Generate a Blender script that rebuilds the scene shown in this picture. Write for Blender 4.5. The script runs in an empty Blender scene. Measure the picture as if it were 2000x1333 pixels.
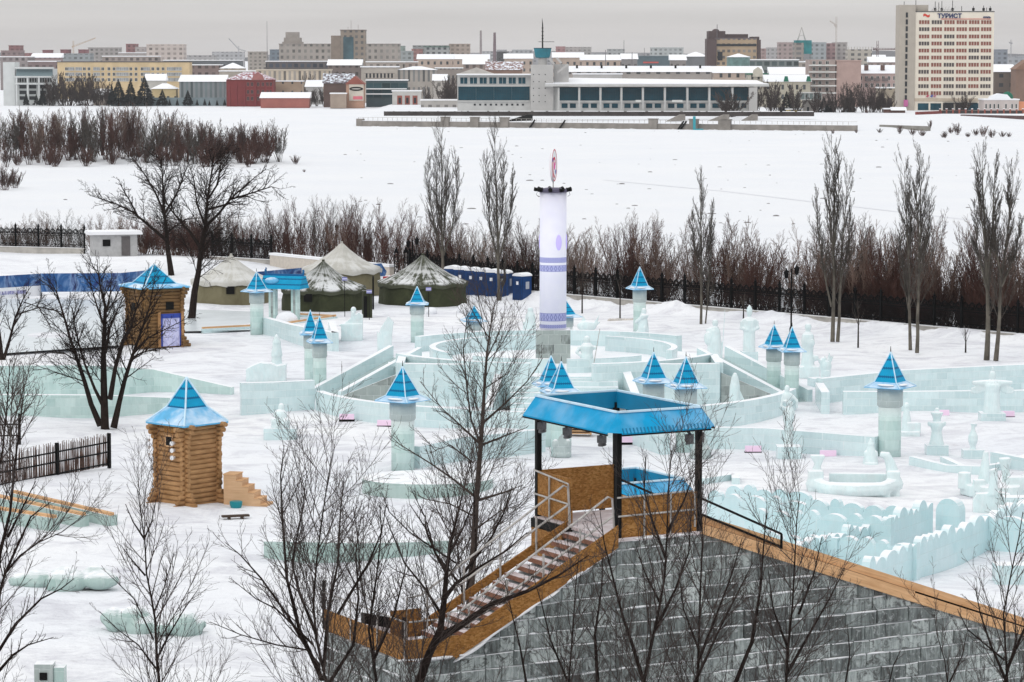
import bpy, bmesh, math, random
import numpy as np
from mathutils import Vector, Matrix
R = math.radians
sc = bpy.context.scene
COL = sc.collection

# ---------------------------------------------------------------- camera
CAMZ = 21.0
LENS = 105.0
FPX = LENS / 36.0 * 2000.0
PITCH = math.atan(561.0 / FPX)
cam_d = bpy.data.cameras.new('camera'); cam = bpy.data.objects.new('camera', cam_d); COL.objects.link(cam)
cam_d.lens = LENS; cam_d.sensor_width = 36.0; cam_d.clip_start = 1.0; cam_d.clip_end = 40000.0
cam.location = (0, 0, CAMZ); cam.rotation_euler = (math.pi / 2 - PITCH, 0, 0)
sc.camera = cam

# ---------------------------------------------------------------- sky, sun, exposure
SUN_EL, SUN_AZ = R(38), R(215)
w = bpy.data.worlds.new('World'); sc.world = w; w.use_nodes = True
nt = w.node_tree; nt.nodes.clear()
wo = nt.nodes.new('ShaderNodeOutputWorld'); bg = nt.nodes.new('ShaderNodeBackground')
sky = nt.nodes.new('ShaderNodeTexSky'); sky.sky_type = 'NISHITA'; sky.sun_disc = False
sky.sun_elevation = SUN_EL; sky.sun_rotation = SUN_AZ
hs = nt.nodes.new('ShaderNodeHueSaturation'); hs.inputs['Saturation'].default_value = 0.12; hs.inputs['Value'].default_value = 1.0
nt.links.new(sky.outputs[0], hs.inputs['Color'])
tc = nt.nodes.new('ShaderNodeTexCoord'); sx = nt.nodes.new('ShaderNodeSeparateXYZ'); nt.links.new(tc.outputs['Generated'], sx.inputs[0])
# overcast layer: darker near the horizon, brighter overhead, faint long cloud bands
ramp = nt.nodes.new('ShaderNodeValToRGB'); nt.links.new(sx.outputs['Z'], ramp.inputs[0])
el = ramp.color_ramp.elements
el[0].position = 0.0; el[0].color = (5.3, 5.05, 4.9, 1); el[1].position = 1.0; el[1].color = (12.6, 12.75, 13.0, 1)
e = el.new(0.008); e.color = (5.8, 5.6, 5.5, 1)
e = el.new(0.025); e.color = (6.85, 6.82, 6.72, 1)
e = el.new(0.15); e.color = (8.1, 8.2, 8.3, 1)
mp = nt.nodes.new('ShaderNodeMapping'); mp.inputs['Scale'].default_value = (3.0, 3.0, 75.0)
nt.links.new(tc.outputs['Generated'], mp.inputs[0])
nz = nt.nodes.new('ShaderNodeTexNoise'); nz.inputs['Scale'].default_value = 1.6; nz.inputs['Detail'].default_value = 5.0
nt.links.new(mp.outputs[0], nz.inputs['Vector'])
rr = nt.nodes.new('ShaderNodeMapRange'); rr.inputs[1].default_value = 0.3; rr.inputs[2].default_value = 0.7
rr.inputs[3].default_value = 0.95; rr.inputs[4].default_value = 1.11
nt.links.new(nz.outputs[0], rr.inputs[0])
ml = nt.nodes.new('ShaderNodeVectorMath'); ml.operation = 'SCALE'
nt.links.new(ramp.outputs[0], ml.inputs[0]); nt.links.new(rr.outputs[0], ml.inputs['Scale'])
mx = nt.nodes.new('ShaderNodeMix'); mx.data_type = 'RGBA'; mx.inputs[0].default_value = 0.94
nt.links.new(hs.outputs[0], mx.inputs[6]); nt.links.new(ml.outputs[0], mx.inputs[7])
nt.links.new(mx.outputs[2], bg.inputs[0]); bg.inputs[1].default_value = 0.1
nt.links.new(bg.outputs[0], wo.inputs[0])
sun_d = bpy.data.lights.new('sun', 'SUN'); sun_d.energy = 0.7; sun_d.angle = R(25); sun_d.color = (1.0, 0.96, 0.9)
sun = bpy.data.objects.new('sun', sun_d); COL.objects.link(sun)
sun.rotation_euler = (math.pi / 2 - SUN_EL, 0, math.pi - SUN_AZ)
sc.view_settings.view_transform = 'Standard'; sc.view_settings.look = 'None'; sc.view_settings.gamma = 1.0
sc.view_settings.exposure = 0.0; sc.view_settings.use_curve_mapping = False
sc.render.engine = 'CYCLES'
sc.cycles.max_bounces = 7; sc.cycles.diffuse_bounces = 3; sc.cycles.glossy_bounces = 2; sc.cycles.transmission_bounces = 4
sc.cycles.caustics_reflective = False; sc.cycles.caustics_refractive = False
sc.cycles.use_denoising = True

# ---------------------------------------------------------------- photo pixel <-> world
CP, SP = math.cos(PITCH), math.sin(PITCH)
def ray(x, y):
    a = (x - 1000.0) / FPX; b = (666.5 - y) / FPX
    return Vector((a, CP + b * SP, -SP + b * CP))
def G(x, y, z=0.0):
    d = ray(x, y); t = (z - CAMZ) / d.z
    return Vector((d.x * t, d.y * t, z))
def at(x, y, Y):
    d = ray(x, y); t = Y / d.y
    return Vector((d.x * t, Y, CAMZ + d.z * t))
def zat(y, Y): return at(1000, y, Y).z
def xat(x, Y): return (x - 1000.0) / FPX * Y * 1.0046 if False else at(x, 660, Y).x

# ---------------------------------------------------------------- mesh builder
class MB:
    def __init__(s): s.v = []; s.f = []; s.m = []
    def quad(s, a, b, c, d, m=0):
        n = len(s.v); s.v += [tuple(a), tuple(b), tuple(c), tuple(d)]; s.f.append((n, n+1, n+2, n+3)); s.m.append(m)
    def poly(s, pts, m=0):
        n = len(s.v); s.v += [tuple(p) for p in pts]; s.f.append(tuple(range(n, n+len(pts)))); s.m.append(m)
    def box(s, c, d, m=0, rz=0.0, mat=None, taper=1.0):
        hx, hy, hz = d[0]/2, d[1]/2, d[2]/2; n = len(s.v); cr, sr = math.cos(rz), math.sin(rz)
        for z in (-1, 1):
            t = taper if z > 0 else 1.0
            for (x, y) in ((-1, -1), (1, -1), (1, 1), (-1, 1)):
                p = Vector((x*hx*t, y*hy*t, z*hz)); p = Vector((p.x*cr-p.y*sr, p.x*sr+p.y*cr, p.z))
                if mat: p = mat @ p
                s.v.append((p.x+c[0], p.y+c[1], p.z+c[2]))
        for f in ((0,3,2,1),(4,5,6,7),(0,1,5,4),(1,2,6,5),(2,3,7,6),(3,0,4,7)):
            s.f.append(tuple(n+i for i in f)); s.m.append(m)
    def bar(s, a, b, w, m=0, h=None):
        a, b = Vector(a), Vector(b); d = (b-a); L = d.length
        if L < 1e-6: return
        d.normalize(); u = Vector((0,0,1)).cross(d)
        if u.length < 1e-4: u = Vector((1,0,0))
        u.normalize(); v = d.cross(u); h = h or w; n = len(s.v)
        for p in (a, b):
            for (i, j) in ((-1,-1),(1,-1),(1,1),(-1,1)):
                q = p + u*(i*w/2) + v*(j*h/2); s.v.append(tuple(q))
        for f in ((0,3,2,1),(4,5,6,7),(0,1,5,4),(1,2,6,5),(2,3,7,6),(3,0,4,7)):
            s.f.append(tuple(n+i for i in f)); s.m.append(m)
    def tube(s, P, rad, k=6, m=0, caps=True):
        P = [Vector(p) for p in P]; n0 = len(s.v); N = len(P)
        for i in range(N):
            t = (P[min(i+1, N-1)] - P[max(i-1, 0)])
            t.normalize(); u = t.cross(Vector((0,0,1)) if abs(t.z) < 0.95 else Vector((1,0,0))); u.normalize(); v = t.cross(u)
            r = rad[i] if isinstance(rad, (list, tuple)) else rad
            for j in range(k):
                a = 2*math.pi*j/k; q = P[i] + u*(math.cos(a)*r) + v*(math.sin(a)*r); s.v.append((q.x, q.y, q.z))
        for i in range(N-1):
            for j in range(k):
                a = n0+i*k+j; b = n0+i*k+(j+1) % k
                s.f.append((a, a+k, b+k, b)); s.m.append(m)
        if caps:
            s.f.append(tuple(n0+j for j in range(k))); s.m.append(m)
            s.f.append(tuple(n0+(N-1)*k+j for j in reversed(range(k)))); s.m.append(m)
    def lathe(s, prof, k=16, c=(0,0,0), m=0, a0=0.0, sx=1, sy=1):
        n0 = len(s.v)
        for (r, z) in prof:
            for j in range(k):
                a = a0+2*math.pi*j/k; s.v.append((c[0]+r*math.cos(a)*sx, c[1]+r*math.sin(a)*sy, c[2]+z))
        for i in range(len(prof)-1):
            for j in range(k):
                a = n0+i*k+j; b = n0+i*k+(j+1) % k
                s.f.append((a, b, b+k, a+k)); s.m.append(m)
        s.f.append(tuple(n0+j for j in reversed(range(k)))); s.m.append(m)
        L = n0+(len(prof)-1)*k
        s.f.append(tuple(L+j for j in range(k))); s.m.append(m)
    def ell(s, c, r, m=0, k=12, rings=7, mat=None):
        n0 = len(s.v)
        for i in range(rings+1):
            ph = math.pi*i/rings
            for j in range(k):
                a = 2*math.pi*j/k
                p = Vector((r[0]*max(math.sin(ph), 0.02)*math.cos(a), r[1]*max(math.sin(ph), 0.02)*math.sin(a), -r[2]*math.cos(ph)))
                if mat: p = mat @ p
                s.v.append((c[0]+p.x, c[1]+p.y, c[2]+p.z))
        for i in range(rings):
            for j in range(k):
                a = n0+i*k+j; b = n0+i*k+(j+1) % k
                s.f.append((a, b, b+k, a+k)); s.m.append(m)
        s.f.append(tuple(n0+j for j in reversed(range(k)))); s.m.append(m)
        s.f.append(tuple(n0+rings*k+j for j in range(k))); s.m.append(m)
    def prism(s, pts, z0, z1, m=0, mt=None):
        n = len(pts); n0 = len(s.v)
        s.v += [(p[0], p[1], z0) for p in pts] + [(p[0], p[1], z1) for p in pts]
        for i in range(n):
            j = (i+1) % n; s.f.append((n0+i, n0+j, n0+n+j, n0+n+i)); s.m.append(m)
        s.f.append(tuple(n0+i for i in reversed(range(n)))); s.m.append(m)
        s.f.append(tuple(n0+n+i for i in range(n))); s.m.append(m if mt is None else mt)
    def extr(s, poly, y0, y1, m=0, fr=None):
        """polygon in (x,z) extruded from y0 to y1; fr maps a point"""
        n = len(poly); n0 = len(s.v); fr = fr or (lambda p: p)
        s.v += [tuple(fr(Vector((p[0], y0, p[1])))) for p in poly] + [tuple(fr(Vector((p[0], y1, p[1])))) for p in poly]
        for i in range(n):
            j = (i+1) % n; s.f.append((n0+i, n0+j, n0+n+j, n0+n+i)); s.m.append(m)
        s.f.append(tuple(n0+i for i in reversed(range(n)))); s.m.append(m)
        s.f.append(tuple(n0+n+i for i in range(n))); s.m.append(m)
    def wall(s, pts, tops, th, z0=-0.3, m=0):
        """a standing wall along a plan path; tops = height at every station"""
        P = [Vector((p[0], p[1])) for p in pts]; N = len(P); n0 = len(s.v)
        if not isinstance(tops, (list, tuple)): tops = [tops]*N
        z0s = z0 if isinstance(z0, (list, tuple)) else [z0]*N
        for i in range(N):
            t = P[min(i+1, N-1)] - P[max(i-1, 0)]; t.normalize(); nn = Vector((-t.y, t.x))*(th/2)
            a, b = P[i]+nn, P[i]-nn
            s.v += [(a.x, a.y, z0s[i]), (b.x, b.y, z0s[i]), (b.x, b.y, tops[i]), (a.x, a.y, tops[i])]
        for i in range(N-1):
            a = n0+4*i
            for k in range(4):
                k2 = (k+1) % 4; s.f.append((a+k, a+k2, a+4+k2, a+4+k)); s.m.append(m)
        s.f.append((n0+3, n0+2, n0+1, n0)); s.m.append(m)
        q = n0+4*(N-1); s.f.append((q, q+1, q+2, q+3)); s.m.append(m)
    def mesh(s, name, mats, smooth=False, fix=True):
        me = bpy.data.meshes.new(name); me.from_pydata(s.v, [], s.f); 
        for mt in (mats if isinstance(mats, (list, tuple)) else [mats]): me.materials.append(mt)
        me.polygons.foreach_set('material_index', s.m)
        if smooth: me.polygons.foreach_set('use_smooth', [True]*len(s.f))
        if fix:
            bm = bmesh.new(); bm.from_mesh(me); bmesh.ops.recalc_face_normals(bm, faces=bm.faces); bm.to_mesh(me); bm.free()
        me.update(); return me
    def build(s, name, mats, parent=None, smooth=False, fix=True, loc=None):
        o = bpy.data.objects.new(name, s.mesh(name, mats, smooth, fix)); COL.objects.link(o)
        if parent: o.parent = parent
        if loc is not None: o.location = loc
        return o

def tag(o, label, cat, group=None, kind=None):
    if label: o['label'] = label
    if cat: o['category'] = cat
    if group: o['group'] = group
    if kind: o['kind'] = kind
    return o
def thing(name, label, cat, loc=(0,0,0), rz=0.0, group=None, scale=None):
    o = bpy.data.objects.new(name, None); COL.objects.link(o); o.empty_display_size = 0.5
    o.location = loc; o.rotation_euler = (0, 0, rz)
    if scale: o.scale = scale if isinstance(scale, (tuple, list)) else (scale,)*3
    return tag(o, label, cat, group)
def dup(root, loc, rz=None, label=None, scale=None, group=None):
    def cp(o, par):
        c = o.copy(); COL.objects.link(c)
        if par: c.parent = par
        for ch in list(o.children): cp(ch, c)
        return c
    r = cp(root, None); r.location = loc
    if rz is not None: r.rotation_euler = (0, 0, rz)
    if scale is not None: r.scale = scale if isinstance(scale, (tuple, list)) else (scale,)*3
    if label: r['label'] = label
    if group: r['group'] = group
    return r
def mcopy(o, parent, loc, rz=0.0, scale=None):
    c = o.copy(); COL.objects.link(c); c.parent = parent; c.location = loc; c.rotation_euler = (0, 0, rz)
    if scale: c.scale = scale
    return c

# ---------------------------------------------------------------- materials
def lin(c):
    return tuple(((x/255.0)/12.92 if x/255.0 <= 0.04045 else ((x/255.0+0.055)/1.055)**2.4) for x in c) + (1.0,)
class NT:
    def __init__(s, name):
        s.mat = bpy.data.materials.new(name); s.mat.use_nodes = True; s.t = s.mat.node_tree; s.t.nodes.clear()
        s.out = s.n('ShaderNodeOutputMaterial'); s.p = s.n('ShaderNodeBsdfPrincipled'); s.l(s.p.outputs[0], s.out.inputs[0])
    def n(s, t, **kw):
        x = s.t.nodes.new(t)
        for k, v in kw.items(): setattr(x, k, v)
        return x
    def l(s, a, b): s.t.links.new(a, b)
    def val(s, sock, v):
        if hasattr(v, 'node'): s.l(v, sock)
        else: sock.default_value = v
    def math(s, op, a, b=0.0, clamp=False):
        x = s.n('ShaderNodeMath', operation=op); x.use_clamp = clamp; s.val(x.inputs[0], a); s.val(x.inputs[1], b); return x.outputs[0]
    def coord(s, kind='Object'): return s.n('ShaderNodeTexCoord').outputs[kind]
    def pos(s): return s.n('ShaderNodeNewGeometry').outputs['Position']
    def xyz(s, v):
        x = s.n('ShaderNodeSeparateXYZ'); s.l(v, x.inputs[0]); return x.outputs
    def comb(s, a, b, c):
        x = s.n('ShaderNodeCombineXYZ'); s.val(x.inputs[0], a); s.val(x.inputs[1], b); s.val(x.inputs[2], c); return x.outputs[0]
    def scale(s, v, sc3):
        x = s.n('ShaderNodeMapping'); x.inputs['Scale'].default_value = sc3; s.l(v, x.inputs[0]); return x.outputs[0]
    def noise(s, v, scale, detail=4.0, rough=0.55, dist=0.0):
        x = s.n('ShaderNodeTexNoise'); x.inputs['Scale'].default_value = scale; x.inputs['Detail'].default_value = detail
        x.inputs['Roughness'].default_value = rough; x.inputs['Distortion'].default_value = dist; s.l(v, x.inputs['Vector']); return x.outputs[0]
    def ramp(s, v, stops):
        x = s.n('ShaderNodeValToRGB'); s.l(v, x.inputs[0]); e = x.color_ramp.elements
        while len(e) < len(stops): e.new(0.5)
        for i, (p, c) in enumerate(stops):
            e[i].position = p; e[i].color = c if len(c) == 4 else tuple(c)+(1,)
        return x.outputs[0]
    def rng(s, v, a, b, c=0.0, d=1.0):
        x = s.n('ShaderNodeMapRange'); s.val(x.inputs[0], v)
        for i, q in enumerate((a, b, c, d)): x.inputs[i+1].default_value = q
        return x.outputs[0]
    def mix(s, f, a, b, blend='MIX'):
        x = s.n('ShaderNodeMix', data_type='RGBA', blend_type=blend); s.val(x.inputs[0], f); s.val(x.inputs[6], a); s.val(x.inputs[7], b); return x.outputs[2]
    def bump(s, h, dist=0.1, strength=0.5):
        x = s.n('ShaderNodeBump'); x.inputs['Distance'].default_value = dist; x.inputs['Strength'].default_value = strength
        s.l(h, x.inputs['Height']); s.l(x.outputs[0], s.p.inputs['Normal'])
    def fin(s, col, rough=0.7, spec=0.3, metal=0.0):
        s.val(s.p.inputs['Base Color'], col); s.val(s.p.inputs['Roughness'], rough)
        s.p.inputs['Specular IOR Level'].default_value = spec; s.p.inputs['Metallic'].default_value = metal
        return s.mat
def plain(name, c, rough=0.7, amt=0.12, scale=3.0, spec=0.3, metal=0.0, bump=0.0, world=False):
    m = NT(name); c = tuple(c) + ((1.0,) if len(c) == 3 else ())
    v = m.pos() if world else m.coord(); nz = m.noise(v, scale, 5.0)
    lo = tuple(x*(1-amt) for x in c[:3])+(1,); hi = tuple(min(1, x*(1+amt)) for x in c[:3])+(1,)
    col = m.mix(m.rng(nz, 0.3, 0.7), lo, hi)
    if bump: m.bump(nz, bump, 0.6)
    return m.fin(col, rough, spec, metal)
def emit(name, c, st):
    m = NT(name); m.p.inputs['Emission Color'].default_value = tuple(c)+(1,); m.p.inputs['Emission Strength'].default_value = st
    return m.fin(tuple(c)+(1,), 0.4)

SNOWC = (0.84, 0.85, 0.875, 1)
def make_snow(name, dirt=0.0):
    m = NT(name); p = m.pos()
    a = m.noise(p, 0.035, 4.0); b = m.noise(p, 0.6, 6.0, 0.65); c = m.noise(p, 5.0, 4.0)
    col = m.mix(m.rng(a, 0.35, 0.65), (0.81, 0.825, 0.86, 1), (0.88, 0.88, 0.89, 1))
    col = m.mix(m.rng(b, 0.56, 0.72, 0, 0.5), col, (0.72, 0.73, 0.78, 1))
    h = m.math('ADD', m.math('MULTIPLY', b, 0.8), m.math('MULTIPLY', c, 0.25))
    m.bump(h, 0.35, 0.5)
    return m.fin(col, 0.75, 0.25)
M = {}
M['snow'] = make_snow('snow')
def make_snow_ground():
    m = NT('snow_ground'); p = m.pos(); xyz = m.xyz(p)
    a = m.noise(p, 0.04, 4.0); b = m.noise(p, 0.7, 7.0, 0.68); c = m.noise(p, 3.0, 4.0)
    s = m.scale(p, (0.55, 0.75, 1)); tr = m.noise(s, 0.55, 7.0, 0.72, 0.8)
    near = m.rng(xyz[1], 240.0, 340.0, 1.0, 0.0)
    col = m.mix(m.rng(a, 0.35, 0.65), (0.80, 0.82, 0.86, 1), (0.87, 0.875, 0.89, 1))
    trod = m.math('MULTIPLY', m.rng(tr, 0.46, 0.66, 0, 0.85), near)
    col = m.mix(trod, col, (0.58, 0.58, 0.63, 1))
    dirt = m.math('MULTIPLY', m.rng(b, 0.60, 0.72, 0, 0.6), near)
    col = m.mix(dirt, col, (0.52, 0.50, 0.52, 1))
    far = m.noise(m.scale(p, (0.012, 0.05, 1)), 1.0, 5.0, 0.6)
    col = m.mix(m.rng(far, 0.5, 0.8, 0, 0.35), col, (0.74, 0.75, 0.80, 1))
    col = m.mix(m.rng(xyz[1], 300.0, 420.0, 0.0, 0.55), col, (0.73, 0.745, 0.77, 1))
    h = m.math('ADD', m.math('MULTIPLY', b, 0.7), m.math('MULTIPLY', c, 0.2))
    m.bump(h, 0.5, 0.9)
    return m.fin(col, 0.8, 0.2)
M['ground'] = make_snow_ground()

def make_ice(name, c0, c1, bw=1.0, bh=0.45, line=0.5, snow=True, rough=0.22, clear=0.0, dark=(0.05, 0.06, 0.06), lines=(0.85, 0.9, 0.9), swirl=0.4, snowlo=0.45, mort=0.012, bwt=0.16, trans=0.13):
    m = NT(name); o = m.coord(); x = m.xyz(o)
    u = m.math('ADD', x[0], m.math('MULTIPLY', x[1], 0.83))
    v = m.comb(u, x[2], 0.0)
    br = m.n('ShaderNodeTexBrick'); m.l(v, br.inputs['Vector'])
    br.inputs['Scale'].default_value = 1.0; br.inputs['Brick Width'].default_value = bw; br.inputs['Row Height'].default_value = bh
    br.inputs['Mortar Size'].default_value = mort; br.inputs['Mortar Smooth'].default_value = 0.3; br.inputs['Bias'].default_value = 0.0
    br.inputs['Color1'].default_value = (0, 0, 0, 1); br.inputs['Color2'].default_value = (1, 1, 1, 1); br.inputs['Mortar'].default_value = (0.5, 0.5, 0.5, 1)
    n1 = m.noise(o, 0.9, 5.0, 0.6, 0.6); n2 = m.noise(m.scale(o, (1.0, 1.0, 0.25)), 4.0, 5.0, 0.65, 1.2)
    t = m.math('ADD', m.math('MULTIPLY', br.outputs['Color'], bwt), m.math('ADD', m.math('MULTIPLY', n1, 0.62), m.math('MULTIPLY', n2, swirl)))
    col = m.mix(m.rng(t, 0.3, 0.9), c0, c1)
    if clear > 0:
        n3 = m.noise(o, 1.7, 3.0, 0.5)
        ck = m.math('MULTIPLY', m.rng(br.outputs['Color'], 0.35, 0.75), m.rng(m.math('ADD', n2, m.math('MULTIPLY', n3, 0.6)), 0.6, 0.95, 0.1, 1.0))
        col = m.mix(m.math('MULTIPLY', ck, clear), col, tuple(dark)+(1,))
    lf = m.math('MULTIPLY', br.outputs['Fac'], line)
    edge = m.noise(o, 6.0, 2.0)
    col = m.mix(m.math('MULTIPLY', lf, m.rng(edge, 0.3, 0.6, 0.3, 1.0)), col, tuple(lines)+(1,))
    rg = rough
    if snow:
        g = m.n('ShaderNodeNewGeometry'); nzv = m.xyz(g.outputs['Normal'])[2]
        pn = m.noise(o, 2.2, 4.0)
        sf = m.math('MULTIPLY', m.rng(nzv, snowlo, 0.85), m.rng(pn, 0.25, 0.5, 0.55, 1.0))
        col = m.mix(sf, col, SNOWC)
        rg = m.rng(sf, 0.0, 1.0, rough, 0.8)
    m.bump(m.math('ADD', m.math('MULTIPLY', n2, 0.5), m.math('MULTIPLY', br.outputs['Fac'], -0.4)), 0.05, 0.5)
    m.p.inputs['IOR'].default_value = 1.31
    tr_ = m.math('MULTIPLY', m.rng(n1, 0.38, 0.62, 0.35, 1.0), trans)
    m.l(m.math('MULTIPLY', tr_, m.math('SUBTRACT', 1.0, sf)) if snow else tr_, m.p.inputs['Transmission Weight'])
    return m.fin(col, rg, 0.5)
M['ice'] = make_ice('ice_block', (0.48, 0.635, 0.655, 1), (0.79, 0.93, 0.945, 1), 0.9, 0.42, 0.6, bwt=0.24, mort=0.016, lines=(0.88, 0.94, 0.95), rough=0.16)
M['ice_bare'] = make_ice('ice_bare', (0.34, 0.43, 0.43, 1), (0.58, 0.68, 0.68, 1), 1.2, 5.0, 0.3, snow=False, rough=0.2)
M['ice_tower'] = make_ice('ice_tower', (0.38, 0.50, 0.48, 1), (0.62, 0.74, 0.72, 1), 0.55, 0.5, 0.3, line=0.3) if False else make_ice('ice_tower', (0.38, 0.55, 0.525, 1), (0.70, 0.86, 0.83, 1), 0.6, 0.5, 0.4, bwt=0.28)
M['ice_drum'] = make_ice('ice_drum', (0.36, 0.43, 0.43, 1), (0.55, 0.63, 0.62, 1), 0.5, 0.6, 0.4)
M['ice_cyan'] = make_ice('ice_cyan', (0.50, 0.72, 0.75, 1), (0.76, 0.92, 0.95, 1), 1.1, 0.5, 0.35, rough=0.2)
M['ice_carved'] = make_ice('ice_carved', (0.60, 0.79, 0.80, 1), (0.86, 0.95, 0.96, 1), 5.0, 5.0, 0.0, rough=0.12, swirl=0.7, trans=0.22)
M['ice_green'] = make_ice('ice_green', (0.30, 0.43, 0.40, 1), (0.58, 0.70, 0.67, 1), 1.0, 0.5, 0.3)
M['ice_clear'] = make_ice('ice_clear', (0.28, 0.33, 0.32, 1), (0.5, 0.56, 0.54, 1), 0.75, 0.6, 0.5, clear=0.7, bwt=0.35)
def make_grey_wall():
    m = NT('ice_wall_grey'); o = m.coord(); x = m.xyz(o)
    w1 = m.noise(o, 0.5, 3.0); w2 = m.noise(o, 2.3, 3.0)
    u = m.math('ADD', m.math('ADD', x[0], m.math('MULTIPLY', x[1], 0.83)), m.math('MULTIPLY', w2, 0.16))
    v = m.math('ADD', x[2], m.math('ADD', m.math('MULTIPLY', w1, 0.42), m.math('MULTIPLY', w2, 0.05)))
    def brick(bw, mort, sm):
        br = m.n('ShaderNodeTexBrick'); m.l(m.comb(u, v, 0.0), br.inputs['Vector']); br.inputs['Scale'].default_value = 1.0
        br.inputs['Brick Width'].default_value = bw; br.inputs['Row Height'].default_value = 0.40; br.inputs['Mortar Size'].default_value = mort; br.inputs['Mortar Smooth'].default_value = sm
        br.inputs['Color1'].default_value = (0, 0, 0, 1); br.inputs['Color2'].default_value = (1, 1, 1, 1); br.inputs['Mortar'].default_value = (0.5, 0.5, 0.5, 1); br.offset = 0.37; br.squash = 1.5; br.squash_frequency = 3
        return br
    b1 = brick(0.56, 0.022, 0.9); b2 = brick(1.68, 0.03, 1.0)
    rnd = b1.outputs['Color']
    streak = m.noise(m.scale(o, (5.0, 5.0, 0.7)), 1.3, 5.0, 0.7, 0.6); cloud = m.noise(o, 2.6, 6.0, 0.65, 1.0); big = m.noise(o, 0.33, 4.0, 0.6)
    S_ = m.rng(streak, 0.32, 0.68); B_ = m.rng(big, 0.3, 0.7)
    t = m.math('ADD', m.math('MULTIPLY', rnd, 0.46), m.math('ADD', m.math('MULTIPLY', S_, 0.34), m.math('MULTIPLY', B_, 0.34)))
    col = m.ramp(t, [(0.22, (0.022, 0.024, 0.023, 1)), (0.48, (0.080, 0.093, 0.091, 1)), (0.68, (0.17, 0.19, 0.185, 1)), (0.95, (0.36, 0.39, 0.385, 1))])
    core = m.math('MULTIPLY', m.rng(cloud, 0.50, 0.62), m.rng(rnd, 0.35, 0.6, 0.0, 0.9))
    col = m.mix(core, col, (0.017, 0.017, 0.016, 1))
    rows = m.math('FRACT', m.math('DIVIDE', v, 0.40)); edge = m.math('MINIMUM', rows, m.math('SUBTRACT', 1.0, rows))
    patchy = m.rng(m.noise(m.scale(o, (1.2, 1.2, 3.0)), 1.4, 5.0, 0.7), 0.40, 0.60, 0.0, 1.0)
    hl = m.math('MULTIPLY', m.rng(edge, 0.02, 0.10, 1.0, 0.0), m.math('MULTIPLY', patchy, 0.9))
    vl = m.math('MULTIPLY', b1.outputs['Fac'], m.rng(cloud, 0.38, 0.62, 0.05, 0.7))
    col = m.mix(m.math('MAXIMUM', hl, vl), col, (0.56, 0.59, 0.60, 1))
    g = m.n('ShaderNodeNewGeometry'); nzv = m.xyz(g.outputs['Normal'])[2]
    col = m.mix(m.rng(nzv, 0.45, 0.85), col, SNOWC)
    m.bump(m.math('ADD', m.math('MULTIPLY', streak, 0.6), m.math('MULTIPLY', b1.outputs['Fac'], -0.5)), 0.06, 0.6)
    return m.fin(col, 0.30, 0.5)
M['ice_wall_grey'] = make_grey_wall()
def make_facing():
    m = NT('ice_facing'); o = m.coord(); g = m.n('ShaderNodeNewGeometry'); rnd = g.outputs['Random Per Island']
    streak = m.noise(m.scale(o, (6.0, 6.0, 0.8)), 1.3, 6.0, 0.7, 0.8); cloud = m.noise(o, 3.2, 6.0, 0.7, 1.4); big = m.noise(o, 0.30, 4.0, 0.6)
    S_ = m.rng(streak, 0.32, 0.68); B_ = m.rng(big, 0.32, 0.68)
    t = m.math('ADD', m.math('MULTIPLY', rnd, 0.38), m.math('ADD', m.math('MULTIPLY', S_, 0.36), m.math('MULTIPLY', B_, 0.34)))
    col = m.ramp(t, [(0.25, (0.045, 0.050, 0.048, 1)), (0.46, (0.15, 0.175, 0.17, 1)), (0.66, (0.32, 0.36, 0.35, 1)), (0.90, (0.55, 0.60, 0.585, 1))])
    core = m.math('MULTIPLY', m.rng(cloud, 0.49, 0.60), m.rng(rnd, 0.40, 0.7, 0.0, 0.85))
    col = m.mix(core, col, (0.024, 0.024, 0.022, 1))
    fr = m.rng(m.noise(o, 7.0, 4.0, 0.7, 0.5), 0.54, 0.70, 0.0, 0.7); col = m.mix(fr, col, (0.46, 0.49, 0.49, 1))
    nzv = m.xyz(g.outputs['Normal'])[2]; col = m.mix(m.rng(nzv, 0.4, 0.8), col, SNOWC)
    m.bump(m.math('ADD', m.math('MULTIPLY', streak, 0.5), m.math('MULTIPLY', cloud, 0.5)), 0.06, 0.7)
    return m.fin(col, 0.22, 0.45)
M['ice_facing'] = make_facing()
M['rink'] = plain('rink_ice', (0.62, 0.67, 0.70), 0.3, 0.08, 0.5, 0.5)

def make_roofblue(name, base, band, pitch, wdt, snow=0.0):
    m = NT(name); o = m.coord(); x = m.xyz(o)
    zz = m.math('ADD', x[2], m.math('MULTIPLY', m.math('PINGPONG', m.math('ADD', x[0], x[1]), 0.06), 0.8))
    fr = m.math('FRACT', m.math('DIVIDE', zz, pitch))
    b = m.math('LESS_THAN', fr, wdt)
    nz = m.noise(o, 3.0, 4.0)
    col = m.mix(m.rng(nz, 0.3, 0.7), tuple(c*0.85 for c in base)+(1,), tuple(base)+(1,))
    col = m.mix(b, col, tuple(band)+(1,))
    if snow:
        sn = m.noise(o, 0.9, 3.0, 0.5)
        g = m.n('ShaderNodeNewGeometry'); nzv = m.xyz(g.outputs['Normal'])[2]
        col = m.mix(m.math('MULTIPLY', m.rng(sn, 0.40, 0.66), m.rng(nzv, 0.3, 0.6, 0, snow)), col, (0.80, 0.86, 0.93, 1))
    return m.fin(col, 0.5, 0.12)
BLUE = (0.003, 0.315, 0.56)
M['roof_blue'] = make_roofblue('roof_blue', BLUE, (0.002, 0.11, 0.25), 0.42, 0.22)
M['eave_blue'] = make_roofblue('eave_blue', (0.13, 0.45, 0.74), (0.13, 0.45, 0.74), 3.0, 0.0, 0.8)
M['gazebo_blue'] = make_roofblue('gazebo_blue', (0.003, 0.335, 0.64), (0.003, 0.16, 0.42), 50.0, 0.0, 0.2)
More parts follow.
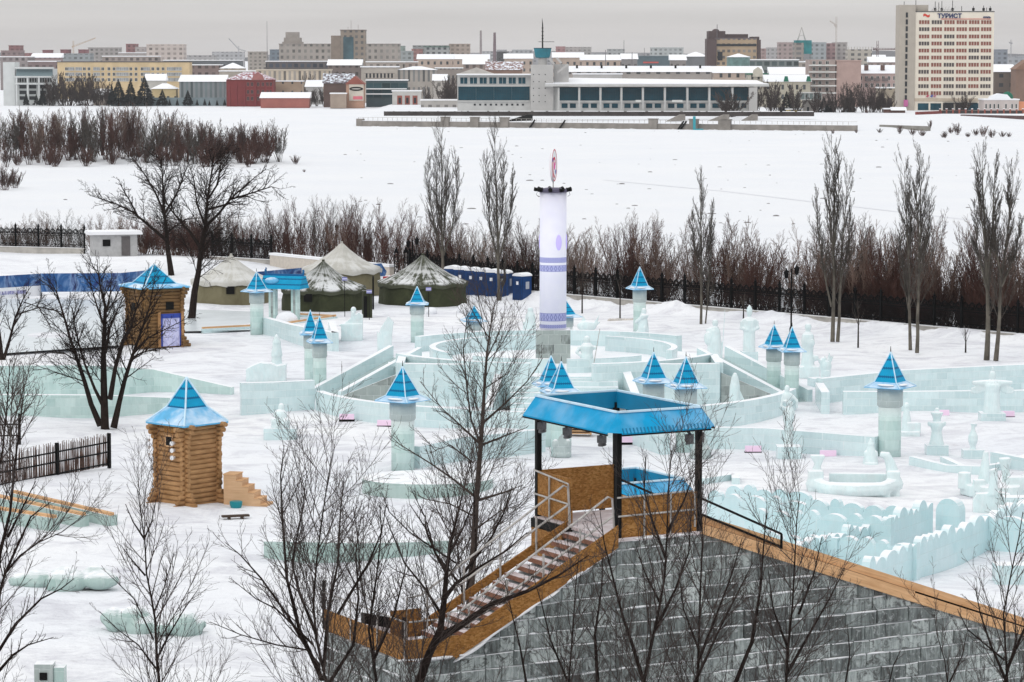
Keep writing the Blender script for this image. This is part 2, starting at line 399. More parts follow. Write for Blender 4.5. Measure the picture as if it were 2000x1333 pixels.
M['blue_inner'] = plain('blue_inner', (0.001, 0.19, 0.36), 0.6, 0.15, 1.0)
M['trim'] = plain('trim_white', (0.55, 0.74, 0.86), 0.5, 0.1)
M['black'] = plain('black_metal', (0.004, 0.004, 0.004), 0.6, 0.2, spec=0.12)
M['iron'] = plain('black_iron', (0.003, 0.003, 0.0035), 0.7, 0.3, 4.0, spec=0.1)
M['grey_metal'] = plain('grey_metal', (0.42, 0.40, 0.38), 0.45, 0.3, 6.0, 0.5, 0.3)
M['concrete'] = plain('concrete', (0.42, 0.40, 0.37), 0.9, 0.2, 1.2, world=True)
def make_osb():
    m = NT('osb_board'); o = m.coord(); v = m.n('ShaderNodeTexVoronoi'); v.inputs['Scale'].default_value = 16.0; m.l(m.scale(o, (1, 1, 1.8)), v.inputs['Vector'])
    r = m.xyz(v.outputs['Color'])[0]; nz = m.noise(o, 2.0, 5.0)
    col = m.ramp(r, [(0.0, (0.19, 0.082, 0.018, 1)), (0.5, (0.31, 0.145, 0.038, 1)), (1.0, (0.42, 0.22, 0.075, 1))])
    col = m.mix(m.rng(nz, 0.35, 0.7, 0, 0.5), col, (0.2, 0.085, 0.02, 1))
    return m.fin(col, 0.75, 0.2)
M['osb'] = make_osb()
def make_wood(name, c0, c1, sx=(0.6, 6, 14)):
    m = NT(name); o = m.coord(); n1 = m.noise(m.scale(o, sx), 1.5, 5.0, 0.6, 0.4); n2 = m.noise(o, 1.1, 3.0)
    col = m.mix(m.rng(m.math('ADD', m.math('MULTIPLY', n1, 0.7), m.math('MULTIPLY', n2, 0.4)), 0.35, 0.75), tuple(c0)+(1,), tuple(c1)+(1,))
    return m.fin(col, 0.7, 0.25)
M['timber'] = make_wood('new_timber', (0.46, 0.25, 0.115), (0.74, 0.47, 0.26))
M['tread'] = make_wood('tread_wood', (0.12, 0.05, 0.03), (0.30, 0.15, 0.10))
M['tread_top'] = make_wood('snowy_tread', (0.42, 0.33, 0.32), (0.72, 0.68, 0.70), (1.0, 3, 9))
M['log'] = make_wood('log', (0.23, 0.115, 0.042), (0.50, 0.29, 0.135), (1.2, 1.2, 4))
M['log_dark'] = make_wood('log_dark', (0.11, 0.06, 0.024), (0.26, 0.145, 0.055), (1.2, 1.2, 4))
M['ply'] = make_wood('pale_plywood', (0.50, 0.30, 0.16), (0.66, 0.44, 0.27))
M['white'] = plain('white_paint', (0.78, 0.79, 0.82), 0.55, 0.05)
M['twig'] = plain('dark_bark', (0.018, 0.012, 0.010), 0.9, 0.4, 6.0, world=True, spec=0.1)
M['twig_brown'] = plain('brown_bark', (0.066, 0.050, 0.042), 0.9, 0.4, 6.0, world=True, spec=0.1)
M['twig_fine'] = plain('fine_twigs', (0.062, 0.048, 0.044), 0.9, 0.4, 6.0, world=True, spec=0.1)
M['twig_grey'] = plain('grey_bark', (0.075, 0.064, 0.055), 0.9, 0.4, 2.0, world=True)
M['twig_red'] = plain('red_twigs', (0.068, 0.030, 0.023), 0.9, 0.5, 0.25, world=True)
M['twig_pale'] = plain('pale_twigs', (0.15, 0.10, 0.080), 0.9, 0.4, 0.3, world=True)
M['poplar'] = plain('poplar_bark', (0.11, 0.098, 0.08), 0.9, 0.45, 1.2, world=True)
M['conifer'] = plain('conifer_needles', (0.006, 0.012, 0.014), 0.9, 0.5, 0.4, world=True)
# ================================================================ terrain
FENCE_PX = [(-400, 482), (0, 495), (170, 495), (525, 518), (768, 547), (870, 557), (1040, 582), (1300, 606), (1650, 637), (2060, 674), (2600, 722)]
FENCE = [G(x, y) for x, y in FENCE_PX]
FX = [p.x for p in FENCE]; FY = [p.y for p in FENCE]
QA, QB = G(697, 247, -6.0), G(1672, 257, -6.0)
def sstep(a, b, x):
    t = np.clip((x-a)/(b-a), 0, 1); return t*t*(3-2*t)
_rs = np.random.RandomState(5)
_W = [( _rs.uniform(0.05, 0.9), _rs.uniform(0, 6.28), _rs.uniform(0, 6.28)) for _ in range(26)]
def bumps(x, y):
    z = 0*x
    for k, a, ph in _W: z = z + np.sin(k*(x*math.cos(a)+y*math.sin(a))+ph)*(0.05/(0.35+k))
    return z
def height(x, y):
    x = np.asarray(x, float); y = np.asarray(y, float)
    fy = np.interp(x, FX, FY); e = y-fy
    park = bumps(x, y)*0.35
    ridge = np.exp(-((e+3.2)/1.5)**2)*(0.35+0.9*np.abs(bumps(x*2.3, y*2.3)))
    z = park + ridge*(x > -20) + np.exp(-((y-297)/7)**2)*np.clip((-x-22)/10, 0, 1)*0.9
    z = z*(1-sstep(0, 6, e)) + sstep(3, 46, e)*(-6.0)
    spit = sstep(722, 738, y)*(1-sstep(800, 820, y))*(1-sstep(-62, -50, x))*1.4
    spit2 = sstep(640, 650, y)*(1-sstep(670, 690, y))*(1-sstep(-108, -100, x))*1.4
    z = z + spit + spit2
    # far bank: the quay line on the right, a lower shore on the left
    yq = np.interp(x, [QA.x, QB.x, QB.x+60], [QA.y, QB.y, QB.y+30])+1.5
    right = sstep(QA.x-4, QA.x+2, x)
    dq = y-yq
    zr = sstep(0, 3, dq)*1.9+sstep(3, 75, dq)*1.4+sstep(120, 1500, dq)*3
    zr2 = sstep(-6, 16, dq)*0.9+sstep(16, 90, dq)*2.2+sstep(120, 1500, dq)*3
    tail = sstep(QB.x-26, QB.x+10, x)
    zl = sstep(1190, 1445, y)*2.2+sstep(1500, 2500, y)*3
    z = z + right*((1-tail)*zr+tail*zr2) + (1-right)*zl
    return z
def build_ground():
    rows = list(np.arange(14, 60, 3.0)) + list(np.arange(60, 330, 0.85)) + list(np.geomspace(330, 1000, 60)) + list(np.arange(1006, 1210, 3.0)) + list(np.geomspace(1215, 14000, 60))
    aa = np.concatenate([np.linspace(-1.6, -0.26, 12), np.linspace(-0.25, 0.25, 250), np.linspace(0.26, 1.6, 12)])
    Y, A = np.meshgrid(np.array(rows), aa, indexing='ij'); X = A*Y
    Z = height(X, Y)
    n, k = Y.shape
    V = np.stack([X, Y, Z], -1).reshape(-1, 3)
    idx = np.arange(n*k).reshape(n, k)
    F = np.stack([idx[:-1, :-1], idx[:-1, 1:], idx[1:, 1:], idx[1:, :-1]], -1).reshape(-1, 4)
    me = bpy.data.meshes.new('snow_ground'); me.vertices.add(len(V)); me.vertices.foreach_set('co', V.ravel())
    me.loops.add(F.size); me.loops.foreach_set('vertex_index', F.ravel()); me.polygons.add(len(F))
    me.polygons.foreach_set('loop_start', np.arange(0, F.size, 4)); me.polygons.foreach_set('loop_total', np.full(len(F), 4))
    me.polygons.foreach_set('use_smooth', np.ones(len(F), bool)); me.update(calc_edges=True); me.validate()
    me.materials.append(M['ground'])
    o = bpy.data.objects.new('snow_ground', me); COL.objects.link(o); o['kind'] = 'structure'
build_ground()
def hz(x, y): return float(height(x, y))

def clods():
    rng = random.Random(8); mb = MB()
    for i in range(170):
        x = rng.uniform(-60, 2060); y = 250+190*rng.random()**1.3
        p = G(x, y, -5.98)
        if p.y < 345 or (p.x < -48 and p.y > 700): continue
        s = 0.12+0.35*rng.random()**2
        mb.ell((p.x, p.y, -5.98), (s*rng.uniform(1, 2.2), s*rng.uniform(0.8, 2), s*0.45), 0, 6, 4)
    o = mb.build('ice_clods', plain('dirty_ice', (0.20, 0.19, 0.19), 0.8, 0.4)); o['kind'] = 'stuff'
    tag(o, 'scattered dirty lumps of broken ice on the frozen river', 'ice lump')
clods()
def track():
    mb = MB()
    pts = [G(x, y, -5.97) for x, y in ((1180, 352), (1415, 374), (1650, 402), (1850, 425), (2100, 452))]
    for a, b in zip(pts, pts[1:]):
        n = Vector((-(b-a).y, (b-a).x, 0)).normalized()*0.5
        mb.quad(a-n, b-n, b+n, a+n)
    o = mb.build('ski_track', plain('packed_snow', (0.66, 0.67, 0.71), 0.8), fix=False); o['kind'] = 'structure'
track()

# ================================================================ iron fence round the park
def fence_panel_mesh(L):
    mb = MB(); H = 2.35; n = max(6, int(L/0.105))
    for i in range(1, n):
        x = L*i/n; mb.box((x, 0, 1.1), (0.042, 0.03, 1.6))
    for z in (0.36, 0.62, 1.55, 1.72): mb.box((L/2, 0, z), (L, 0.045, 0.05))
    k = 4
    for i in range(k):
        cx = L*(i+0.5)/k; r = L/k*0.46
        arc = [(cx+r*math.cos(a)*1.0, 0, 1.75+0.02+r*1.55*math.sin(a)) for a in [math.pi*j/10 for j in range(11)]]
        mb.tube(arc, 0.035, 4)
        mb.tube([(cx, 0, 1.75+r*1.5), (cx, 0, 1.75+r*1.5+0.16)], [0.05, 0.008], 4)
        for rr, zz in ((r*0.78, 1.98), (r*0.56, 1.98), (r*0.3, 1.98)):
            mb.tube([(cx+rr*math.cos(a), 0, zz+rr*math.sin(a)) for a in [2*math.pi*j/10 for j in range(11)]], 0.028, 4, caps=False)
        for sgn in (-1, 1):
            mb.tube([(cx+sgn*r*0.62, 0, 1.98), (cx+sgn*r*0.9, 0, 2.12), (cx+sgn*r*1.02, 0, 2.0)], 0.022, 4)
            mb.tube([(cx+sgn*r*0.2, 0, 1.75), (cx+sgn*r*0.55, 0, 1.80)], 0.025, 4)
    kk = 6
    for i in range(kk):
        cx = L*(i+0.5)/kk; r = L/kk*0.46
        mb.tube([(cx+r*math.cos(a), 0, 0.34+0.22*math.sin(a)) for a in [math.pi*j/6 for j in range(7)]], 0.03, 4)
    return mb.mesh('fence_panel', M['iron'], fix=False)
def fence_line(label, P, Q, spacing=2.62, base=True, group='iron fences round the park', wallh=0.5):
    P, Q = Vector(P), Vector(Q); d = Q-P; d.z = 0; L = d.length; n = max(1, round(L/spacing)); s = L/n; rz = math.atan2(d.y, d.x)
    f = thing('iron_fence', label, 'fence', (P.x, P.y, 0), rz, group)
    pm = fence_panel_mesh(s)
    mb = MB(); mb.box((0, 0, 1.25), (0.17, 0.17, 3.0)); mb.box((0, 0, 2.80), (0.25, 0.25, 0.08)); mb.ell((0, 0, 2.92), (0.11, 0.11, 0.12), k=8, rings=5); mb.tube([(0, 0, 3.0), (0, 0, 3.2)], [0.05, 0.01], 5)
    pmesh = mb.mesh('fence_post', M['iron'], fix=False)
    for i in range(n+1):
        o = bpy.data.objects.new('post', pmesh); COL.objects.link(o); o.parent = f; o.location = (s*i, 0, 0)
        if i < n:
            o = bpy.data.objects.new('panel', pm); COL.objects.link(o); o.parent = f; o.location = (s*i, 0, wallh-0.18)
    if base:
        mb = MB(); mb.box((L/2, 0.02, 0.0), (L, 0.42, wallh*2)); mb.box((L/2, 0.02, wallh+0.03), (L+0.2, 0.5, 0.055))
        mb.build('base_wall', M['concrete'], f)
        mb = MB(); mb.box((L/2, 0.03, wallh+0.085), (L, 0.4, 0.05)); mb.build('snow_cap', M['snow'], f)
    return f
fence_line('long black wrought iron fence with round medallions on a low concrete wall', G(1040, 582), G(2600, 722))
fence_line('short black iron fence run standing just behind the blue portable toilets', G(870, 557), G(1040, 582))
fence_line('black iron fence run behind the dark green tent at the gate', G(800, 549), G(870, 557))
fence_line('dark iron fence run in the upper left with spiky top beside the white kiosk', G(-400, 482), G(165, 496))
fence_line('low black iron fence run right of the forked dark tree', G(415, 512), G(530, 519))
def gate_post(x, y, h, label):
    p = G(x, y); t = thing('gate_post', label, 'gate post', p, 0, 'tall gate posts')
    mb = MB()
    for dx in (-0.16, 0.16):
        for dy in (-0.16, 0.16): mb.box((dx, dy, h/2), (0.07, 0.07, h))
    for z in [0.3+0.45*i for i in range(int(h/0.45))]: mb.box((0, 0, z), (0.36, 0.36, 0.05))
    mb.build('lattice_shaft', M['iron'], t)
    mb = MB(); mb.box((0, 0, h+0.05), (0.46, 0.46, 0.1)); mb.lathe([(0.2, h+0.1), (0.12, h+0.3), (0.03, h+0.5)], 8); mb.build('cap', M['iron'], t)
gate_post(774, 546, 2.5, 'tall lattice iron gate post, left one of the pair beside the dark green tent')
gate_post(793, 548, 2.6, 'tall lattice iron gate post, right one of the pair beside the dark green tent')
mb = MB(); a, b = G(532, 520), G(766, 545)
d = b-a
o = thing('parapet_wall', 'low pale parapet wall topped with snow behind the cream tent', 'wall', (a.x, a.y, 0), math.atan2(d.y, d.x))
mb.box((d.length/2, 0, 0.35), (d.length, 0.6, 1.5)); mb.build('wall', plain('pale_render', (0.55, 0.50, 0.44), 0.9, 0.1), o)
mb = MB(); mb.box((d.length/2, 0, 1.22), (d.length+0.1, 0.75, 0.22)); mb.build('snow_cap', M['snow'], o)

# white kiosk upper left
p = G(222, 500); k = thing('kiosk', 'white flat roofed kiosk with snow on top beside the dark iron fence', 'kiosk', p, 0.25)
mb = MB(); mb.box((0, 0, 1.15), (4.6, 3.0, 2.3)); mb.build('wall', plain('kiosk_wall', (0.42, 0.42, 0.42), 0.7), k)
mb = MB(); mb.box((0, 0, 2.4), (5.6, 4.0, 0.18)); mb.box((0, 0, 2.56), (5.5, 3.9, 0.14)); mb.build('roof', M['snow'], k)
mb = MB(); mb.box((1.1, -1.53, 1.1), (0.9, 0.06, 2.0)); mb.build('door', plain('kiosk_door', (0.12, 0.11, 0.11)), k)
mb = MB(); mb.box((-0.9, -1.53, 1.45), (0.8, 0.06, 0.7)); mb.build('window', M['black'], k)

def lamp(x, y, h, label, heads=2):
    p = G(x, y); t = thing('street_lamp', label, 'street lamp', p, 0.3, 'black street lamps')
    mb = MB(); mb.lathe([(0.16, 0), (0.14, 0.5), (0.07, 0.7), (0.055, h)], 8)
    mb.build('post', M['iron'], t)
    mb = MB()
    for i in range(heads):
        s = 0.0 if heads == 1 else (0.42 if i else -0.42); z = h-0.25*(1-i)
        if heads > 1: mb.tube([(0, 0, h-1.0), (s*0.8, 0, h-1.05), (s, 0, z-0.5)], 0.03, 5)
        mb.lathe([(0.05, z-0.5), (0.15, z-0.4), (0.2, z), (0.24, z+0.02), (0.08, z+0.16), (0.02, z+0.3)], 6, (s, 0, 0))
    mb.build('lantern', M['iron'], t)
lamp(1545, 655, 5.0, 'black two lantern street lamp in front of the iron fence')
lamp(658, 512, 3.9, 'black single lantern street lamp rising behind the cream tent', 1)
lamp(806, 548, 3.8, 'black street lamp rising behind the dark green tent', 2)

def sapling(x, y, h, label, lean=0.0, base=True):
    p = G(x, y); rng = random.Random(int(x)); t = thing('sapling', label, 'sapling', p, 0, 'thin saplings on the snow')
    mb = MB(); mb.tube([(0, 0, -0.1), (lean*0.4, 0, h*0.45), (lean, 0, h)], [0.07, 0.05, 0.015], 5); mb.build('trunk', M['twig'], t)
    mb = MB()
    for i in range(9):
        z = h*rng.uniform(0.45, 0.97); a = rng.uniform(0, 6.28); l = (h-z)*0.5+0.4
        mb.tube([(lean*z/h, 0, z), (lean*z/h+math.cos(a)*l*0.4, math.sin(a)*l*0.4, z+l)], [0.02, 0.008], 3, caps=False)
    mb.build('crown', M['twig_grey'], t)
sapling(1137, 610, 4.0, 'slender dark sapling right of the banner pillar')
sapling(1211, 624, 3.6, 'short forked sapling in a snow patch left of the tower by the fence')
sapling(1676, 680, 3.3, 'thin bare sapling between the poplars on the right')
sapling(1452, 632, 2.2, 'tiny sapling by the fence near the guard statue')
sapling(1886, 690, 1.6, 'weed like sapling near the rightmost poplars')

# quay wall on the far bank
d = QB-QA; q = thing('quay_wall', 'long grey stone quay wall along the far bank below the river terminal', 'wall', QA, math.atan2(d.y, d.x))
qm = plain('quay_stone', (0.24, 0.22, 0.20), 0.9, 0.25, 0.3); L = d.length
mb = MB(); mb.box((L/2, 1.0, 0.9), (L, 2.0, 2.3)); mb.build('wall', qm, q)
mb = MB(); mb.box((L/2, 1.0, 2.1), (L, 2.2, 0.12)); mb.build('snow_cap', M['snow'], q)
for fx in (0.02,):
    mb = MB(); mb.box((1.0, 1, 1.4), (2.4, 2.4, 2.8)); mb.build('end_block', qm, q)
def qx(px): return (px-697)/(1672-697)*L
for px in (880, 940, 1000, 1292, 1370, 1425, 1432):
    mb = MB(); mb.box((qx(px), -0.1, 1.7), (3.2, 1.6, 4.0)); mb.box((qx(px), -0.1, 3.75), (3.6, 2, 0.25)); mb.build('pier', qm, q)
for px in (1110, 1340, 1345, 1050):
    mb = MB(); mb.bar((qx(px), -0.4, 0.0), (qx(px)+2.2, -0.4, 3.0), 0.5); mb.build('fender', M['black'], q)
mb = MB()
for i in range(int(L/2)): mb.box((2*i, 1.4, 2.75), (0.12, 0.12, 1.2))
mb.box((L/2, 1.4, 3.3), (L, 0.1, 0.1)); mb.build('railing', M['grey_metal'], q)
# upper promenade edge, dark with snow
a, b = at(750, 219, 1118), at(1590, 223, 1110); d = b-a
q2 = thing('promenade_wall', 'dark promenade wall with snowy top in front of the river terminal', 'wall', a, math.atan2(d.y, d.x))
mb = MB(); mb.box((d.length/2, 0, -0.6), (d.length, 1.2, 1.7)); mb.build('wall', plain('dark_stone', (0.05, 0.042, 0.04), 0.9, 0.4, 0.2), q2)
mb = MB()
rng = random.Random(3)
x = 0.0
while x < d.length:
    l = rng.uniform(2, 9); mb.box((x+l/2, 0, 0.3), (l*0.85, 1.4, 0.22)); x += l
mb.build('snow_cap', M['snow'], q2)
for i, (x0, x1) in enumerate(((985, 1040), (1300, 1335), (1380, 1420), (1445, 1475))):
    a = at(x0, 238, 1100); b = at(x1, 224, 1112); t = thing('quay_stair', ['dark stair ramp in the snowy quay slope left of the concrete tower', 'grey stair ramp cut in the quay slope right of the middle pier', 'grey concrete stair flank near the turquoise hoist', 'grey stair flank at the right end of the quay'][i], 'stairs', (0, 0, 0))
    mb = MB(); mb.extr([(a.x, a.z), (b.x, a.z+0.4), (b.x, b.z+0.2), (b.x-2, b.z+0.2)], a.y, a.y+3); mb.build('flank', M['black'] if i == 0 else qm, t)
t = thing('hoist', 'small turquoise boat hoist standing on the quay', 'hoist', at(1356, 250, 1066))
mb = MB(); mb.box((0, 0, 1.3), (0.9, 0.9, 5.5)); mb.box((1.4, 0, -1.0), (3.6, 1.2, 1.3)); mb.build('frame', plain('turquoise', (0.03, 0.30, 0.36)), t)
# right shore odds
for (x0, y0, x1, y1, zz, c, lab) in ((1790, 229, 1880, 225, 1.0, (0.20, 0.045, 0.04), 'dark red kerb wall below the tall hotel'), (1878, 231, 2010, 234, 0.6, (0.10, 0.06, 0.06), 'low dark kerb right below the orange mansion'), (1720, 241, 1815, 244, 1.1, (0.22, 0.21, 0.19), 'broken concrete slab edge in the snow on the right shore')):
    a, b = G(x0, y0, -3.8), G(x1, y1, -3.8); mb = MB(); d = b-a
    mb.box((0, 0, 0.2), (d.length, 1.2, zz+0.8), rz=0)
    o = mb.build('kerb_wall', plain('kerb_'+str(x0), c, 0.9, 0.2, 0.3)); o.location = ((a+b)/2); o.location.z = hz(o.location.x, o.location.y); o.rotation_euler = (0, 0, math.atan2(d.y, d.x)); tag(o, lab, 'wall')
# ================================================================ ice town
def arc(cx, cy, r, a0, a1, n):
    return [(cx+r*math.cos(R(a0+(a1-a0)*i/n)), cy+r*math.sin(R(a0+(a1-a0)*i/n))) for i in range(n+1)]
def one(name, label, cat, mb, mat, group=None, smooth=False, fix=True, loc=(0, 0, 0), rz=0):
    o = mb.build(name, mat, None, smooth, fix); o.location = loc; o.rotation_euler = (0, 0, rz); return tag(o, label, cat, group)

# ---- round raised stage with a parapet, inner ring, wings and two slide ramps
CX, CY = 2.6, 187.0
st = thing('ice_stage', 'large round raised ice stage with snowy parapet around the white banner pillar', 'ice stage', (CX, CY, 0))
mb = MB(); mb.lathe([(10.4, -0.3), (10.4, 1.75)], 64); mb.build('platform', M['ice'], st)
mb = MB(); mb.wall(arc(0, 0, 10.5, 38, 146, 40), 2.75, 0.5, 0.0); mb.build('back_parapet', M['ice'], st)
mb = MB(); mb.wall(arc(0, 0, 10.5, 205, 262, 24), 2.7, 0.5, 0.0); mb.build('front_parapet', M['ice'], st)
mb = MB(); mb.wall(arc(0, 0, 10.5, 282, 335, 24), 2.65, 0.5, 0.0); mb.build('front_parapet', M['ice'], st)
mb = MB(); mb.wall(arc(0, 0, 7.6, -20, 62, 26), 2.7, 0.4, 1.4); mb.build('inner_ring', M['ice'], st)
mb = MB(); mb.wall(arc(0, 0, 7.6, 92, 212, 30), 2.7, 0.4, 1.4); mb.build('inner_ring', M['ice'], st)
mb = MB(); mb.wall(arc(0, 0, 6.9, 225, 268, 14), 2.6, 0.4, 1.4); mb.build('inner_ring', M['ice'], st)
mb = MB(); mb.wall(arc(0, 0, 7.0, 276, 318, 14), 2.6, 0.4, 1.4); mb.build('inner_ring', M['ice'], st)
# wings either side of the front stairs
def wing(x0, x1, y0, sgn):
    mb = MB()
    pts = [(x0, y0), (x0+(x1-x0)*0.5, y0-0.5*1), (x1, y0-0.2)]
    mb.wall(pts, 2.55, 0.6, -0.3)
    e = x0 if sgn > 0 else x1
    mb.wall([(e, y0), (e+0.8*(1 if sgn > 0 else -1), y0-5.2)], [2.5, 0.5], 0.5, -0.3)
    mb.wall([(x1 if sgn > 0 else x0, y0-0.2), (x1 if sgn > 0 else x0, y0+5.0)], 2.6, 0.5, -0.3)
    mb.build('wing_wall', M['ice'], st)
wing(4.1, 9.8, -8.9, 1); wing(-9.3, -3.2, -9.0, -1)
mb = MB()
for i in range(7): mb.box((0.5, -9.8-0.55*i, 0.95-0.13*i), (6.4, 0.6, 1.8-0.26*i))
mb.build('front_steps', M['ice'], st)
def ramp(p0, p1, w_, name):
    a, b = Vector(p0), Vector(p1); d = (b-a); n = Vector((-d.y, d.x, 0)).normalized()*(w_/2)
    mb = MB(); k = 12
    for s in (-1, 1):
        P = [a+d*(i/k)+n*s for i in range(k+1)]
        mb.wall([(p.x, p.y) for p in P], [p.z+0.75 for p in P], 0.35, -0.3)
    mb.build('slide_parapet', M['ice'], st)
    mb = MB(); P = [a+d*(i/k) for i in range(k+1)]; mb.wall([(p.x, p.y) for p in P], [p.z for p in P], w_-0.35, -0.3); mb.build('slide_bed', M['ice_bare'], st)
ramp((-9.3, -0.2, 1.95), (-13.9, -7.0, -0.05), 2.2, 'l'); ramp((10.0, -0.6, 1.95), (14.6, -7.4, -0.05), 2.2, 'r')
mb = MB(); mb.wall([(9.9, -9.0), (13.3, -8.6)], [2.0, 0.5], 0.4); mb.build('side_wall', M['ice_clear'], st)
mb = MB(); mb.wall([(-9.2, -9.0), (-12.9, -8.6)], [2.0, 0.5], 0.4); mb.build('side_wall', M['ice_clear'], st)

# ---- curved outer walls
OCX, OCY, OR = 2.6, 180.5, 14.8
mb = MB(); mb.wall(arc(OCX, OCY, OR, 199, 250, 30), 1.15, 0.5); one('curved_ice_wall', 'curved low ice wall left of the stage, ending at the pair of left towers', 'ice wall', mb, M['ice'], 'low ice walls')
mb = MB(); mb.wall(arc(OCX, OCY, OR, 250.4, 268, 12), 1.1, 0.5); one('curved_ice_wall', 'short curved ice wall behind the bare central tree', 'ice wall', mb, M['ice'], 'low ice walls')
mb = MB(); mb.wall(arc(OCX, OCY, OR, 292, 341, 30), [1.15+0.15*(i/30)**2 for i in range(31)], 0.5); one('curved_ice_wall', 'curved low ice wall right of the stage, sweeping up behind the twisted figure', 'ice wall', mb, M['ice'], 'low ice walls')
def lowwall(label, pts, tops, th=0.5, mat='ice', name='ice_wall', px=True, group='low ice walls'):
    P = [(G(*p).x, G(*p).y) for p in pts] if px else pts
    if not isinstance(tops, (list, tuple)): tops = [tops]*len(P)
    Q, T = [], []
    for i in range(len(P)-1):
        k = 6
        for j in range(k): Q.append((P[i][0]+(P[i+1][0]-P[i][0])*j/k, P[i][1]+(P[i+1][1]-P[i][1])*j/k)); T.append(tops[i]+(tops[i+1]-tops[i])*j/k)
    Q.append(P[-1]); T.append(tops[-1])
    mb = MB(); mb.wall(Q, T, th); return one(name, label, 'ice wall', mb, M[mat], group)
lowwall('straight ice block wall between the two right gate towers and the large right tower', [(1352, 877), (1500, 880), (1712, 898)], 1.2)
lowwall('ice wall stretching from the large left tower behind the bare tree to the gate', [(812, 918), (900, 898), (1060, 882)], 1.2)
lowwall('ice wall with a pink lamp glow between the gate towers and the stage', [(1160, 838), (1225, 862), (1300, 884)], 1.15)
lowwall('plain ice wall left of the pair of left towers', [(470, 806), (540, 804), (612, 800)], 1.75)
lowwall('slanting ice wall running from the tiled gate down past the round figure', [(512, 650), (575, 668), (655, 684)], 1.25)
lowwall('short ice wall end turned towards the camera by the sphinx', [(655, 684), (648, 660)], 1.25)
lowwall('back ice wall of the maze at the right edge', [(1600, 786), (1760, 770), (2080, 757)], [1.45, 1.5, 1.6])
lowwall('front ice wall of the maze at the right edge behind the winged figure', [(1646, 806), (1760, 806), (2080, 806)], [1.25, 1.25, 1.35])
lowwall('short cross wall of ice closing the maze on its left', [(1600, 786), (1612, 806)], 1.2)
lowwall('upper tier of the long ice slide at the left edge', [(-60, 782), (150, 776), (300, 768), (455, 772)], [2.1, 2.0, 1.5, 0.5], mat='ice_tower')
lowwall('lower tier of the long ice slide at the left edge', [(-60, 812), (80, 811), (200, 810), (330, 803)], [1.25, 1.2, 1.15, 0.8], mat='ice_tower')
lowwall('low wavy ice border with a curl near the right tower', [(1780, 912), (1850, 922), (1920, 928), (1925, 926)], [0.55, 0.35, 0.45, 0.45], 0.35)
lowwall('low curved ice border behind the ring sculpture', [(1842, 905), (1890, 922), (1950, 915), (2010, 905)], [0.35, 0.22, 0.25, 0.5], 0.35)
lowwall('ice border wall at the right edge behind the ring sculpture', [(1940, 905), (2040, 925)], 0.6, 0.4)
lowwall('low ice wall right of the gazebo behind the scalloped fort', [(1370, 950), (1436, 940), (1437, 950)], 0.4, 0.4)

# ---- scalloped ice fort (front right)
e1 = Vector((0.868, -0.495)); e2 = Vector((0.495, 0.868))
def scallop(label, p, d, L, base, amp, per, seed, th=0.34, ends=None):
    rng = random.Random(seed); p = Vector(p[:2]); N = max(12, int(L/0.085)); pts = []; tops = []
    # lobes of uneven width
    lobes = []; x = 0.0
    while x < L:
        wv = per*0.7*rng.uniform(0.7, 1.6); lobes.append((x, wv, amp*rng.uniform(0.7, 1.2), base*rng.uniform(0.93, 1.07))); x += wv
    for i in range(N+1):
        s = L*i/N
        for (x, wv, am, bs) in lobes:
            if x <= s <= x+wv+1e-6:
                t = (s-x)/wv; h = bs+am*max(0.0, 1-(2*t-1)**2)**0.6*0.85; break
        q = p+d*s; pts.append((q.x, q.y)); tops.append(h)
    mb = MB(); mb.wall(pts, tops, th); return one('scalloped_ice_wall', label, 'ice wall', mb, M['ice_cyan'], 'scalloped walls of the ice fort')
def gxy(x, y, z): p = G(x, y, z); return (p.x, p.y)
A0 = gxy(1384, 968, 1.5)
scallop('rearmost scalloped wall of the ice fort beside the black handrail', A0, e1, 5.0, 1.3, 0.45, 1.35, 1)
scallop('rear scalloped wall of the ice fort in front of the ice ship', gxy(1572, 985, 1.5), e1, 4.6, 1.35, 0.5, 1.1, 2)
scallop('tall inner scalloped wall in the middle of the ice fort', gxy(1470, 1003, 1.5), e1, 6.4, 1.35, 0.5, 1.2, 3)
scallop('rising scalloped wall with darker face near the rounded slab', gxy(1728, 1020, 1.5), e2, 5.0, 1.35, 0.55, 0.95, 4)
scallop('inner scalloped wall seen from its end behind the thin shrub', gxy(1556, 1075, 1.4), e2, 8.5, 1.25, 0.45, 0.95, 5)
scallop('lowest scalloped wall of the ice fort close to the slide beam', gxy(1480, 1045, 1.4), e1, 3.6, 1.2, 0.45, 1.2, 6)
scallop('inner wall of the ice fort parallel to its long front wall', gxy(1640, 1058, 1.4), e1, 3.4, 1.3, 0.5, 1.25, 7)
scallop('long front right scalloped wall of the ice fort with a straight foot', gxy(1690, 1108, 1.3), e2, 19.0, 1.25, 0.5, 1.1, 8)
scallop('right end scalloped wall of the ice fort by the swan', gxy(1905, 1008, 1.5), e1, 2.6, 1.3, 0.5, 1.25, 9)
scallop('far left scalloped wall of the ice fort behind the handrail', gxy(1420, 952, 1.3), e1, 4.2, 1.05, 0.45, 1.0, 10)
p = G(1856, 1050); mb = MB(); prof = [(-0.55, -0.2), (0.55, -0.2), (0.55, 1.15)]+[(0.55*math.cos(a), 1.15+0.6*math.sin(a)) for a in [math.pi*i/12 for i in range(1, 12)]]+[(-0.55, 1.15)]
mb.extr(prof, -0.35, 0.35); one('ice_slab', 'single ice slab with rounded top standing inside the fort', 'ice slab', mb, M['ice_cyan'], loc=p, rz=-0.5)

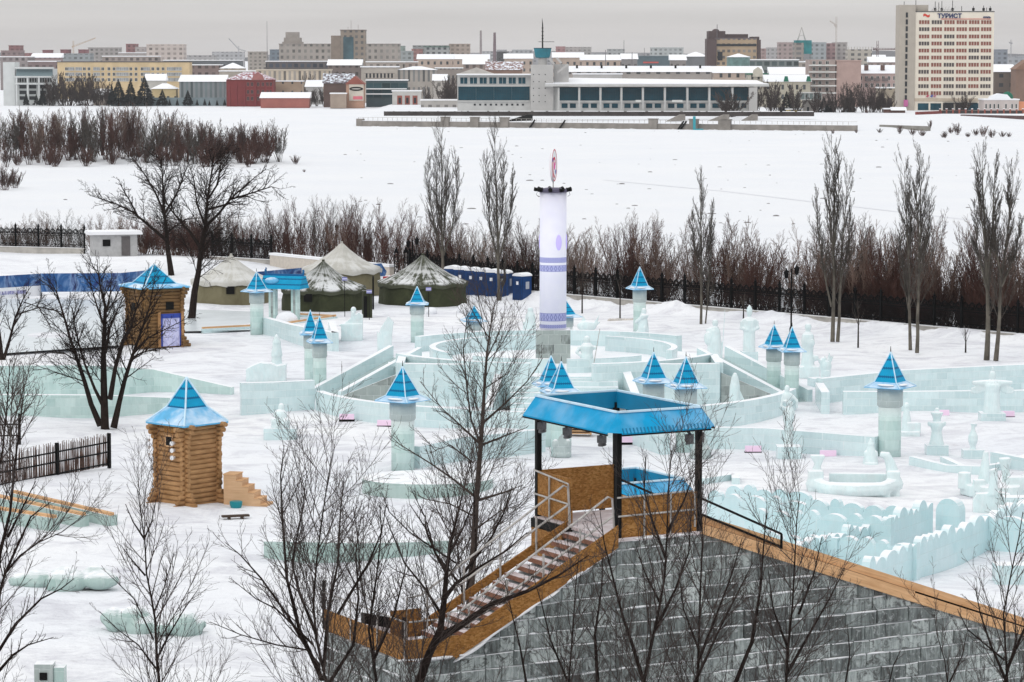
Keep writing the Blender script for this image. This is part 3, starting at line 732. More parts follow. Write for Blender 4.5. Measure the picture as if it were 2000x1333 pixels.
# ---- towers with blue pointed roofs
def tower_proto():
    t = thing('ice_tower', 'x', 'ice tower', (0, 0, 0), 0, 'ice towers with blue pointed roofs')
    mb = MB(); mb.lathe([(0.60, -0.3), (0.60, 2.75)], 20); mb.build('shaft', M['ice_tower'], t, True)
    mb = MB(); mb.lathe([(0.55, 2.60), (0.68, 2.75), (0.68, 3.72)], 20); mb.build('drum', M['ice_drum'], t, True)
    r = MB(); s = 0.62
    z0 = 3.95; zt = 5.45
    c = [(-s, -s), (s, -s), (s, s), (-s, s)]
    for i in range(4):
        a, b = c[i], c[(i+1) % 4]; r.poly([(a[0], a[1], z0), (b[0], b[1], z0), (0, 0, zt)])
    ro = r.build('roof', M['roof_blue'], t)
    f = MB(); S = 1.04; ze = 3.70
    C = [(-S, -S), (S, -S), (S, S), (-S, S)]
    for i in range(4):
        a, b, A, B = c[i], c[(i+1) % 4], C[i], C[(i+1) % 4]
        k = 5
        for j in range(k):
            t0, t1 = j/k, (j+1)/k
            def L(tt, p, q): return (p[0]+(q[0]-p[0])*tt, p[1]+(q[1]-p[1])*tt)
            def cur(p, q, tt):
                x, y = L(tt, p, q); return (x, y, z0+(ze-z0)*(1-(1-tt)**1.6))
            f.quad(cur(a, A, t0), cur(a, A, t1), cur(b, B, t1), cur(b, B, t0))
    f.poly([(p[0], p[1], ze-0.03) for p in reversed(C)])
    for i in range(4):
        A, B = C[i], C[(i+1) % 4]; f.quad((A[0], A[1], ze-0.03), (B[0], B[1], ze-0.03), (B[0], B[1], ze), (A[0], A[1], ze))
    f.build('eave', M['eave_blue'], ro)
    h = MB()
    for i in range(4):
        a, A = c[i], C[i]; h.tube([(A[0]*0.98, A[1]*0.98, ze+0.02), (a[0], a[1], z0+0.02), (0, 0, zt)], 0.032, 5)
    h.build('hip_trim', M['trim'], ro)
    sn = MB(); rng = random.Random(4)
    for i in range(4):
        A = Vector(C[i]+(0,)); B = Vector(C[(i+1) % 4]+(0,)); a = Vector(c[i]+(0,)); b = Vector(c[(i+1) % 4]+(0,))
        m0, m1 = rng.uniform(0.08, 0.3), rng.uniform(0.62, 0.92)
        mid = ((A+(B-A)*((m0+m1)/2))*0.42+(a+(b-a)*((m0+m1)/2))*0.58)
        d = (B-A).normalized(); rx = (m1-m0)*0.85
        mt = Matrix.Rotation(math.atan2(d.y, d.x), 3, 'Z')
        sn.ell((mid.x, mid.y, 3.83), (rx, 0.19, 0.055), k=10, rings=6, mat=mt)
    sn.build('eave_snow', M['snow'], ro, True)
    fi = MB(); fi.tube([(0, 0, zt-0.05), (0, 0, zt+0.28)], [0.035, 0.012], 5); fi.build('finial', M['black'], ro)
    return t
TOWERS = [
 (1249, 656, 0.78, 0.95, 0.35, 'ice tower with blue pointed roof by the iron fence, right of the banner pillar'),
 (815, 668, 0.80, 0.75, 0.0, 'ice tower with blue pointed roof in front of the dark green tent'),
 (926, 690, 0.83, 0.62, 0.15, 'ice tower with blue pointed roof seen through the top of the central bare tree'),
 (502, 652, 0.84, 0.86, 0.78, 'ice tower joined to the blue tiled gate in front of the tents'),
 (607, 752, 0.66, 0.88, 0.1, 'rear tower of the pair left of the ice stage'),
 (625, 776, 0.68, 0.92, 0.25, 'front tower of the pair left of the ice stage'),
 (787, 921, 0.98, 0.98, 0.98, 'large ice tower left of the central bare tree, on a round green plinth'),
 (1076, 872, 0.84, 0.90, 0.2, 'rear tower of the pair behind the gazebo roof, below the banner pillar'),
 (1096, 892, 0.89, 0.92, 0.25, 'front tower of the pair behind the gazebo roof, below the banner pillar'),
 (1276, 868, 0.86, 0.92, 0.3, 'left tower of the gate pair behind the right half of the gazebo roof'),
 (1339, 880, 0.87, 0.92, 0.25, 'right tower of the gate pair, next to the large right gazebo corner'),
 (1511, 775, 0.72, 0.82, 0.3, 'rear tower of the pair at the right end of the stage slide'),
 (1546, 785, 0.73, 0.84, 0.1, 'front tower of the pair at the right end of the stage slide'),
 (1737, 897, 0.99, 1.03, 1.02, 'large ice tower standing alone on the right, before the maze walls'),
 (1104, 690, 0.86, 0.7, 0.5, 'tower mostly hidden behind the white banner pillar, only a slice of blue roof showing'),
]
tp = None
for (x, yb, sx_, sz_, rz, lab) in TOWERS:
    p = G(x, yb)
    if tp is None: tp = tower_proto(); tp.location = p; tp.rotation_euler = (0, 0, rz); tp.scale = (sx_, sx_, sz_); tp['label'] = lab
    else: dup(tp, p, rz, lab, (sx_, sx_, sz_))
mb = MB(); mb.lathe([(2.35, -0.3), (2.35, 0.62), (2.2, 0.68)], 40, sx=1.35); one('ice_plinth', 'round green ice plinth below the large left tower', 'ice plinth', mb, M['ice_green'], loc=G(835, 958))

# ---- banner pillar
bp = thing('banner_pillar', 'tall white printed banner pillar with spotlights on top, on a clear ice base', 'pillar', (CX-0.03, CY-0.5, 1.75))
def make_banner():
    m = NT('banner_print'); o = m.coord(); x = m.xyz(o); z = x[2]
    ang = m.math('MULTIPLY', m.math('ARCTAN2', x[1], x[0]), 0.84)
    nz = m.noise(o, 0.8, 3.0)
    col = m.mix(m.rng(nz, 0.3, 0.7), (0.80, 0.80, 0.95, 1), (0.87, 0.87, 0.96, 1))
    def band(c0, c1): return m.math('MULTIPLY', m.math('GREATER_THAN', z, c0), m.math('LESS_THAN', z, c1))
    ink = (0.24, 0.26, 0.56, 1); pale = (0.46, 0.48, 0.78, 1)
    def orn(z0, z1, per):
        zc = (z0+z1)/2; u = m.math('SUBTRACT', m.math('FRACT', m.math('DIVIDE', ang, per)), 0.5)
        v = m.math('DIVIDE', m.math('SUBTRACT', z, zc), (z1-z0))
        d = m.math('ADD', m.math('ABSOLUTE', u), m.math('ABSOLUTE', m.math('MULTIPLY', v, 0.9)))
        dia = m.math('LESS_THAN', m.math('ABSOLUTE', m.math('SUBTRACT', d, 0.33)), 0.11)
        ln = m.math('GREATER_THAN', m.math('ABSOLUTE', v), 0.42)
        return m.math('MAXIMUM', dia, ln)
    for (z0, z1, per) in ((1.95, 2.85, 0.30), (1.62, 1.83, 0.15)):
        pass
    H = {'low': (2.18, 2.40, 0.14), 'lowbig': (2.62, 3.12, 0.26), 'mid': (5.72, 6.12, 0.26), 'midtop': (6.28, 6.60, 0.14)}
    for k_, (z0, z1, per) in H.items():
        col = m.mix(band(z0, z1), col, pale)
        col = m.mix(m.math('MULTIPLY', band(z0, z1), orn(z0, z1, per)), col, ink)
    return m.fin(col, 0.5, 0.3)
M['banner'] = make_banner()
Hb = 8.65
mb = MB(); mb.lathe([(0.84, 2.1), (0.84, Hb+2.1-0.05)], 40); mb.build('printed_banner', M['banner'], bp, True)
mb = MB()
for i in range(2):
    for j in range(4): mb.box((0.03, 0.0, 0.28+0.52*j), (2.15, 2.0, 0.50) if True else 0)
mb = MB(); mb.box((0, 0, 1.03), (2.15, 2.0, 2.1)); mb.build('ice_base', M['ice_clear'], bp)
mb = MB(); mb.lathe([(0.86, Hb+2.0), (0.95, Hb+2.02), (0.95, Hb+2.2), (0.4, Hb+2.28)], 30); mb.build('top_ring', plain('dark_ring', (0.10, 0.09, 0.14)), bp)
for i in range(9):
    a = 2*math.pi*i/9+0.35
    mb = MB(); mb.box((0, 0, 0.0), (0.20, 0.26, 0.20), rz=0.0); mb.tube([(0, 0.08, 0), (0.0, -0.18, 0.04)], [0.08, 0.13], 8); o = mb.build('spotlight', M['black'], bp); o.location = (math.cos(a)*1.02, math.sin(a)*1.02, Hb+2.16); o.rotation_euler = (0, 0, a+math.pi/2)
mb = MB()
for s in (-1, 1): mb.tube([(s*0.98, -0.2, Hb+2.05), (s*1.06, -0.2, Hb+1.85), (s*0.9, -0.3, Hb+1.75)], 0.015, 4)
mb.build('cable', M['black'], bp)
lamp_v = emit('violet_lamp', (0.55, 0.47, 0.93), 0.2)
for a in (-math.pi/2+0.42, -math.pi-0.12, -0.1):
    mb = MB(); mb.ell((0, 0, 0), (0.20, 0.035, 0.5), k=10, rings=6); o = mb.build('violet_lantern', lamp_v, bp, True); o.location = (math.cos(a)*0.845, math.sin(a)*0.845, 7.55); o.rotation_euler = (0, 0, a+math.pi/2)
# emblem disc on a mast, nearly edge on
mb = MB(); mb.tube([(0, 0, Hb+2.2), (0, 0, Hb+2.75)], 0.04, 6); mb.build('mast', M['grey_metal'], bp)
em = MB(); em.lathe([(1.03, -0.05), (1.03, 0.05)], 36)
eo = em.build('emblem_disc', M['white'], bp); eo.location = (0.02, 0, Hb+2.2+0.45+1.03); eo.rotation_euler = (math.pi/2, 0, R(80))
pink = plain('emblem_pink', (0.80, 0.10, 0.38)); redm = plain('emblem_red', (0.60, 0.02, 0.05)); blu = plain('emblem_blue', (0.03, 0.10, 0.42))
for sgn in (1, -1):
    zf = 0.06*sgn
    def band_(pts, wd, mat, nm):
        mb = MB()
        for (a, b) in zip(pts, pts[1:]):
            mb.bar((a[0], a[1], zf), (b[0], b[1], zf), wd, h=0.012)
        mb.build(nm, mat, eo)
    band_([(math.cos(t)*(0.30+0.09*t), math.sin(t)*(0.30+0.09*t)) for t in [0.25*i for i in range(20)]], 0.16, redm, 'red_swirl')
    mb = MB(); mb.lathe([(0.24, -0.007), (0.24, 0.007)], 14, (0.05, -0.05, zf)); mb.build('pink_dot', pink, eo)
    mb = MB(); mb.lathe([(0.14, -0.007), (0.14, 0.007)], 12, (0.52, -0.42, zf)); mb.build('blue_dot', blu, eo)
    mb = MB(); mb.lathe([(0.13, -0.007), (0.13, 0.007)], 12, (-0.62, 0.35, zf)); mb.build('blue_dot', blu, eo)
    band_([(math.cos(t)*0.97, math.sin(t)*0.97) for t in [2*math.pi*i/36 for i in range(37)]], 0.05, redm, 'rim')

# ---- pink lamp boxes frozen into wall feet
pk = emit('pink_lamp', (0.84, 0.63, 0.79), 0.03)
PB = [(678, 821, 'left'), (752, 833, 'b'), (838, 905, 'c'), (992, 884, 'd'), (1222, 866, 'e'), (1470, 884, 'f'), (1616, 893, 'g'), (1838, 813, 'h'), (1965, 815, 'i')]
PL = ['pink lamp box at the foot of the curved wall left of the large left tower', 'larger pink lamp box touching the large left tower', 'pink lamp box at the wall foot right of the large left tower', 'pink lamp box behind the trunk of the central tree', 'pink lamp box under the gazebo roof by the gate', 'reddish lamp box at the foot of the straight right wall, left one', 'bright pink lamp box at the foot of the straight right wall near the large tower', 'pink lamp box at the foot of the maze wall', 'violet lamp box at the foot of the maze wall by the winged figure']
for (x, y, _), lab in zip(PB, PL):
    p = G(x, y); t = thing('lamp_box', lab, 'lamp', (p.x, p.y-0.30, 0), 0, 'coloured lamp boxes at the wall feet')
    mb = MB(); mb.box((0, 0, 0.24), (0.85, 0.22, 0.30)); mb.build('lens', pk, t)
    mb = MB(); mb.box((0, 0.02, 0.03), (0.9, 0.26, 0.12)); mb.build('housing', M['black'], t)

# ---- blue tiled gate next to the tower by the tents
p = G(558, 628); gt = thing('ice_gate', 'gate of two ice posts carrying a blue tiled gable roof in front of the tents', 'gate', p, -0.32)
for dx in (-1.05, 0.85):
    mb = MB(); mb.box((dx, 0, 1.25), (0.55, 0.55, 2.9)); mb.build('post', M['ice_tower'], gt)
    mb = MB(); mb.box((dx, -0.285, 1.25), (0.18, 0.03, 2.6)); mb.build('slot', M['ice_clear'], gt)
mb = MB(); mb.extr([(-1.0, 2.62), (1.0, 2.62), (0.35, 3.6), (-0.35, 3.6)], -1.75, 1.6, fr=lambda v: Vector((v.y, v.x, v.z))); rf = mb.build('roof', M['roof_blue'], gt)
mb = MB(); mb.box((-0.07, 0, 3.66), (3.2, 0.2, 0.18)); mb.tube([(-1.65, 0, 3.6), (-1.68, 0, 4.05), (-1.62, 0, 4.2)], 0.09, 6); mb.tube([(1.5, 0, 3.6), (1.54, 0, 4.0), (1.5, 0, 4.1)], 0.09, 6); mb.build('ridge', plain('ridge_blue', (0.004, 0.12, 0.30)), rf)
mb = MB(); mb.ell((-0.9, -0.62, 3.24), (0.62, 0.3, 0.2), k=10, rings=6, mat=Matrix.Rotation(0.95, 3, 'X')); mb.build('roof_snow', M['eave_blue'], rf, True)
mb = MB(); mb.bar(G(0, 0) if False else (0, 0, 0), (0, 0, 1), 0.1)
for i, (a, b) in enumerate((((520+40, 640), (655, 625)), ((582, 622), (655, 626)), ((395, 650), (490, 645)))):
    a, b = G(*a), G(*b); mb = MB(); mb.box((0, 0, 0.35), ((b-a).length, 0.16, 0.14)); mb.box((0, 0, 0.12), ((b-a).length, 0.4, 0.34), 1)
    o = mb.build('rink_board', [M['timber'], M['ice']]); o.location = (a+b)/2; o.rotation_euler = (0, 0, math.atan2((b-a).y, (b-a).x))
    tag(o, ['timber topped rink edge in front of the gate', 'timber topped rink edge behind the gate pointing right', 'timber edge of the grey rink left of the gate tower'][i], 'board', 'timber rink edges')
a, b, c, d = G(300, 652), G(495, 648), G(500, 612), G(330, 606)
mb = MB(); mb.quad(*[(q.x, q.y, 0.12) for q in (a, b, c, d)]); o = mb.build('ice_rink', M['rink']); o['kind'] = 'structure'
a, b, c, d = G(-80, 700), G(240, 678), G(240, 590), G(-80, 585)
mb = MB(); mb.quad(*[(q.x, q.y, 0.13) for q in (a, b, c, d)]); o = mb.build('ice_rink', M['rink']); o['kind'] = 'structure'

# ---- carved sculptures: overlapping volumes fused into one skin by a voxel remesh
def carve(name, label, x, y, shapes, rz=0.0, vox=0.06, scale=1.0, mat='ice_carved', cat='ice sculpture', base=None):
    p = G(x, y); mb = MB()
    for s in shapes:
        if s[0] == 'e': mb.ell(s[1], s[2], k=12, rings=8)
        elif s[0] == 'b': mb.box(s[1], s[2], rz=s[3] if len(s) > 3 else 0.0)
        elif s[0] == 't': mb.tube(s[1], s[2], 8)
        elif s[0] == 'l': mb.lathe(s[1], 12, s[2] if len(s) > 2 else (0, 0, 0))
        elif s[0] == 'x': mb.extr(s[1], s[2], s[3])
    if base:
        t = thing(name, label, cat, p, rz, 'carved ice sculptures', scale)
        o = mb.build('figure', M[mat], t, True)
        b = MB(); b.box((0, 0, base[2]/2-0.1), (base[0], base[1], base[2]+0.2)); b.build('pedestal', M['ice'], t)
        o.location = (0, 0, base[2]-0.04)
    else:
        o = mb.build(name, M[mat], None, True); o.location = p; o.rotation_euler = (0, 0, rz); o.scale = (scale,)*3
        tag(o, label, cat, 'carved ice sculptures')
    md = o.modifiers.new('fuse', 'REMESH'); md.mode = 'VOXEL'; md.voxel_size = vox; md.use_smooth_shade = True
    return o
# guard on a tall plinth
def guard(h=1.0): return [('l', [(0.44, 0), (0.40, 1.2), (0.46, 1.7), (0.42, 2.1), (0.2, 2.35)]), ('e', (0, 0, 2.65), (0.2, 0.2, 0.27)), ('l', [(0.22, 2.75), (0.17, 2.95), (0.03, 3.2)]), ('t', [(-0.5, 0, 2.05), (-0.58, -0.1, 1.6), (-0.1, -0.42, 1.5)], [0.16, 0.14, 0.1]), ('t', [(0.5, 0, 2.05), (0.58, -0.1, 1.6), (0.1, -0.42, 1.45)], [0.16, 0.14, 0.1]), ('e', (0, 0, 2.1), (0.55, 0.3, 0.25))]
carve('guard_statue', 'helmeted ice guard with folded arms on a square block beside the tower pair', 1463, 715, guard(), 0.1, base=(1.05, 1.0, 1.0))
carve('spearman_statue', 'broad ice figure holding a thin spear at the back of the stage slide', 1395, 700, [('l', [(0.5, 0), (0.48, 1.2), (0.4, 1.9), (0.25, 2.2)]), ('e', (0.05, 0, 2.45), (0.22, 0.22, 0.28)), ('e', (-0.4, -0.2, 1.4), (0.35, 0.25, 0.5)), ('e', (-0.1, 0, 1.9), (0.5, 0.3, 0.3)), ('t', [(0.5, -0.1, -0.2), (0.72, -0.1, 3.4)], [0.05, 0.03])], 0, 0.05)
carve('robed_statue', 'robed ice woman with headscarf right of the tower pair', 1577, 738, [('l', [(0.55, 0), (0.5, 0.7), (0.46, 0.75), (0.36, 1.6), (0.44, 2.4), (0.38, 2.8), (0.15, 3.05)]), ('e', (0.02, 0, 3.3), (0.22, 0.22, 0.28)), ('e', (0.5, -0.1, 1.3), (0.22, 0.2, 0.22)), ('e', (0.1, -0.3, 2.3), (0.35, 0.2, 0.3)), ('b', (0.1, 0, 0.35), (1.3, 0.9, 0.8))], 0, 0.06)
carve('bird_sculpture', 'spiky ice bird with raised wings on a long bluish block', 1612, 757, [('e', (0, 0, 0.75), (0.42, 0.3, 0.45)), ('e', (-0.2, 0, 1.15), (0.16, 0.16, 0.2)), ('x', [(0.1, 0.4), (0.55, 1.5), (0.4, 1.1), (0.25, 1.6), (0.1, 1.1), (-0.05, 1.4)], -0.1, 0.1), ('x', [(-0.1, 0.4), (-0.65, 1.35), (-0.45, 1.0), (-0.5, 1.3), (-0.25, 1.0)], -0.15, 0.05), ('l', [(0.3, -0.1), (0.35, 0.5)])], 0.3, 0.05, base=(2.0, 1.1, 0.62))
carve('obelisk', 'slim pointed ice obelisk with a sloping fin inside the right curved wall', 1435, 806, [('l', [(0.42, -0.2), (0.30, 1.6), (0.2, 2.1), (0.08, 2.35)]), ('x', [(0.1, -0.2), (1.0, -0.2), (0.2, 1.5)], -0.18, 0.18)], 0.1, 0.05)
carve('twisted_statue', 'slender ice dancer on a twisted column above a cube, before the right wall', 1540, 897, [('l', [(0.45, 0), (0.25, 0.15), (0.2, 0.4), (0.24, 0.55), (0.19, 0.75), (0.25, 0.95), (0.2, 1.15), (0.28, 1.4), (0.32, 1.8), (0.2, 2.1)]), ('e', (-0.12, 0, 2.6), (0.28, 0.2, 0.3)), ('e', (-0.1, 0, 3.02), (0.15, 0.15, 0.2)), ('t', [(0.15, 0, 2.2), (-0.2, -0.15, 2.4), (0.1, 0, 2.75)], [0.14, 0.16, 0.12]), ('t', [(-0.3, 0, 2.6), (-0.42, -0.1, 2.15), (-0.15, -0.2, 2.0)], [0.1, 0.08, 0.06]), ('t', [(0.1, 0, 2.7), (0.42, -0.1, 2.4), (0.4, 0, 2.0)], [0.1, 0.08, 0.06])], 0, 0.05, base=(1.25, 1.1, 0.7))
carve('gnome_statue', 'small cone shaped ice gnome at the foot of the large right tower', 1700, 911, [('l', [(0.42, -0.1), (0.40, 0.25), (0.3, 0.7), (0.2, 1.0)]), ('e', (0, 0, 1.05), (0.19, 0.19, 0.2)), ('l', [(0.2, 1.12), (0.03, 1.45)]), ('e', (-0.25, -0.1, 0.62), (0.14, 0.14, 0.2)), ('e', (0.25, -0.1, 0.62), (0.14, 0.14, 0.2)), ('e', (0, -0.2, 0.1), (0.4, 0.3, 0.22))], 0, 0.045)
carve('bluish_ice_group', 'bluish ice group half hidden behind the large right tower', 1770, 850, [('l', [(0.3, 0), (0.25, 0.9), (0.15, 1.4)]), ('e', (0.0, 0, 1.6), (0.17, 0.17, 0.22)), ('b', (0.35, 0, 0.4), (0.8, 0.5, 0.6), 0.3), ('b', (0.1, 0, 0.0), (1.2, 0.8, 0.4))], 0, 0.05)
carve('chess_king', 'ice chess king with wide crown on two rough blocks', 1829, 887, [('l', [(0.42, 0), (0.34, 0.3), (0.27, 0.75), (0.36, 1.05), (0.34, 1.2), (0.2, 1.3), (0.22, 1.45), (0.34, 1.72), (0.30, 1.78)]), ('e', (-0.38, 0, 1.15), (0.12, 0.12, 0.15)), ('e', (0.38, 0, 1.15), (0.12, 0.12, 0.15)), ('l', [(0.12, 1.75), (0.12, 1.95), (0.03, 2.0)])], 0, 0.045, base=(1.15, 0.9, 0.5))
carve('vase', 'ice vase with narrow neck on a low block at the right', 1900, 892, [('l', [(0.2, 0), (0.14, 0.15), (0.26, 0.5), (0.25, 0.75), (0.1, 1.05), (0.1, 1.3), (0.17, 1.4)]), ('t', [(0.12, 0, 1.25), (0.2, 0, 1.38)], 0.04)], 0, 0.04, base=(1.1, 0.8, 0.38))
W_ = []
for i in range(7):
    xx = 0.35+0.13*i; W_.append(('t', [(xx, 0, 1.75-0.05*i), (xx+0.05, 0, 1.3-0.1*i+0.04*i*i*0.3)], [0.09, 0.05])); W_.append(('t', [(-xx, 0, 1.75-0.05*i), (-xx-0.05, 0, 1.3-0.1*i+0.04*i*i*0.3)], [0.09, 0.05]))
carve('winged_statue', 'winged ice figure with spread arms on a square block before the maze wall', 1937, 827, [('l', [(0.55, -0.1), (0.45, 0.6), (0.42, 1.2), (0.5, 1.6), (0.3, 1.9)]), ('e', (0, 0, 2.15), (0.2, 0.2, 0.3)), ('t', [(-1.15, 0, 1.75), (0, 0, 1.7), (1.15, 0, 1.75)], [0.1, 0.25, 0.1]), ('l', [(0.08, 2.3), (0.07, 2.65)])]+W_, 0, 0.045, base=(1.4, 1.2, 0.62))
# ship: hull ring with bow and stern heads
hull = [('t', [(-2.0, 0, 0.55), (-1.2, -0.75, 0.4), (0, -0.95, 0.36), (1.2, -0.75, 0.4), (2.0, 0, 0.6)], 0.34), ('b', (0, -0.55, 0.2), (3.2, 0.5, 0.9)), ('b', (0.2, 0.75, 0.45), (2.6, 0.35, 0.95)), ('b', (-1.75, 0, 0.5), (0.7, 0.8, 1.3)), ('b', (1.75, 0, 0.5), (0.6, 0.8, 1.3)), ('x', [(-1.95, 1.0), (-1.55, 1.0), (-1.5, 1.4), (-1.3, 1.85), (-2.05, 1.85), (-1.8, 1.45)], -0.2, 0.2), ('t', [(1.75, 0, 1.0), (1.62, 0, 1.5), (1.45, 0, 1.85), (1.15, 0, 1.9)], [0.3, 0.24, 0.2, 0.14])]
carve('ice_ship', 'ice boat with animal head bow and fan shaped stern in front of the fort', 1668, 968, hull, -0.06, 0.06, 1.05)
crown = [('l', [(1.55, 0.0), (1.55, 0.5)]), ('t', [(-1.4, -0.2, 0.3), (-1.4, -0.2, 1.05)], [0.32, 0.3]), ('t', [(-0.55, -0.3, 0.4), (-0.5, -0.3, 1.0), (-0.45, -0.3, 2.0)], [0.3, 0.26, 0.12]), ('t', [(0.65, 0, 0.4), (0.55, 0, 1.1), (0.5, 0, 1.65)], [0.25, 0.18, 0.3]), ('t', [(1.45, 0, 0.3), (1.5, 0, 0.85)], [0.25, 0.2]), ('b', (0.8, -0.9, 0.6), (0.8, 0.4, 0.6)), ('b', (-0.9, -0.9, 0.55), (0.5, 0.4, 0.5))]
carve('ice_ring_sculpture', 'round ice ring sculpture with upright spikes at the right edge', 1940, 965, crown, 0.1, 0.06, 1.05)
carve('swan_sculpture', 'ice swan with raised neck on a slab at the right edge before the fort', 1938, 1002, [('x', [(-0.85, -0.2), (0.75, -0.2), (0.78, 0.85), (0.3, 0.95), (-0.7, 0.85), (-0.85, 0.6)], -0.25, 0.25), ('t', [(0, -0.1, 0.8), (0.03, -0.1, 1.4), (0.05, -0.1, 1.75), (-0.02, -0.1, 1.95)], [0.24, 0.18, 0.17, 0.2])], -0.1, 0.05, 1.05)
mb = MB(); mb.box((0, 0, 0.35), (1.6, 0.9, 1.1)); mb.box((0.9, 0.1, 0.1), (1.4, 0.8, 0.7)); one('ice_blocks', 'rough ice blocks at the right edge beside the swan', 'ice block', mb, M['ice'], loc=G(1993, 1008))
mb = MB(); mb.box((0, 0, 0.3), (1.5, 1.0, 1.0)); mb.box((1.3, 0.4, 0.2), (1.2, 1.0, 0.9), rz=0.2); one('ice_blocks', 'stack of ice blocks on the snow right of the fort front wall', 'ice block', mb, M['ice'], loc=G(1978, 1140))
# left / back sculptures
carve('lion_house_sculpture', 'wide ice block with wavy top carrying a round figure, left of the tower pair', 521, 742, [('x', [(-1.3, -0.2), (1.25, -0.2), (1.3, 1.05), (0.7, 0.95), (0.3, 1.1), (-0.4, 1.15), (-0.9, 0.95), (-1.3, 0.75)], -0.55, 0.55), ('l', [(0.36, 1.0), (0.34, 1.5), (0.38, 1.55), (0.32, 2.0), (0.27, 2.3), (0.3, 2.4), (0.17, 2.75), (0.05, 2.95)], (0.65, 0.1, 0))], 0, 0.06, 1.0)
carve('seated_statue', 'seated ice figure on a low square block in the open snow on the left', 548, 857, [('l', [(0.55, -0.1), (0.5, 0.3), (0.36, 0.7), (0.25, 1.0)]), ('e', (0.05, 0, 1.15), (0.19, 0.19, 0.23)), ('e', (-0.3, -0.2, 0.4), (0.25, 0.3, 0.25)), ('e', (0.3, -0.2, 0.35), (0.25, 0.3, 0.25)), ('e', (0.0, -0.1, 0.75), (0.38, 0.28, 0.3))], 0, 0.05, base=(1.75, 1.3, 0.62))
carve('sphinx_sculpture', 'ice sphinx with raised head on a block in front of the green tent', 688, 661, [('b', (0, 0, 0.45), (1.6, 0.8, 1.3)), ('x', [(-1.1, 0.95), (0.8, 0.95), (0.8, 1.75), (0.5, 1.95), (0.25, 1.75), (0.2, 1.95), (-0.05, 2.0), (-0.1, 1.5), (-0.5, 1.2)], -0.3, 0.3), ('e', (0.1, 0, 2.1), (0.22, 0.22, 0.25))], 0, 0.06)
carve('wing_sculpture', 'tall leaning ice wing at the left corner of the stage', 752, 694, [('x', [(-0.45, -0.2), (0.45, -0.2), (0.5, 1.4), (0.62, 2.3), (0.25, 2.75), (-0.3, 1.9), (-0.5, 1.2)], -0.2, 0.2), ('t', [(-0.55, 0, 1.7), (-0.5, 0, 0.2)], 0.04)], 0, 0.06)
carve('spear_guard_statue', 'ice guard holding a long thin spear in front of the stage, right of the pillar', 1146, 783, [('l', [(0.28, 0), (0.36, 0.5), (0.4, 1.5), (0.36, 1.7), (0.42, 2.1), (0.25, 2.3)]), ('e', (0, 0, 2.5), (0.22, 0.2, 0.27)), ('t', [(-0.4, 0, 2.05), (-0.62, -0.1, 1.75), (-0.35, -0.2, 1.55)], [0.14, 0.12, 0.1]), ('t', [(0.4, 0, 2.05), (0.6, -0.1, 2.0)], [0.14, 0.1])], 0, 0.05, base=(0.72, 0.72, 1.25))
mb = MB(); p = G(1151, 783); mb.tube([(0.05, 0, 1.1), (0.62, 0, 4.45)], [0.03, 0.02], 5); one('ice_spear', 'long thin grey spear leaning in the hand of the ice guard', 'spear', mb, M['grey_metal'], loc=(p.x, p.y-0.5, 0))
carve('fish_sculpture', 'leaping ice fish with raised tail behind the stage, right of the pillar', 1146, 662, [('e', (0, 0, 0.95), (0.75, 0.35, 0.42)), ('l', [(0.4, -0.2), (0.25, 0.6)]), ('x', [(0.4, 1.0), (1.0, 1.9), (0.75, 1.2), (1.1, 1.35), (0.6, 0.8)], -0.1, 0.1), ('x', [(-0.4, 1.2), (-0.3, 1.75), (0.0, 1.3)], -0.08, 0.08)], 0, 0.06, 1.0)
carve('rider_relief', 'carved ice figure leaning on the front of the tower by the fence', 1256, 668, [('l', [(0.45, -0.2), (0.42, 1.0), (0.3, 1.8), (0.2, 2.1)]), ('e', (0.05, 0, 2.25), (0.2, 0.2, 0.25)), ('t', [(-0.6, -0.1, 1.4), (0.0, -0.3, 1.9), (0.35, -0.1, 1.9)], [0.12, 0.18, 0.12]), ('t', [(-0.5, -0.1, 0.6), (0.2, -0.3, 1.1)], [0.15, 0.2])], 0, 0.06)
carve('block_statue', 'blocky ice figure standing left behind the banner pillar', 1036, 676, [('l', [(0.45, -0.2), (0.42, 1.3), (0.36, 2.2), (0.2, 2.5)]), ('e', (0, 0, 2.6), (0.22, 0.2, 0.25)), ('b', (-0.1, 0, 1.0), (0.9, 0.6, 1.6))], 0, 0.07)
carve('bear_sculpture', 'rounded ice bear standing on the snow behind the gazebo post', 1097, 893, [('l', [(0.44, -0.1), (0.5, 0.4), (0.36, 1.0), (0.34, 1.3)]), ('e', (0, 0, 1.55), (0.3, 0.28, 0.32)), ('e', (-0.3, -0.2, 0.7), (0.22, 0.22, 0.28)), ('e', (0.3, -0.2, 0.7), (0.22, 0.22, 0.28)), ('e', (0.0, -0.2, 0.15), (0.5, 0.35, 0.25)), ('l', [(0.16, 1.7), (0.14, 2.0)])], 0, 0.05, 1.0, mat='ice_drum')
carve('cone_sculpture', 'rough ice cone beside the right gazebo post', 1368, 892, [('l', [(0.62, -0.1), (0.5, 0.3), (0.3, 1.0), (0.16, 1.35)]), ('e', (0.1, -0.1, 0.3), (0.5, 0.4, 0.35))], 0, 0.06, 1.0, mat='ice_drum')
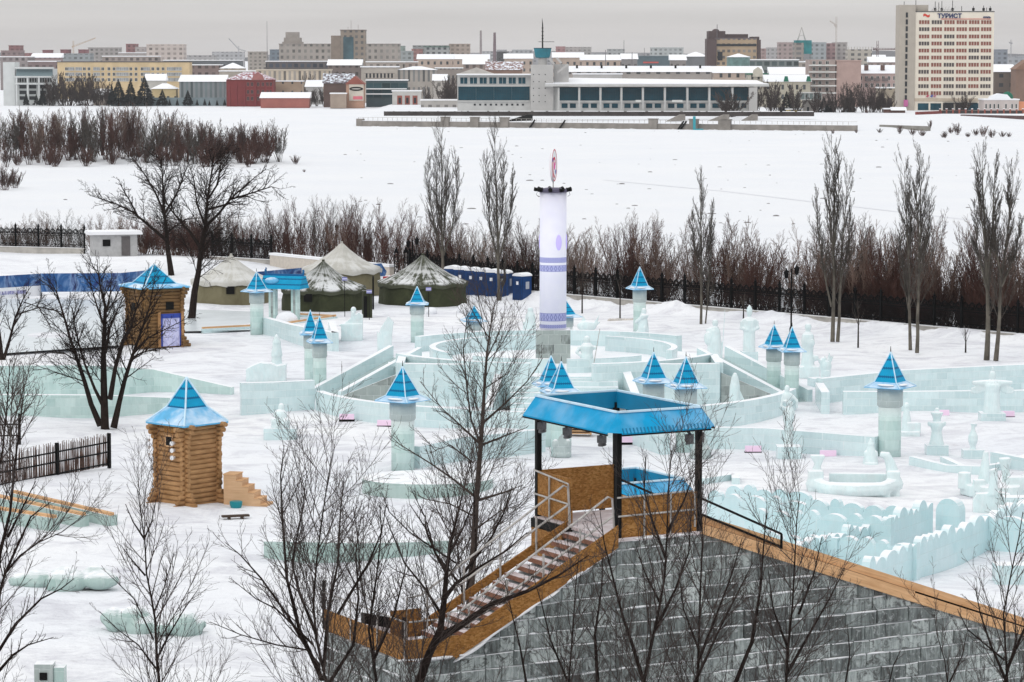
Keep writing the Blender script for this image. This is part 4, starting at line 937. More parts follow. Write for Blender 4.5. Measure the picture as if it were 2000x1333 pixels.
# green ice lumps low left
mb = MB(); mb.wall([(-3.9, 0.6), (-2, -0.3), (0, -0.6), (2, -0.3), (3.6, 0.8)], [0.5, 0.62, 0.62, 0.62, 0.5], 1.0); one('ice_border', 'long low green ice border seen through the foreground twigs', 'ice wall', mb, M['ice_green'], loc=G(705, 1082))
for (x, y, s, lab) in ((88, 1142, (1.25, 0.75, 0.55), 'dark green ice wedge at the left edge, nearest the leaning trunk'), (160, 1150, (1.15, 0.8, 0.75), 'rounded pale green ice boulder right of the dark ice wedge'), (262, 1228, (0.95, 0.85, 0.75), 'square green ice block behind the lone thin tree'), (345, 1238, (0.95, 0.7, 0.65), 'low green ice block right of the lone thin tree')):
    rng = random.Random(x); mb = MB()
    for i in range(9): mb.ell((rng.uniform(-0.75, 0.75)*s[0], rng.uniform(-0.5, 0.5)*s[1], s[2]*rng.uniform(0.1, 0.55)), (s[0]*rng.uniform(0.35, 0.7), s[1]*rng.uniform(0.4, 0.7), s[2]*rng.uniform(0.4, 0.8)), k=9, rings=6)
    o = one('ice_lump', lab, 'ice block', mb, M['ice_green'], 'green ice lumps', loc=G(x, y)); md = o.modifiers.new('fuse', 'REMESH'); md.mode = 'VOXEL'; md.voxel_size = 0.08
mb = MB(); mb.box((0, 0, 0.3), (0.62, 0.6, 0.9)); mb.box((0.5, 0.05, 0.25), (0.36, 0.55, 0.75), 2); mb.box((0, -0.32, 0.35), (0.25, 0.05, 0.25), 1); one('ice_window_block', 'grey ice block with a dark hole at the bottom left edge', 'ice block', mb, [M['ice_clear'], M['black'], M['ice_green']], loc=G(88, 1338))
# ================================================================ the big ice slide with its gazebo
SF = Vector((2.78, 77.99, 0)); SRZ = math.atan2(0.48, 0.877)
sl = thing('ice_slide', 'big grey ice block slide with timber edges and open wooden stairs in the foreground', 'ice slide', SF, SRZ)
SLOPE = 0.347
M['joint_frost'] = plain('joint_frost', (0.40, 0.43, 0.44), 0.8, 0.4, 1.5)
mb = MB(); mb.extr([(0, -0.5), (23.5, -0.5), (23.5, 8.18-SLOPE*20.9), (2.6, 8.18), (0, 8.18)], 0.07, 4.4); mb.build('slide_body', M['joint_frost'], sl)
mb = MB(); mb.extr([(-4.65, -0.5), (-0.01, -0.5), (-0.01, 7.98), (-4.65, 5.52)], 0.07, 2.45); mb.build('stair_body', M['joint_frost'], sl)
mb = MB(); mb.extr([(-6.18, -0.5), (-4.66, -0.5), (-4.66, 5.55), (-6.18, 5.55)], 0.07, 4.95); mb.build('landing_body', M['joint_frost'], sl)
# facing of single ice blocks laid in courses, every block a little out of true
def facing(name, top, s0, s1, fr, seed):
    name_x = seed != 8; rng = random.Random(seed); mb = MB(); z = -0.45; row = 0
    while z < 9:
        h = 0.40+rng.uniform(-0.012, 0.012); s = s0-rng.uniform(0, 0.5); any_ = False
        while s < s1:
            w_ = rng.choice([0.42, 0.5, 0.58, 0.7, 0.85, 1.05])*rng.uniform(0.92, 1.08); a, b = max(s, s0), min(s+w_-0.022, s1); s += w_
            if b-a < 0.08: continue
            ta, tb = top(a+0.01), top(b-0.01)
            if max(ta, tb) <= z+0.05: continue
            any_ = True; y0 = rng.uniform(0.0, 0.045); dz = rng.uniform(-0.012, 0.012); tl = rng.uniform(-0.015, 0.015); yw = rng.uniform(-0.015, 0.015)
            zb_, za1, zb1 = z+0.012+dz, min(z+h-0.01+dz-tl, ta), min(z+h-0.01+dz+tl, tb)
            if min(za1, zb1) <= zb_+0.02: 
                za1 = max(za1, zb_+0.01); zb1 = max(zb1, zb_+0.01)
            if rng.random() < 0.38 and za1 < ta-0.02 and b-a > 0.3:
                l = (b-a)*rng.uniform(0.25, 0.55); cc = fr((a+b)/2+rng.uniform(-0.1, 0.1), 0.03, (za1+zb1)/2+0.008); r3 = (l, 0.035, rng.uniform(0.012, 0.028)); mb.ell(cc, r3 if name_x else (0.035, l, r3[2]), 1, 7, 4)
            n = len(mb.v); c = 0.018
            F = [(a, y0+c+yw, zb_), (b, y0+c-yw, zb_), (b, y0+c-yw, zb1), (a, y0+c+yw, za1), (a+c, y0+yw, zb_+c), (b-c, y0-yw, zb_+c), (b-c, y0-yw, zb1-c), (a+c, y0+yw, za1-c), (a, 0.3, zb_), (b, 0.3, zb_), (b, 0.3, zb1), (a, 0.3, za1)]
            mb.v += [fr(*p) for p in F]
            for f in ((4, 5, 6, 7), (0, 1, 5, 4), (1, 2, 6, 5), (2, 3, 7, 6), (3, 0, 4, 7), (0, 8, 9, 1), (1, 9, 10, 2), (2, 10, 11, 3), (3, 11, 8, 0)): mb.f.append(tuple(n+i for i in f)); mb.m.append(0)
        z += h; row += 1
    return mb.build(name, [M['ice_facing'], M['snow']], sl)
facing('block_wall', lambda s: 8.17 if s < 2.6 else 8.17-SLOPE*(s-2.6), 0.0, 23.4, lambda x, y, z: (x, y, z), 5)
facing('block_wall', lambda s: 5.5+(s+4.65)*0.528, -4.65, -0.02, lambda x, y, z: (x, y, z), 6)
facing('block_wall', lambda s: 5.53, -6.22, -4.66, lambda x, y, z: (x, y, z), 7)
facing('block_wall', lambda s: 5.53, 0.0, 4.9, lambda x, y, z: (-6.25+y, x, z), 8)
# irregular snow lip on the wall tops
def lip(pts, name='snow_lip', seed=1, y=-0.02):
    rng = random.Random(seed); mb = MB(); P = [Vector(p) for p in pts]; N = len(P)
    for a, b in zip(P, P[1:]):
        L = (b-a).length; k = max(1, int(L/0.28))
        for i in range(k):
            c = a+(b-a)*((i+rng.random())/k); mb.ell((c.x, y+rng.uniform(0, 0.1), c.z+rng.uniform(-0.02, 0.05)), (rng.uniform(0.22, 0.5), rng.uniform(0.06, 0.12), rng.uniform(0.025, 0.055)), k=8, rings=5, mat=Matrix.Rotation(-math.atan2((b-a).z, (b-a).x), 3, 'Y'))
    mb.build(name, M['snow'], sl, True)
lip([(0.3, 0, 8.2), (2.8, 0, 8.2)], seed=2); lip([(-0.2, 0, 7.9), (-4.6, 0, 5.56)], seed=3); lip([(-4.6, 0, 5.6), (-6.2, 0, 5.6)], seed=4)
# deck
mb = MB(); mb.box((1.3, 2.2, 8.22), (2.7, 4.5, 0.09)); mb.build('deck', M['tread_top'], sl)
mb = MB(); mb.box((-0.08, 3.4, 8.08), (0.12, 2.1, 0.28)); mb.box((1.3, 4.45, 8.12), (2.7, 0.08, 0.24)); mb.build('edge_beam', M['black'], sl)
# boards
def board(c, d, name='side_board', mat='osb', rot=None):
    mb = MB(); mb.box((0, 0, 0), d); o = mb.build(name, M[mat], sl); o.location = c
    if rot: o.rotation_euler = rot
    return o
board((1.3, 0.03, 8.78), (2.5, 0.05, 1.12), 'front_board'); board((1.3, 4.40, 8.93), (2.5, 0.05, 1.22), 'back_board'); board((0.02, 3.4, 8.93), (0.05, 1.9, 1.22), 'left_board')
board((-0.15, 3.5, 7.5), (0.06, 1.7, 0.95), 'under_board')
ang = math.atan2(8.2-5.75, 4.65)
mb = MB(); mb.extr([(-4.85, 5.52), (0.0, 8.02), (0.0, 8.62), (-4.75, 6.08)], -0.06, -0.015); mb.build('stair_side_board', M['osb'], sl)
mb = MB(); mb.extr([(-4.7, 5.7), (-0.1, 8.15), (-0.1, 8.4), (-4.7, 5.95)], 2.46, 2.52); mb.build('stair_side_board', M['osb'], sl)
board((-5.5, -0.04, 5.85), (1.5, 0.05, 0.56), 'landing_board'); board((-6.24, 2.4, 5.85), (0.05, 4.9, 0.56), 'landing_board'); board((-4.95, 2.6, 6.0), (0.9, 0.05, 0.75), 'landing_board')
mb = MB(); mb.box((-5.45, 2.45, 5.6), (1.5, 4.8, 0.08)); mb.build('landing_floor', M['tread_top'], sl)
for i in range(13):
    s = -0.17-0.358*i; z = 8.2-0.189*(i+0.6)
    mb = MB(); mb.box((s, 1.25, z), (0.30, 2.2, 0.05)); o = mb.build('tread', M['tread_top'], sl)
    mb = MB(); mb.box((s-0.15, 1.25, z-0.045), (0.02, 2.2, 0.12)); mb.build('riser', M['tread'], sl)
# metal handrails
def rail(name, segs, r, mat='grey_metal'):
    mb = MB()
    for P in segs: mb.tube(P, r, 6)
    return mb.build(name, M[mat], sl)
def sz(s): return 8.2+s*0.527
RL = []
for (t0) in (0.06, 2.42):
    RL.append([( -0.05, t0, 8.35), (-0.12, t0, 9.32), (-0.25, t0, 9.38), (-4.6, t0, sz(-4.6)+0.98), (-5.0, t0, 6.72), (-5.02, t0, 5.6)])
    RL.append([(-0.1, t0, 8.85), (-4.6, t0, sz(-4.6)+0.5)])
    for s in (-1.1, -2.2, -3.3, -4.4): RL.append([(s, t0, sz(s)-0.25), (s, t0, sz(s)+0.98)])
rail('handrail', RL, 0.03)
rail('deck_rail', [[(-0.03, -0.05, 9.35), (2.3, -0.05, 9.38), (2.38, -0.05, 9.25), (2.38, -0.05, 8.4)], [(0, -0.05, 8.85), (2.4, -0.05, 8.87)], [(0.8, -0.05, 8.2), (0.8, -0.05, 9.35)], [(1.62, -0.05, 8.2), (1.62, -0.05, 9.36)]], 0.026)
rail('deck_rail', [[(-0.06, 4.4, 9.55), (-0.06, 2.5, 9.40), (-0.06, 2.46, 8.3)], [(-0.06, 4.4, 8.9), (-0.06, 2.5, 8.85)], [(-0.06, 3.55, 8.1), (-0.06, 3.55, 9.48)]], 0.026)
rail('landing_rail', [[(-6.28, 0, 6.6), (-6.28, 4.9, 6.6)], [(-6.28, 0.02, 5.5), (-6.28, 0.02, 6.6)], [(-6.28, 1.6, 5.5), (-6.28, 1.6, 6.6)], [(-6.28, 3.2, 5.5), (-6.28, 3.2, 6.6)], [(-6.2, -0.06, 6.6), (-5, -0.06, 6.6)]], 0.022)
rail('landing_post', [[(-6.25, 4.9, 5.6), (-6.25, 4.9, 6.9)], [(-5.3, 2.0, 5.3), (-5.3, 2.0, 6.3)]], 0.05, 'black')
mb = MB(); mb.bar((-5.9, 3.2, 5.8), (-5.25, 4.6, 5.85), 0.08, h=0.28); mb.bar((-5.25, 4.6, 5.85), (-4.7, 3.0, 5.85), 0.08, h=0.28); mb.build('black_edge', M['black'], sl)
for t0 in (0.0, 4.42):
    rail('slide_handrail', [[(2.6, t0, 9.15), (5.2, t0, 7.98)], [(2.6, t0, 8.72), (5.2, t0, 7.62)], [(5.2, t0, 7.98), (5.2, t0, 7.4)]], 0.035, 'black')
# timber slide edges
def beam(t0, w_, z0, h, s0, s1, name='edge_beam', mat='timber', lift=0.0):
    mb = MB(); L = (s1-s0)
    P = [(s, t0, 8.18-SLOPE*(s-2.6)+z0+h/2) for s in (s0, s1)]
    mb.box((0, 0, 0), (math.hypot(L, L*SLOPE), w_, h)); o = mb.build(name, M[mat], sl)
    o.location = ((P[0][0]+P[1][0])/2, t0, (P[0][2]+P[1][2])/2); o.rotation_euler = (0, math.atan(SLOPE), 0)
beam(-0.02, 0.16, 0.02, 0.26, 2.62, 9.6); beam(-0.02, 0.16, 0.02, 0.22, 9.62, 14.2); beam(-0.02, 0.16, 0.02, 0.26, 14.22, 23.4)
beam(0.12, 0.16, 0.31, 0.22, 2.62, 12.8); beam(0.12, 0.16, 0.30, 0.22, 12.82, 23.4); beam(0.14, 0.06, 0.02, 0.3, 2.62, 23.4, 'gap_shade', 'black'); beam(-0.08, 0.06, -0.03, 0.10, 3.6, 13.0, 'edge_strip')  # black strip stands in for the shade in the gap between edge planks
beam(4.3, 0.16, 0.02, 0.5, 2.62, 23.4)
mb = MB(); mb.extr([(2.65, 8.20), (23.4, 8.20-SLOPE*20.75), (23.4, 8.24-SLOPE*20.75), (2.65, 8.24)], 0.25, 4.15); mb.build('slide_bed', M['ice_cyan'], sl)

def gazebo(name, label, loc, rz, Ls, Lt, zr, zp, drop=0.5, out=0.36, postw=0.14, inner=0.45):
    g = thing(name, label, 'gazebo', loc, rz)
    for (s, t) in ((0.05, 0.05), (Ls-0.05, 0.05), (Ls-0.05, Lt-0.05), (0.05, Lt-0.05)):
        mb = MB(); mb.box((s, t, (zp+zr-0.3)/2), (postw, postw, zr-0.3-zp)); mb.build('post', M['black'], g)
    ze = zr-drop; c = [(0, 0), (Ls, 0), (Ls, Lt), (0, Lt)]; C = [(-out, -out), (Ls+out, -out), (Ls+out, Lt+out), (-out, Lt+out)]
    for i in range(4):
        a, b, A, B = c[i], c[(i+1) % 4], C[i], C[(i+1) % 4]
        da = Vector((b[0]-a[0], b[1]-a[1])).normalized()*0.28
        mb = MB()
        A2 = (A[0]+da.x, A[1]+da.y); B2 = (B[0]-da.x, B[1]-da.y)
        mb.poly([(a[0], a[1], zr), (A2[0], A2[1], ze), (B2[0], B2[1], ze), (b[0], b[1], zr)])
        n = Vector((da.y, -da.x, 0)).normalized()
        mb.poly([(a[0], a[1], zr-0.04), (b[0], b[1], zr-0.04), (B2[0], B2[1], ze-0.04), (A2[0], A2[1], ze-0.04)])
        mb.quad((A2[0], A2[1], ze), (A2[0], A2[1], ze-0.04), (B2[0], B2[1], ze-0.04), (B2[0], B2[1], ze), 0)
        # corner facet
        nb = c[(i+2) % 4]; db = Vector((nb[0]-b[0], nb[1]-b[1])).normalized()*0.28; BB = C[(i+1) % 4]
        mb.poly([(b[0], b[1], zr), (B2[0], B2[1], ze), (BB[0]+db.x, BB[1]+db.y, ze)])
        rs = mb.build('roof_slope', M['gazebo_blue'], g)
        # corrugated lower edge
        mb = MB(); L = math.hypot(B2[0]-A2[0], B2[1]-A2[1]); k = int(L/0.11)
        for j in range(k):
            f = (j+0.5)/k; x = A2[0]+(B2[0]-A2[0])*f; y = A2[1]+(B2[1]-A2[1])*f
            mb.bar((x+n.x*0.012, y+n.y*0.012, ze-0.02), (x-n.x*0.07, y-n.y*0.07, ze+0.12), 0.035, h=0.012)
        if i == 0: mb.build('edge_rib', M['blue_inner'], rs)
        mb = MB(); q = 0.05
        mb.bar((A2[0], A2[1], ze-0.06), (B2[0], B2[1], ze-0.06), 0.04); mb.build('fascia', M['black'], rs)
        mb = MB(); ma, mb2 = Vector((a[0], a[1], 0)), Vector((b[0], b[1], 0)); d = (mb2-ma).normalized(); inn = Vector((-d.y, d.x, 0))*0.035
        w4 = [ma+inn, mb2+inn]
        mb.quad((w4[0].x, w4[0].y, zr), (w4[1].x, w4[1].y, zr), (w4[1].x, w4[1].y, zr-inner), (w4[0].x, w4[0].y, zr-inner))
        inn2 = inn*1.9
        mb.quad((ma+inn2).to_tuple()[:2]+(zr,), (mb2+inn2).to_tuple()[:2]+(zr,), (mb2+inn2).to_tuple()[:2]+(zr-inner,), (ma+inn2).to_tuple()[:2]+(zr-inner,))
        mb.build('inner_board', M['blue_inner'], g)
        mb = MB(); mb.bar((a[0], a[1], zr+0.02), (b[0], b[1], zr+0.02), 0.09, h=0.05); mb.build('rim_trim', M['trim'], g)
    return g
gz = gazebo('gazebo', 'gazebo with black posts and hollow bright blue roof frame on the ice slide', (SF.x, SF.y, 0), SRZ, 2.6, 4.42, 11.6, 8.25)
def flood(s, t, z, rz, par):
    mb = MB(); mb.tube([(0, 0, 0), (0.12, 0.04, -0.14), (0.2, 0.05, -0.2)], 0.03, 5); mb.tube([(-0.12, 0, -0.02), (0.2, 0.05, -0.22)], 0.02, 5)
    mb.box((0.18, 0.02, -0.31), (0.16, 0.2, 0.2)); mb.tube([(0.18, 0.02, -0.38), (0.2, 0.02, -0.48)], [0.09, 0.12], 8)
    o = mb.build('floodlight', plain('lamp_grey_%d' % (s*10+t*100), (0.10, 0.10, 0.105), 0.5, 0.4, 9.0), par); o.location = (s, t, z); o.rotation_euler = (0, 0, rz)
for (s, t) in ((-0.15, 4.0), (-0.15, 2.6), (-0.15, 0.75)): flood(s, t, 11.12, 0.4, gz)
for (s, t) in ((2.1, 0.1), (2.55, 0.3)): flood(s, t, 11.12, -1.2, gz)
p = at(1240, 912, 96.0); u = Vector((0.877, 0.48, 0)); v = Vector((0.495, -0.868, 0))
o2 = p+v*2.9-u*3.0
g2 = gazebo('gazebo', 'lower blue roof frame of a second slide, seen behind the osb boards of the first', (o2.x, o2.y, 0), SRZ, 3.0, 2.9, p.z-0.05, 4.4, drop=0.42)
b2 = thing('ice_slide', 'smaller ice slide hidden behind the big one below the lower blue roof', 'ice slide', (o2.x, o2.y, 0), SRZ)
mb = MB(); mb.extr([(-3, -0.3), (12, -0.3), (12, 0.6), (3, 4.4), (-0.2, 4.4), (-3, 0.8)], 0, 2.9); mb.build('body', M['ice_wall_grey'], b2)

# ================================================================ log towers
def log_tower(name, label, loc, rz, h, nlog, dlog, eave, zbrk, ztop, brk, logm='log'):
    t = thing(name, label, 'log tower', loc, rz, 'log towers with blue roofs'); rng = random.Random(nlog)
    mb = MB(); step = dlog*0.98585
    for i in range(nlog):
        for ax in (0, 1):
            z = step*(i+0.5*ax)+dlog*0.4
            f = i/(nlog-1); ext = 0.24+rng.uniform(-0.035, 0.035)
            if i < 3: ext += 0.16*(3-i)
            if i > nlog-4: ext += 0.12*(i-nlog+4)
            for s in (-1, 1):
                a, b = (-h-ext, s*h, z), (h+ext, s*h, z)
                if ax: a, b = (a[1], a[0], a[2]), (b[1], b[0], b[2])
                r = dlog/2*rng.uniform(0.94, 1.06); mb.tube([a, b], r, 9)
    mb.build('log_wall', M[logm], t, False)
    H = nlog*step+dlog*0.5
    ro = MB(); c = [(-brk, -brk), (brk, -brk), (brk, brk), (-brk, brk)]; C = [(-eave, -eave), (eave, -eave), (eave, eave), (-eave, eave)]
    for i in range(4): a, b = c[i], c[(i+1) % 4]; ro.poly([(a[0], a[1], zbrk), (b[0], b[1], zbrk), (0, 0, ztop)])
    rf = ro.build('roof', M['roof_blue'], t)
    ev = MB()
    for i in range(4):
        a, b, A, B = c[i], c[(i+1) % 4], C[i], C[(i+1) % 4]; ev.quad((a[0], a[1], zbrk), (A[0], A[1], H-0.05), (B[0], B[1], H-0.05), (b[0], b[1], zbrk))
        ev.quad((A[0], A[1], H-0.05), (A[0], A[1], H-0.12), (B[0], B[1], H-0.12), (B[0], B[1], H-0.05))
    ev.poly([(p_[0], p_[1], H-0.12) for p_ in reversed(C)])
    ev.build('eave', M['eave_blue'], rf)
    tr = MB()
    for i in range(4): tr.tube([(C[i][0], C[i][1], H-0.03), (c[i][0], c[i][1], zbrk+0.02), (0, 0, ztop+0.02)], 0.045, 5)
    tr.build('hip_trim', M['trim'], rf)
    return t, H
p = G(367, 986)
lt, H = log_tower('log_tower', 'near log tower with blue snow edged roof beside wooden steps', p, R(47), 0.96, 17, 0.23, 1.36, 4.62, 5.98, 0.66)
mb = MB(); mb.box((0, 0, 0), (0.05, 0.42, 0.42)); w_ = mb.build('window', M['black'], lt); w_.location = (-0.35, -1.1, 3.05); w_.rotation_euler = (0, 0, math.pi/2)
mb = MB()
for a, b in (((-0.24, -0.24), (0.24, -0.24)), ((0.24, -0.24), (0.24, 0.24)), ((0.24, 0.24), (-0.24, 0.24)), ((-0.24, 0.24), (-0.24, -0.24))): mb.bar((-0.0, a[0], a[1]), (-0.0, b[0], b[1]), 0.06)
mb.build('window_frame', M['timber'], w_)
# window sits on the left-facing wall: local -y wall after rotation
w_.location = (-1.1, 0.0, 3.1); w_.rotation_euler = (0, 0, 0)
for i, z in enumerate((3.05, 2.72, 2.38)):
    for yy, xx in ((-0.42, -1.16), (1.25, -1.25)):
        mb = MB(); mb.tube([(0, 0, 0), (-0.2, -0.05, 0.0)], [0.07, 0.11], 8); o = mb.build('white_lamp', M['white'], lt); o.location = (xx, yy, z)
mb = MB(); mb.box((-1.09, -0.1, 3.75), (0.03, 0.9, 0.5)); mb.build('panel_board', M['osb'], lt)
p = G(303, 680)
# rear log tower with a printed door
p = G(303, 676); lt2, H2 = log_tower('log_tower', 'rear log tower with printed poster door, half hidden by the many stemmed tree', p, R(30), 1.42, 17, 0.255, 1.95, 4.55, 5.9, 1.2, 'log_dark')
def make_poster(name, c0, c1, c2, sc_):
    m = NT(name); o = m.coord(); n1 = m.noise(m.scale(o, (1, 1, 0.7)), sc_, 4.0, 0.6, 1.5)
    col = m.ramp(n1, [(0.35, c0+(1,)), (0.48, c1+(1,)), (0.56, c2+(1,)), (0.7, c0+(1,))]); return m.fin(col, 0.5, 0.3)
M['poster'] = make_poster('poster_print', (0.55, 0.56, 0.78), (0.42, 0.43, 0.68), (0.62, 0.62, 0.85), 1.6)
mb = MB(); mb.box((0, 0, 0), (1.35, 0.06, 2.3)); d_ = mb.build('poster_door', M['poster'], lt2); d_.location = (0.55, -1.60, 1.25)
mb = MB(); mb.box((0, -0.04, 1.03), (1.5, 0.06, 0.32)); mb.box((-0.72, -0.04, 0), (0.14, 0.06, 2.3)); mb.box((0.72, -0.04, 0), (0.1, 0.06, 2.3)); mb.build('door_frame', plain('poster_blue', (0.03, 0.06, 0.32)), d_)
mb = MB(); mb.box((0.5, -1.58, 3.0), (0.6, 0.06, 0.55)); mb.build('window', M['black'], lt2)
mb = MB(); mb.box((-1.58, 0.2, 2.9), (0.06, 0.6, 0.55)); mb.build('window', M['black'], lt2)
for s in (-0.35, 1.45): mb = MB(); mb.tube([(s, -1.62, -0.1), (s, -1.62, 2.6)], 0.12, 8); mb.build('door_post', M['log'], lt2)
# wooden steps, basket, board
p = G(437, 990); ws = thing('wooden_steps', 'pale plywood box steps leaning on the near log tower', 'steps', p, -0.25)
prof = [(0, -0.1), (0, 1.5), (0.6, 1.5)]
for i in range(5): prof += [(0.6+0.30*i, 1.5-0.27*(i+1)), (0.6+0.30*(i+1), 1.5-0.27*(i+1))]
prof += [(2.1, -0.1)]
mb = MB(); mb.extr(prof, 0.0, 0.95); mb.build('stringer_box', M['ply'], ws)
mb = MB(); mb.box((-0.03, 0.5, 0.7), (0.05, 0.6, 1.2)); mb.build('opening', M['black'], ws)
for i in range(6):
    mb = MB(); mb.box((0.3 if i == 0 else 0.75+0.3*(i-1), 0.47, 1.52-0.27*i), (0.66 if i == 0 else 0.32, 1.0, 0.04)); mb.build('step_board', M['timber'], ws)
mb = MB(); mb.lathe([(0.22, 0), (0.29, 0.22), (0.30, 0.36), (0.26, 0.38)], 14); one('basket', 'turquoise plastic basket at the foot of the pale wooden steps', 'basket', mb, plain('teal_plastic', (0.01, 0.22, 0.26), 0.4), loc=G(461, 995))
mb = MB(); mb.box((0, 0, 0.12), (1.25, 0.3, 0.08)); mb.box((-0.3, 0, 0.04), (0.1, 0.3, 0.12)); mb.box((0.3, 0, 0.04), (0.1, 0.3, 0.12)); one('dark_pallet', 'dark wooden board lying in the snow below the steps', 'board', mb, plain('dark_wood', (0.05, 0.03, 0.02)), loc=G(460, 1013), rz=0.3)

# ================================================================ army tents
def make_canvas(name, c0, c1, snow):
    m = NT(name); o = m.coord(); x = m.xyz(o); g = m.n('ShaderNodeNewGeometry'); nzv = m.xyz(g.outputs['Normal'])[2]
    n1 = m.noise(o, 0.7, 5.0, 0.65, 0.8); ang = m.math('ARCTAN2', x[1], x[0]); n2 = m.noise(m.comb(m.math('MULTIPLY', ang, 3.0), m.math('MULTIPLY', x[2], 0.3), 0.0), 2.0, 5.0, 0.7, 0.6)
    col = m.mix(m.rng(n1, 0.3, 0.7), tuple(c0)+(1,), tuple(c1)+(1,))
    if snow:
        s = m.math('MULTIPLY', m.rng(m.math('ADD', m.math('MULTIPLY', n1, 0.55), m.math('MULTIPLY', n2, 0.55)), 0.50, 0.60), m.rng(nzv, 0.35, 0.6))
        low = m.rng(x[2], 1.9, 4.0, 1.0, 0.25)
        col = m.mix(m.math('MULTIPLY', m.math('MULTIPLY', s, low), snow), col, (0.72, 0.73, 0.74, 1))
    m.bump(n2, 0.15, 0.5); return m.fin(col, 0.85, 0.2)
M['tent_green'] = make_canvas('green_canvas', (0.020, 0.024, 0.012), (0.055, 0.062, 0.030), 0.95)
M['tent_roof'] = make_canvas('green_tent_roof', (0.040, 0.045, 0.027), (0.085, 0.092, 0.062), 1.0)
M['tent_cream'] = make_canvas('cream_canvas', (0.42, 0.41, 0.37), (0.56, 0.55, 0.51), 0.5)
M['tent_khaki'] = make_canvas('khaki_canvas', (0.13, 0.115, 0.065), (0.20, 0.18, 0.11), 0)
def tent(label, x, y, rad, hw, ha, wm, rm, rz=0.0, door=None):
    p = G(x, y); t = thing('army_tent', label, 'tent', p, rz, 'round army tents'); n = 48; rng = random.Random(int(x)); mb = MB()
    def rr(a): 
        k = math.pi/5; q = ((a+k/2) % k)-k/2
        return rad*(math.cos(k/2)/math.cos(q))*1.0
    ring = lambda f, z, jit=0.0: [(rr(2*math.pi*i/n)*f*math.cos(2*math.pi*i/n)*(1+rng.uniform(-jit, jit)), rr(2*math.pi*i/n)*f*math.sin(2*math.pi*i/n)*(1+rng.uniform(-jit, jit)), z) for i in range(n)]
    def skin(rings, mt, name, par, sm=True):
        mb = MB()
        for r_ in rings: mb.v += r_
        for a in range(len(rings)-1):
            for i in range(n): j = (i+1) % n; mb.f.append((a*n+i, a*n+j, (a+1)*n+j, (a+1)*n+i)); mb.m.append(0)
        return mb.build(name, M[mt], par, sm)
    skin([ring(1.02, -0.1, 0.015), ring(1.0, hw*0.4, 0.02), ring(0.985, hw*0.8, 0.015), ring(0.97, hw+0.05)], wm, 'wall', t)
    rings = []
    for (f, zf) in ((1.03, -0.16), (1.04, 0.0), (0.85, 0.13), (0.62, 0.31), (0.40, 0.53), (0.2, 0.76), (0.07, 0.94), (0.02, 1.0)):
        rg = []
        for i, q in enumerate(ring(f, hw+(ha-hw)*zf, 0.006)):
            a = 2*math.pi*i/n; sc_ = 0.16*math.sin(a*10)*f*(1 if zf < 0.1 else 0.35)
            rg.append((q[0], q[1], q[2]+sc_*0.5-(0.12*f*(1-f))*1.2))
        rings.append(rg)
    skin(rings, rm, 'roof', t)
    mb = MB(); mb.tube([(0, 0, ha-0.1), (0, 0, ha+0.12)], 0.12, 8); mb.build('top_cap', M[rm], t)
    if door is not None:
        for a in door:
            mb = MB(); mb.box((0, 0, 0), (0.06, 0.7, 0.65)); o = mb.build('window', M['black'], t); o.location = (math.cos(a)*rad*0.985, math.sin(a)*rad*0.985, hw*0.66); o.rotation_euler = (0, 0, a)
    return t
tent('dark green army tent with two small windows behind the blue tiled gate, streaked with snow', 632, 603, 3.55, 1.75, 3.95, 'tent_green', 'tent_roof', 0.1, [-2.36, -1.98])
tent('dark green army tent standing alone right of the others, next to the blue toilets', 826, 594, 3.75, 1.9, 4.15, 'tent_green', 'tent_roof', 0.35)
tent('large cream army tent with pale pointed roof rising behind the green tent', 668, 573, 3.5, 2.2, 4.45, 'tent_khaki', 'tent_cream', 0.2)
tent('cream topped army tent behind the forked dark tree on the left', 452, 590, 3.4, 1.9, 4.0, 'tent_khaki', 'tent_cream', 0.5, [-2.0])
mb = MB(); mb.box((0, 0, 1.1), (0.7, 0.9, 2.2), rz=0.0); p = G(717, 622); 
o = thing('tent_porch', 'dark green entrance flap standing open at the green tent corner', 'tent flap', p, 0.2)
mb.build('canvas', M['tent_green'], o); mb = MB(); mb.box((-0.2, -0.47, 0.95), (0.28, 0.03, 1.7)); mb.build('doorway', M['black'], o)
signm = plain('sign_lilac', (0.55, 0.55, 0.75)); inkm = plain('sign_ink', (0.08, 0.08, 0.35))
for (x, y, Y, lab) in ((673, 545, 238, 'small white sign with blue stripes on the cream tent'), (721, 570, 234, 'small lilac sign on a stand at the green tent corner'), (837, 565, 238, 'small lilac sign on the front of the right green tent')):
    p = at(x, y, Y); t = thing('sign', lab, 'sign', p, 0, 'small signs at the tents'); mb = MB(); mb.box((0, 0, 0), (0.42, 0.04, 0.28)); mb.build('plate', signm, t)
    mb = MB(); mb.box((0, -0.03, 0.1), (0.4, 0.02, 0.05)); mb.box((0, -0.03, -0.09), (0.4, 0.02, 0.05)); mb.build('stripe', inkm, t)
    mb = MB(); mb.box((0, 0.05, -p.z/2-0.1), (0.05, 0.05, p.z-0.2)); mb.build('stake', M['black'], t)
mb = MB(); mb.box((0, 0, 1.35), (0.14, 0.14, 2.9)); one('dark_post', 'dark timber post between the green tents', 'post', mb, M['black'], loc=G(729, 606))
mb = MB(); mb.box((0, 0, 0.6), (0.8, 0.7, 1.2)); mb.box((0.4, 0, 1.0), (0.3, 0.5, 0.6)); one('red_cover', 'red covered object beside the right green tent', 'cover', mb, plain('red_cloth', (0.42, 0.006, 0.02), 0.7), loc=G(757, 567))
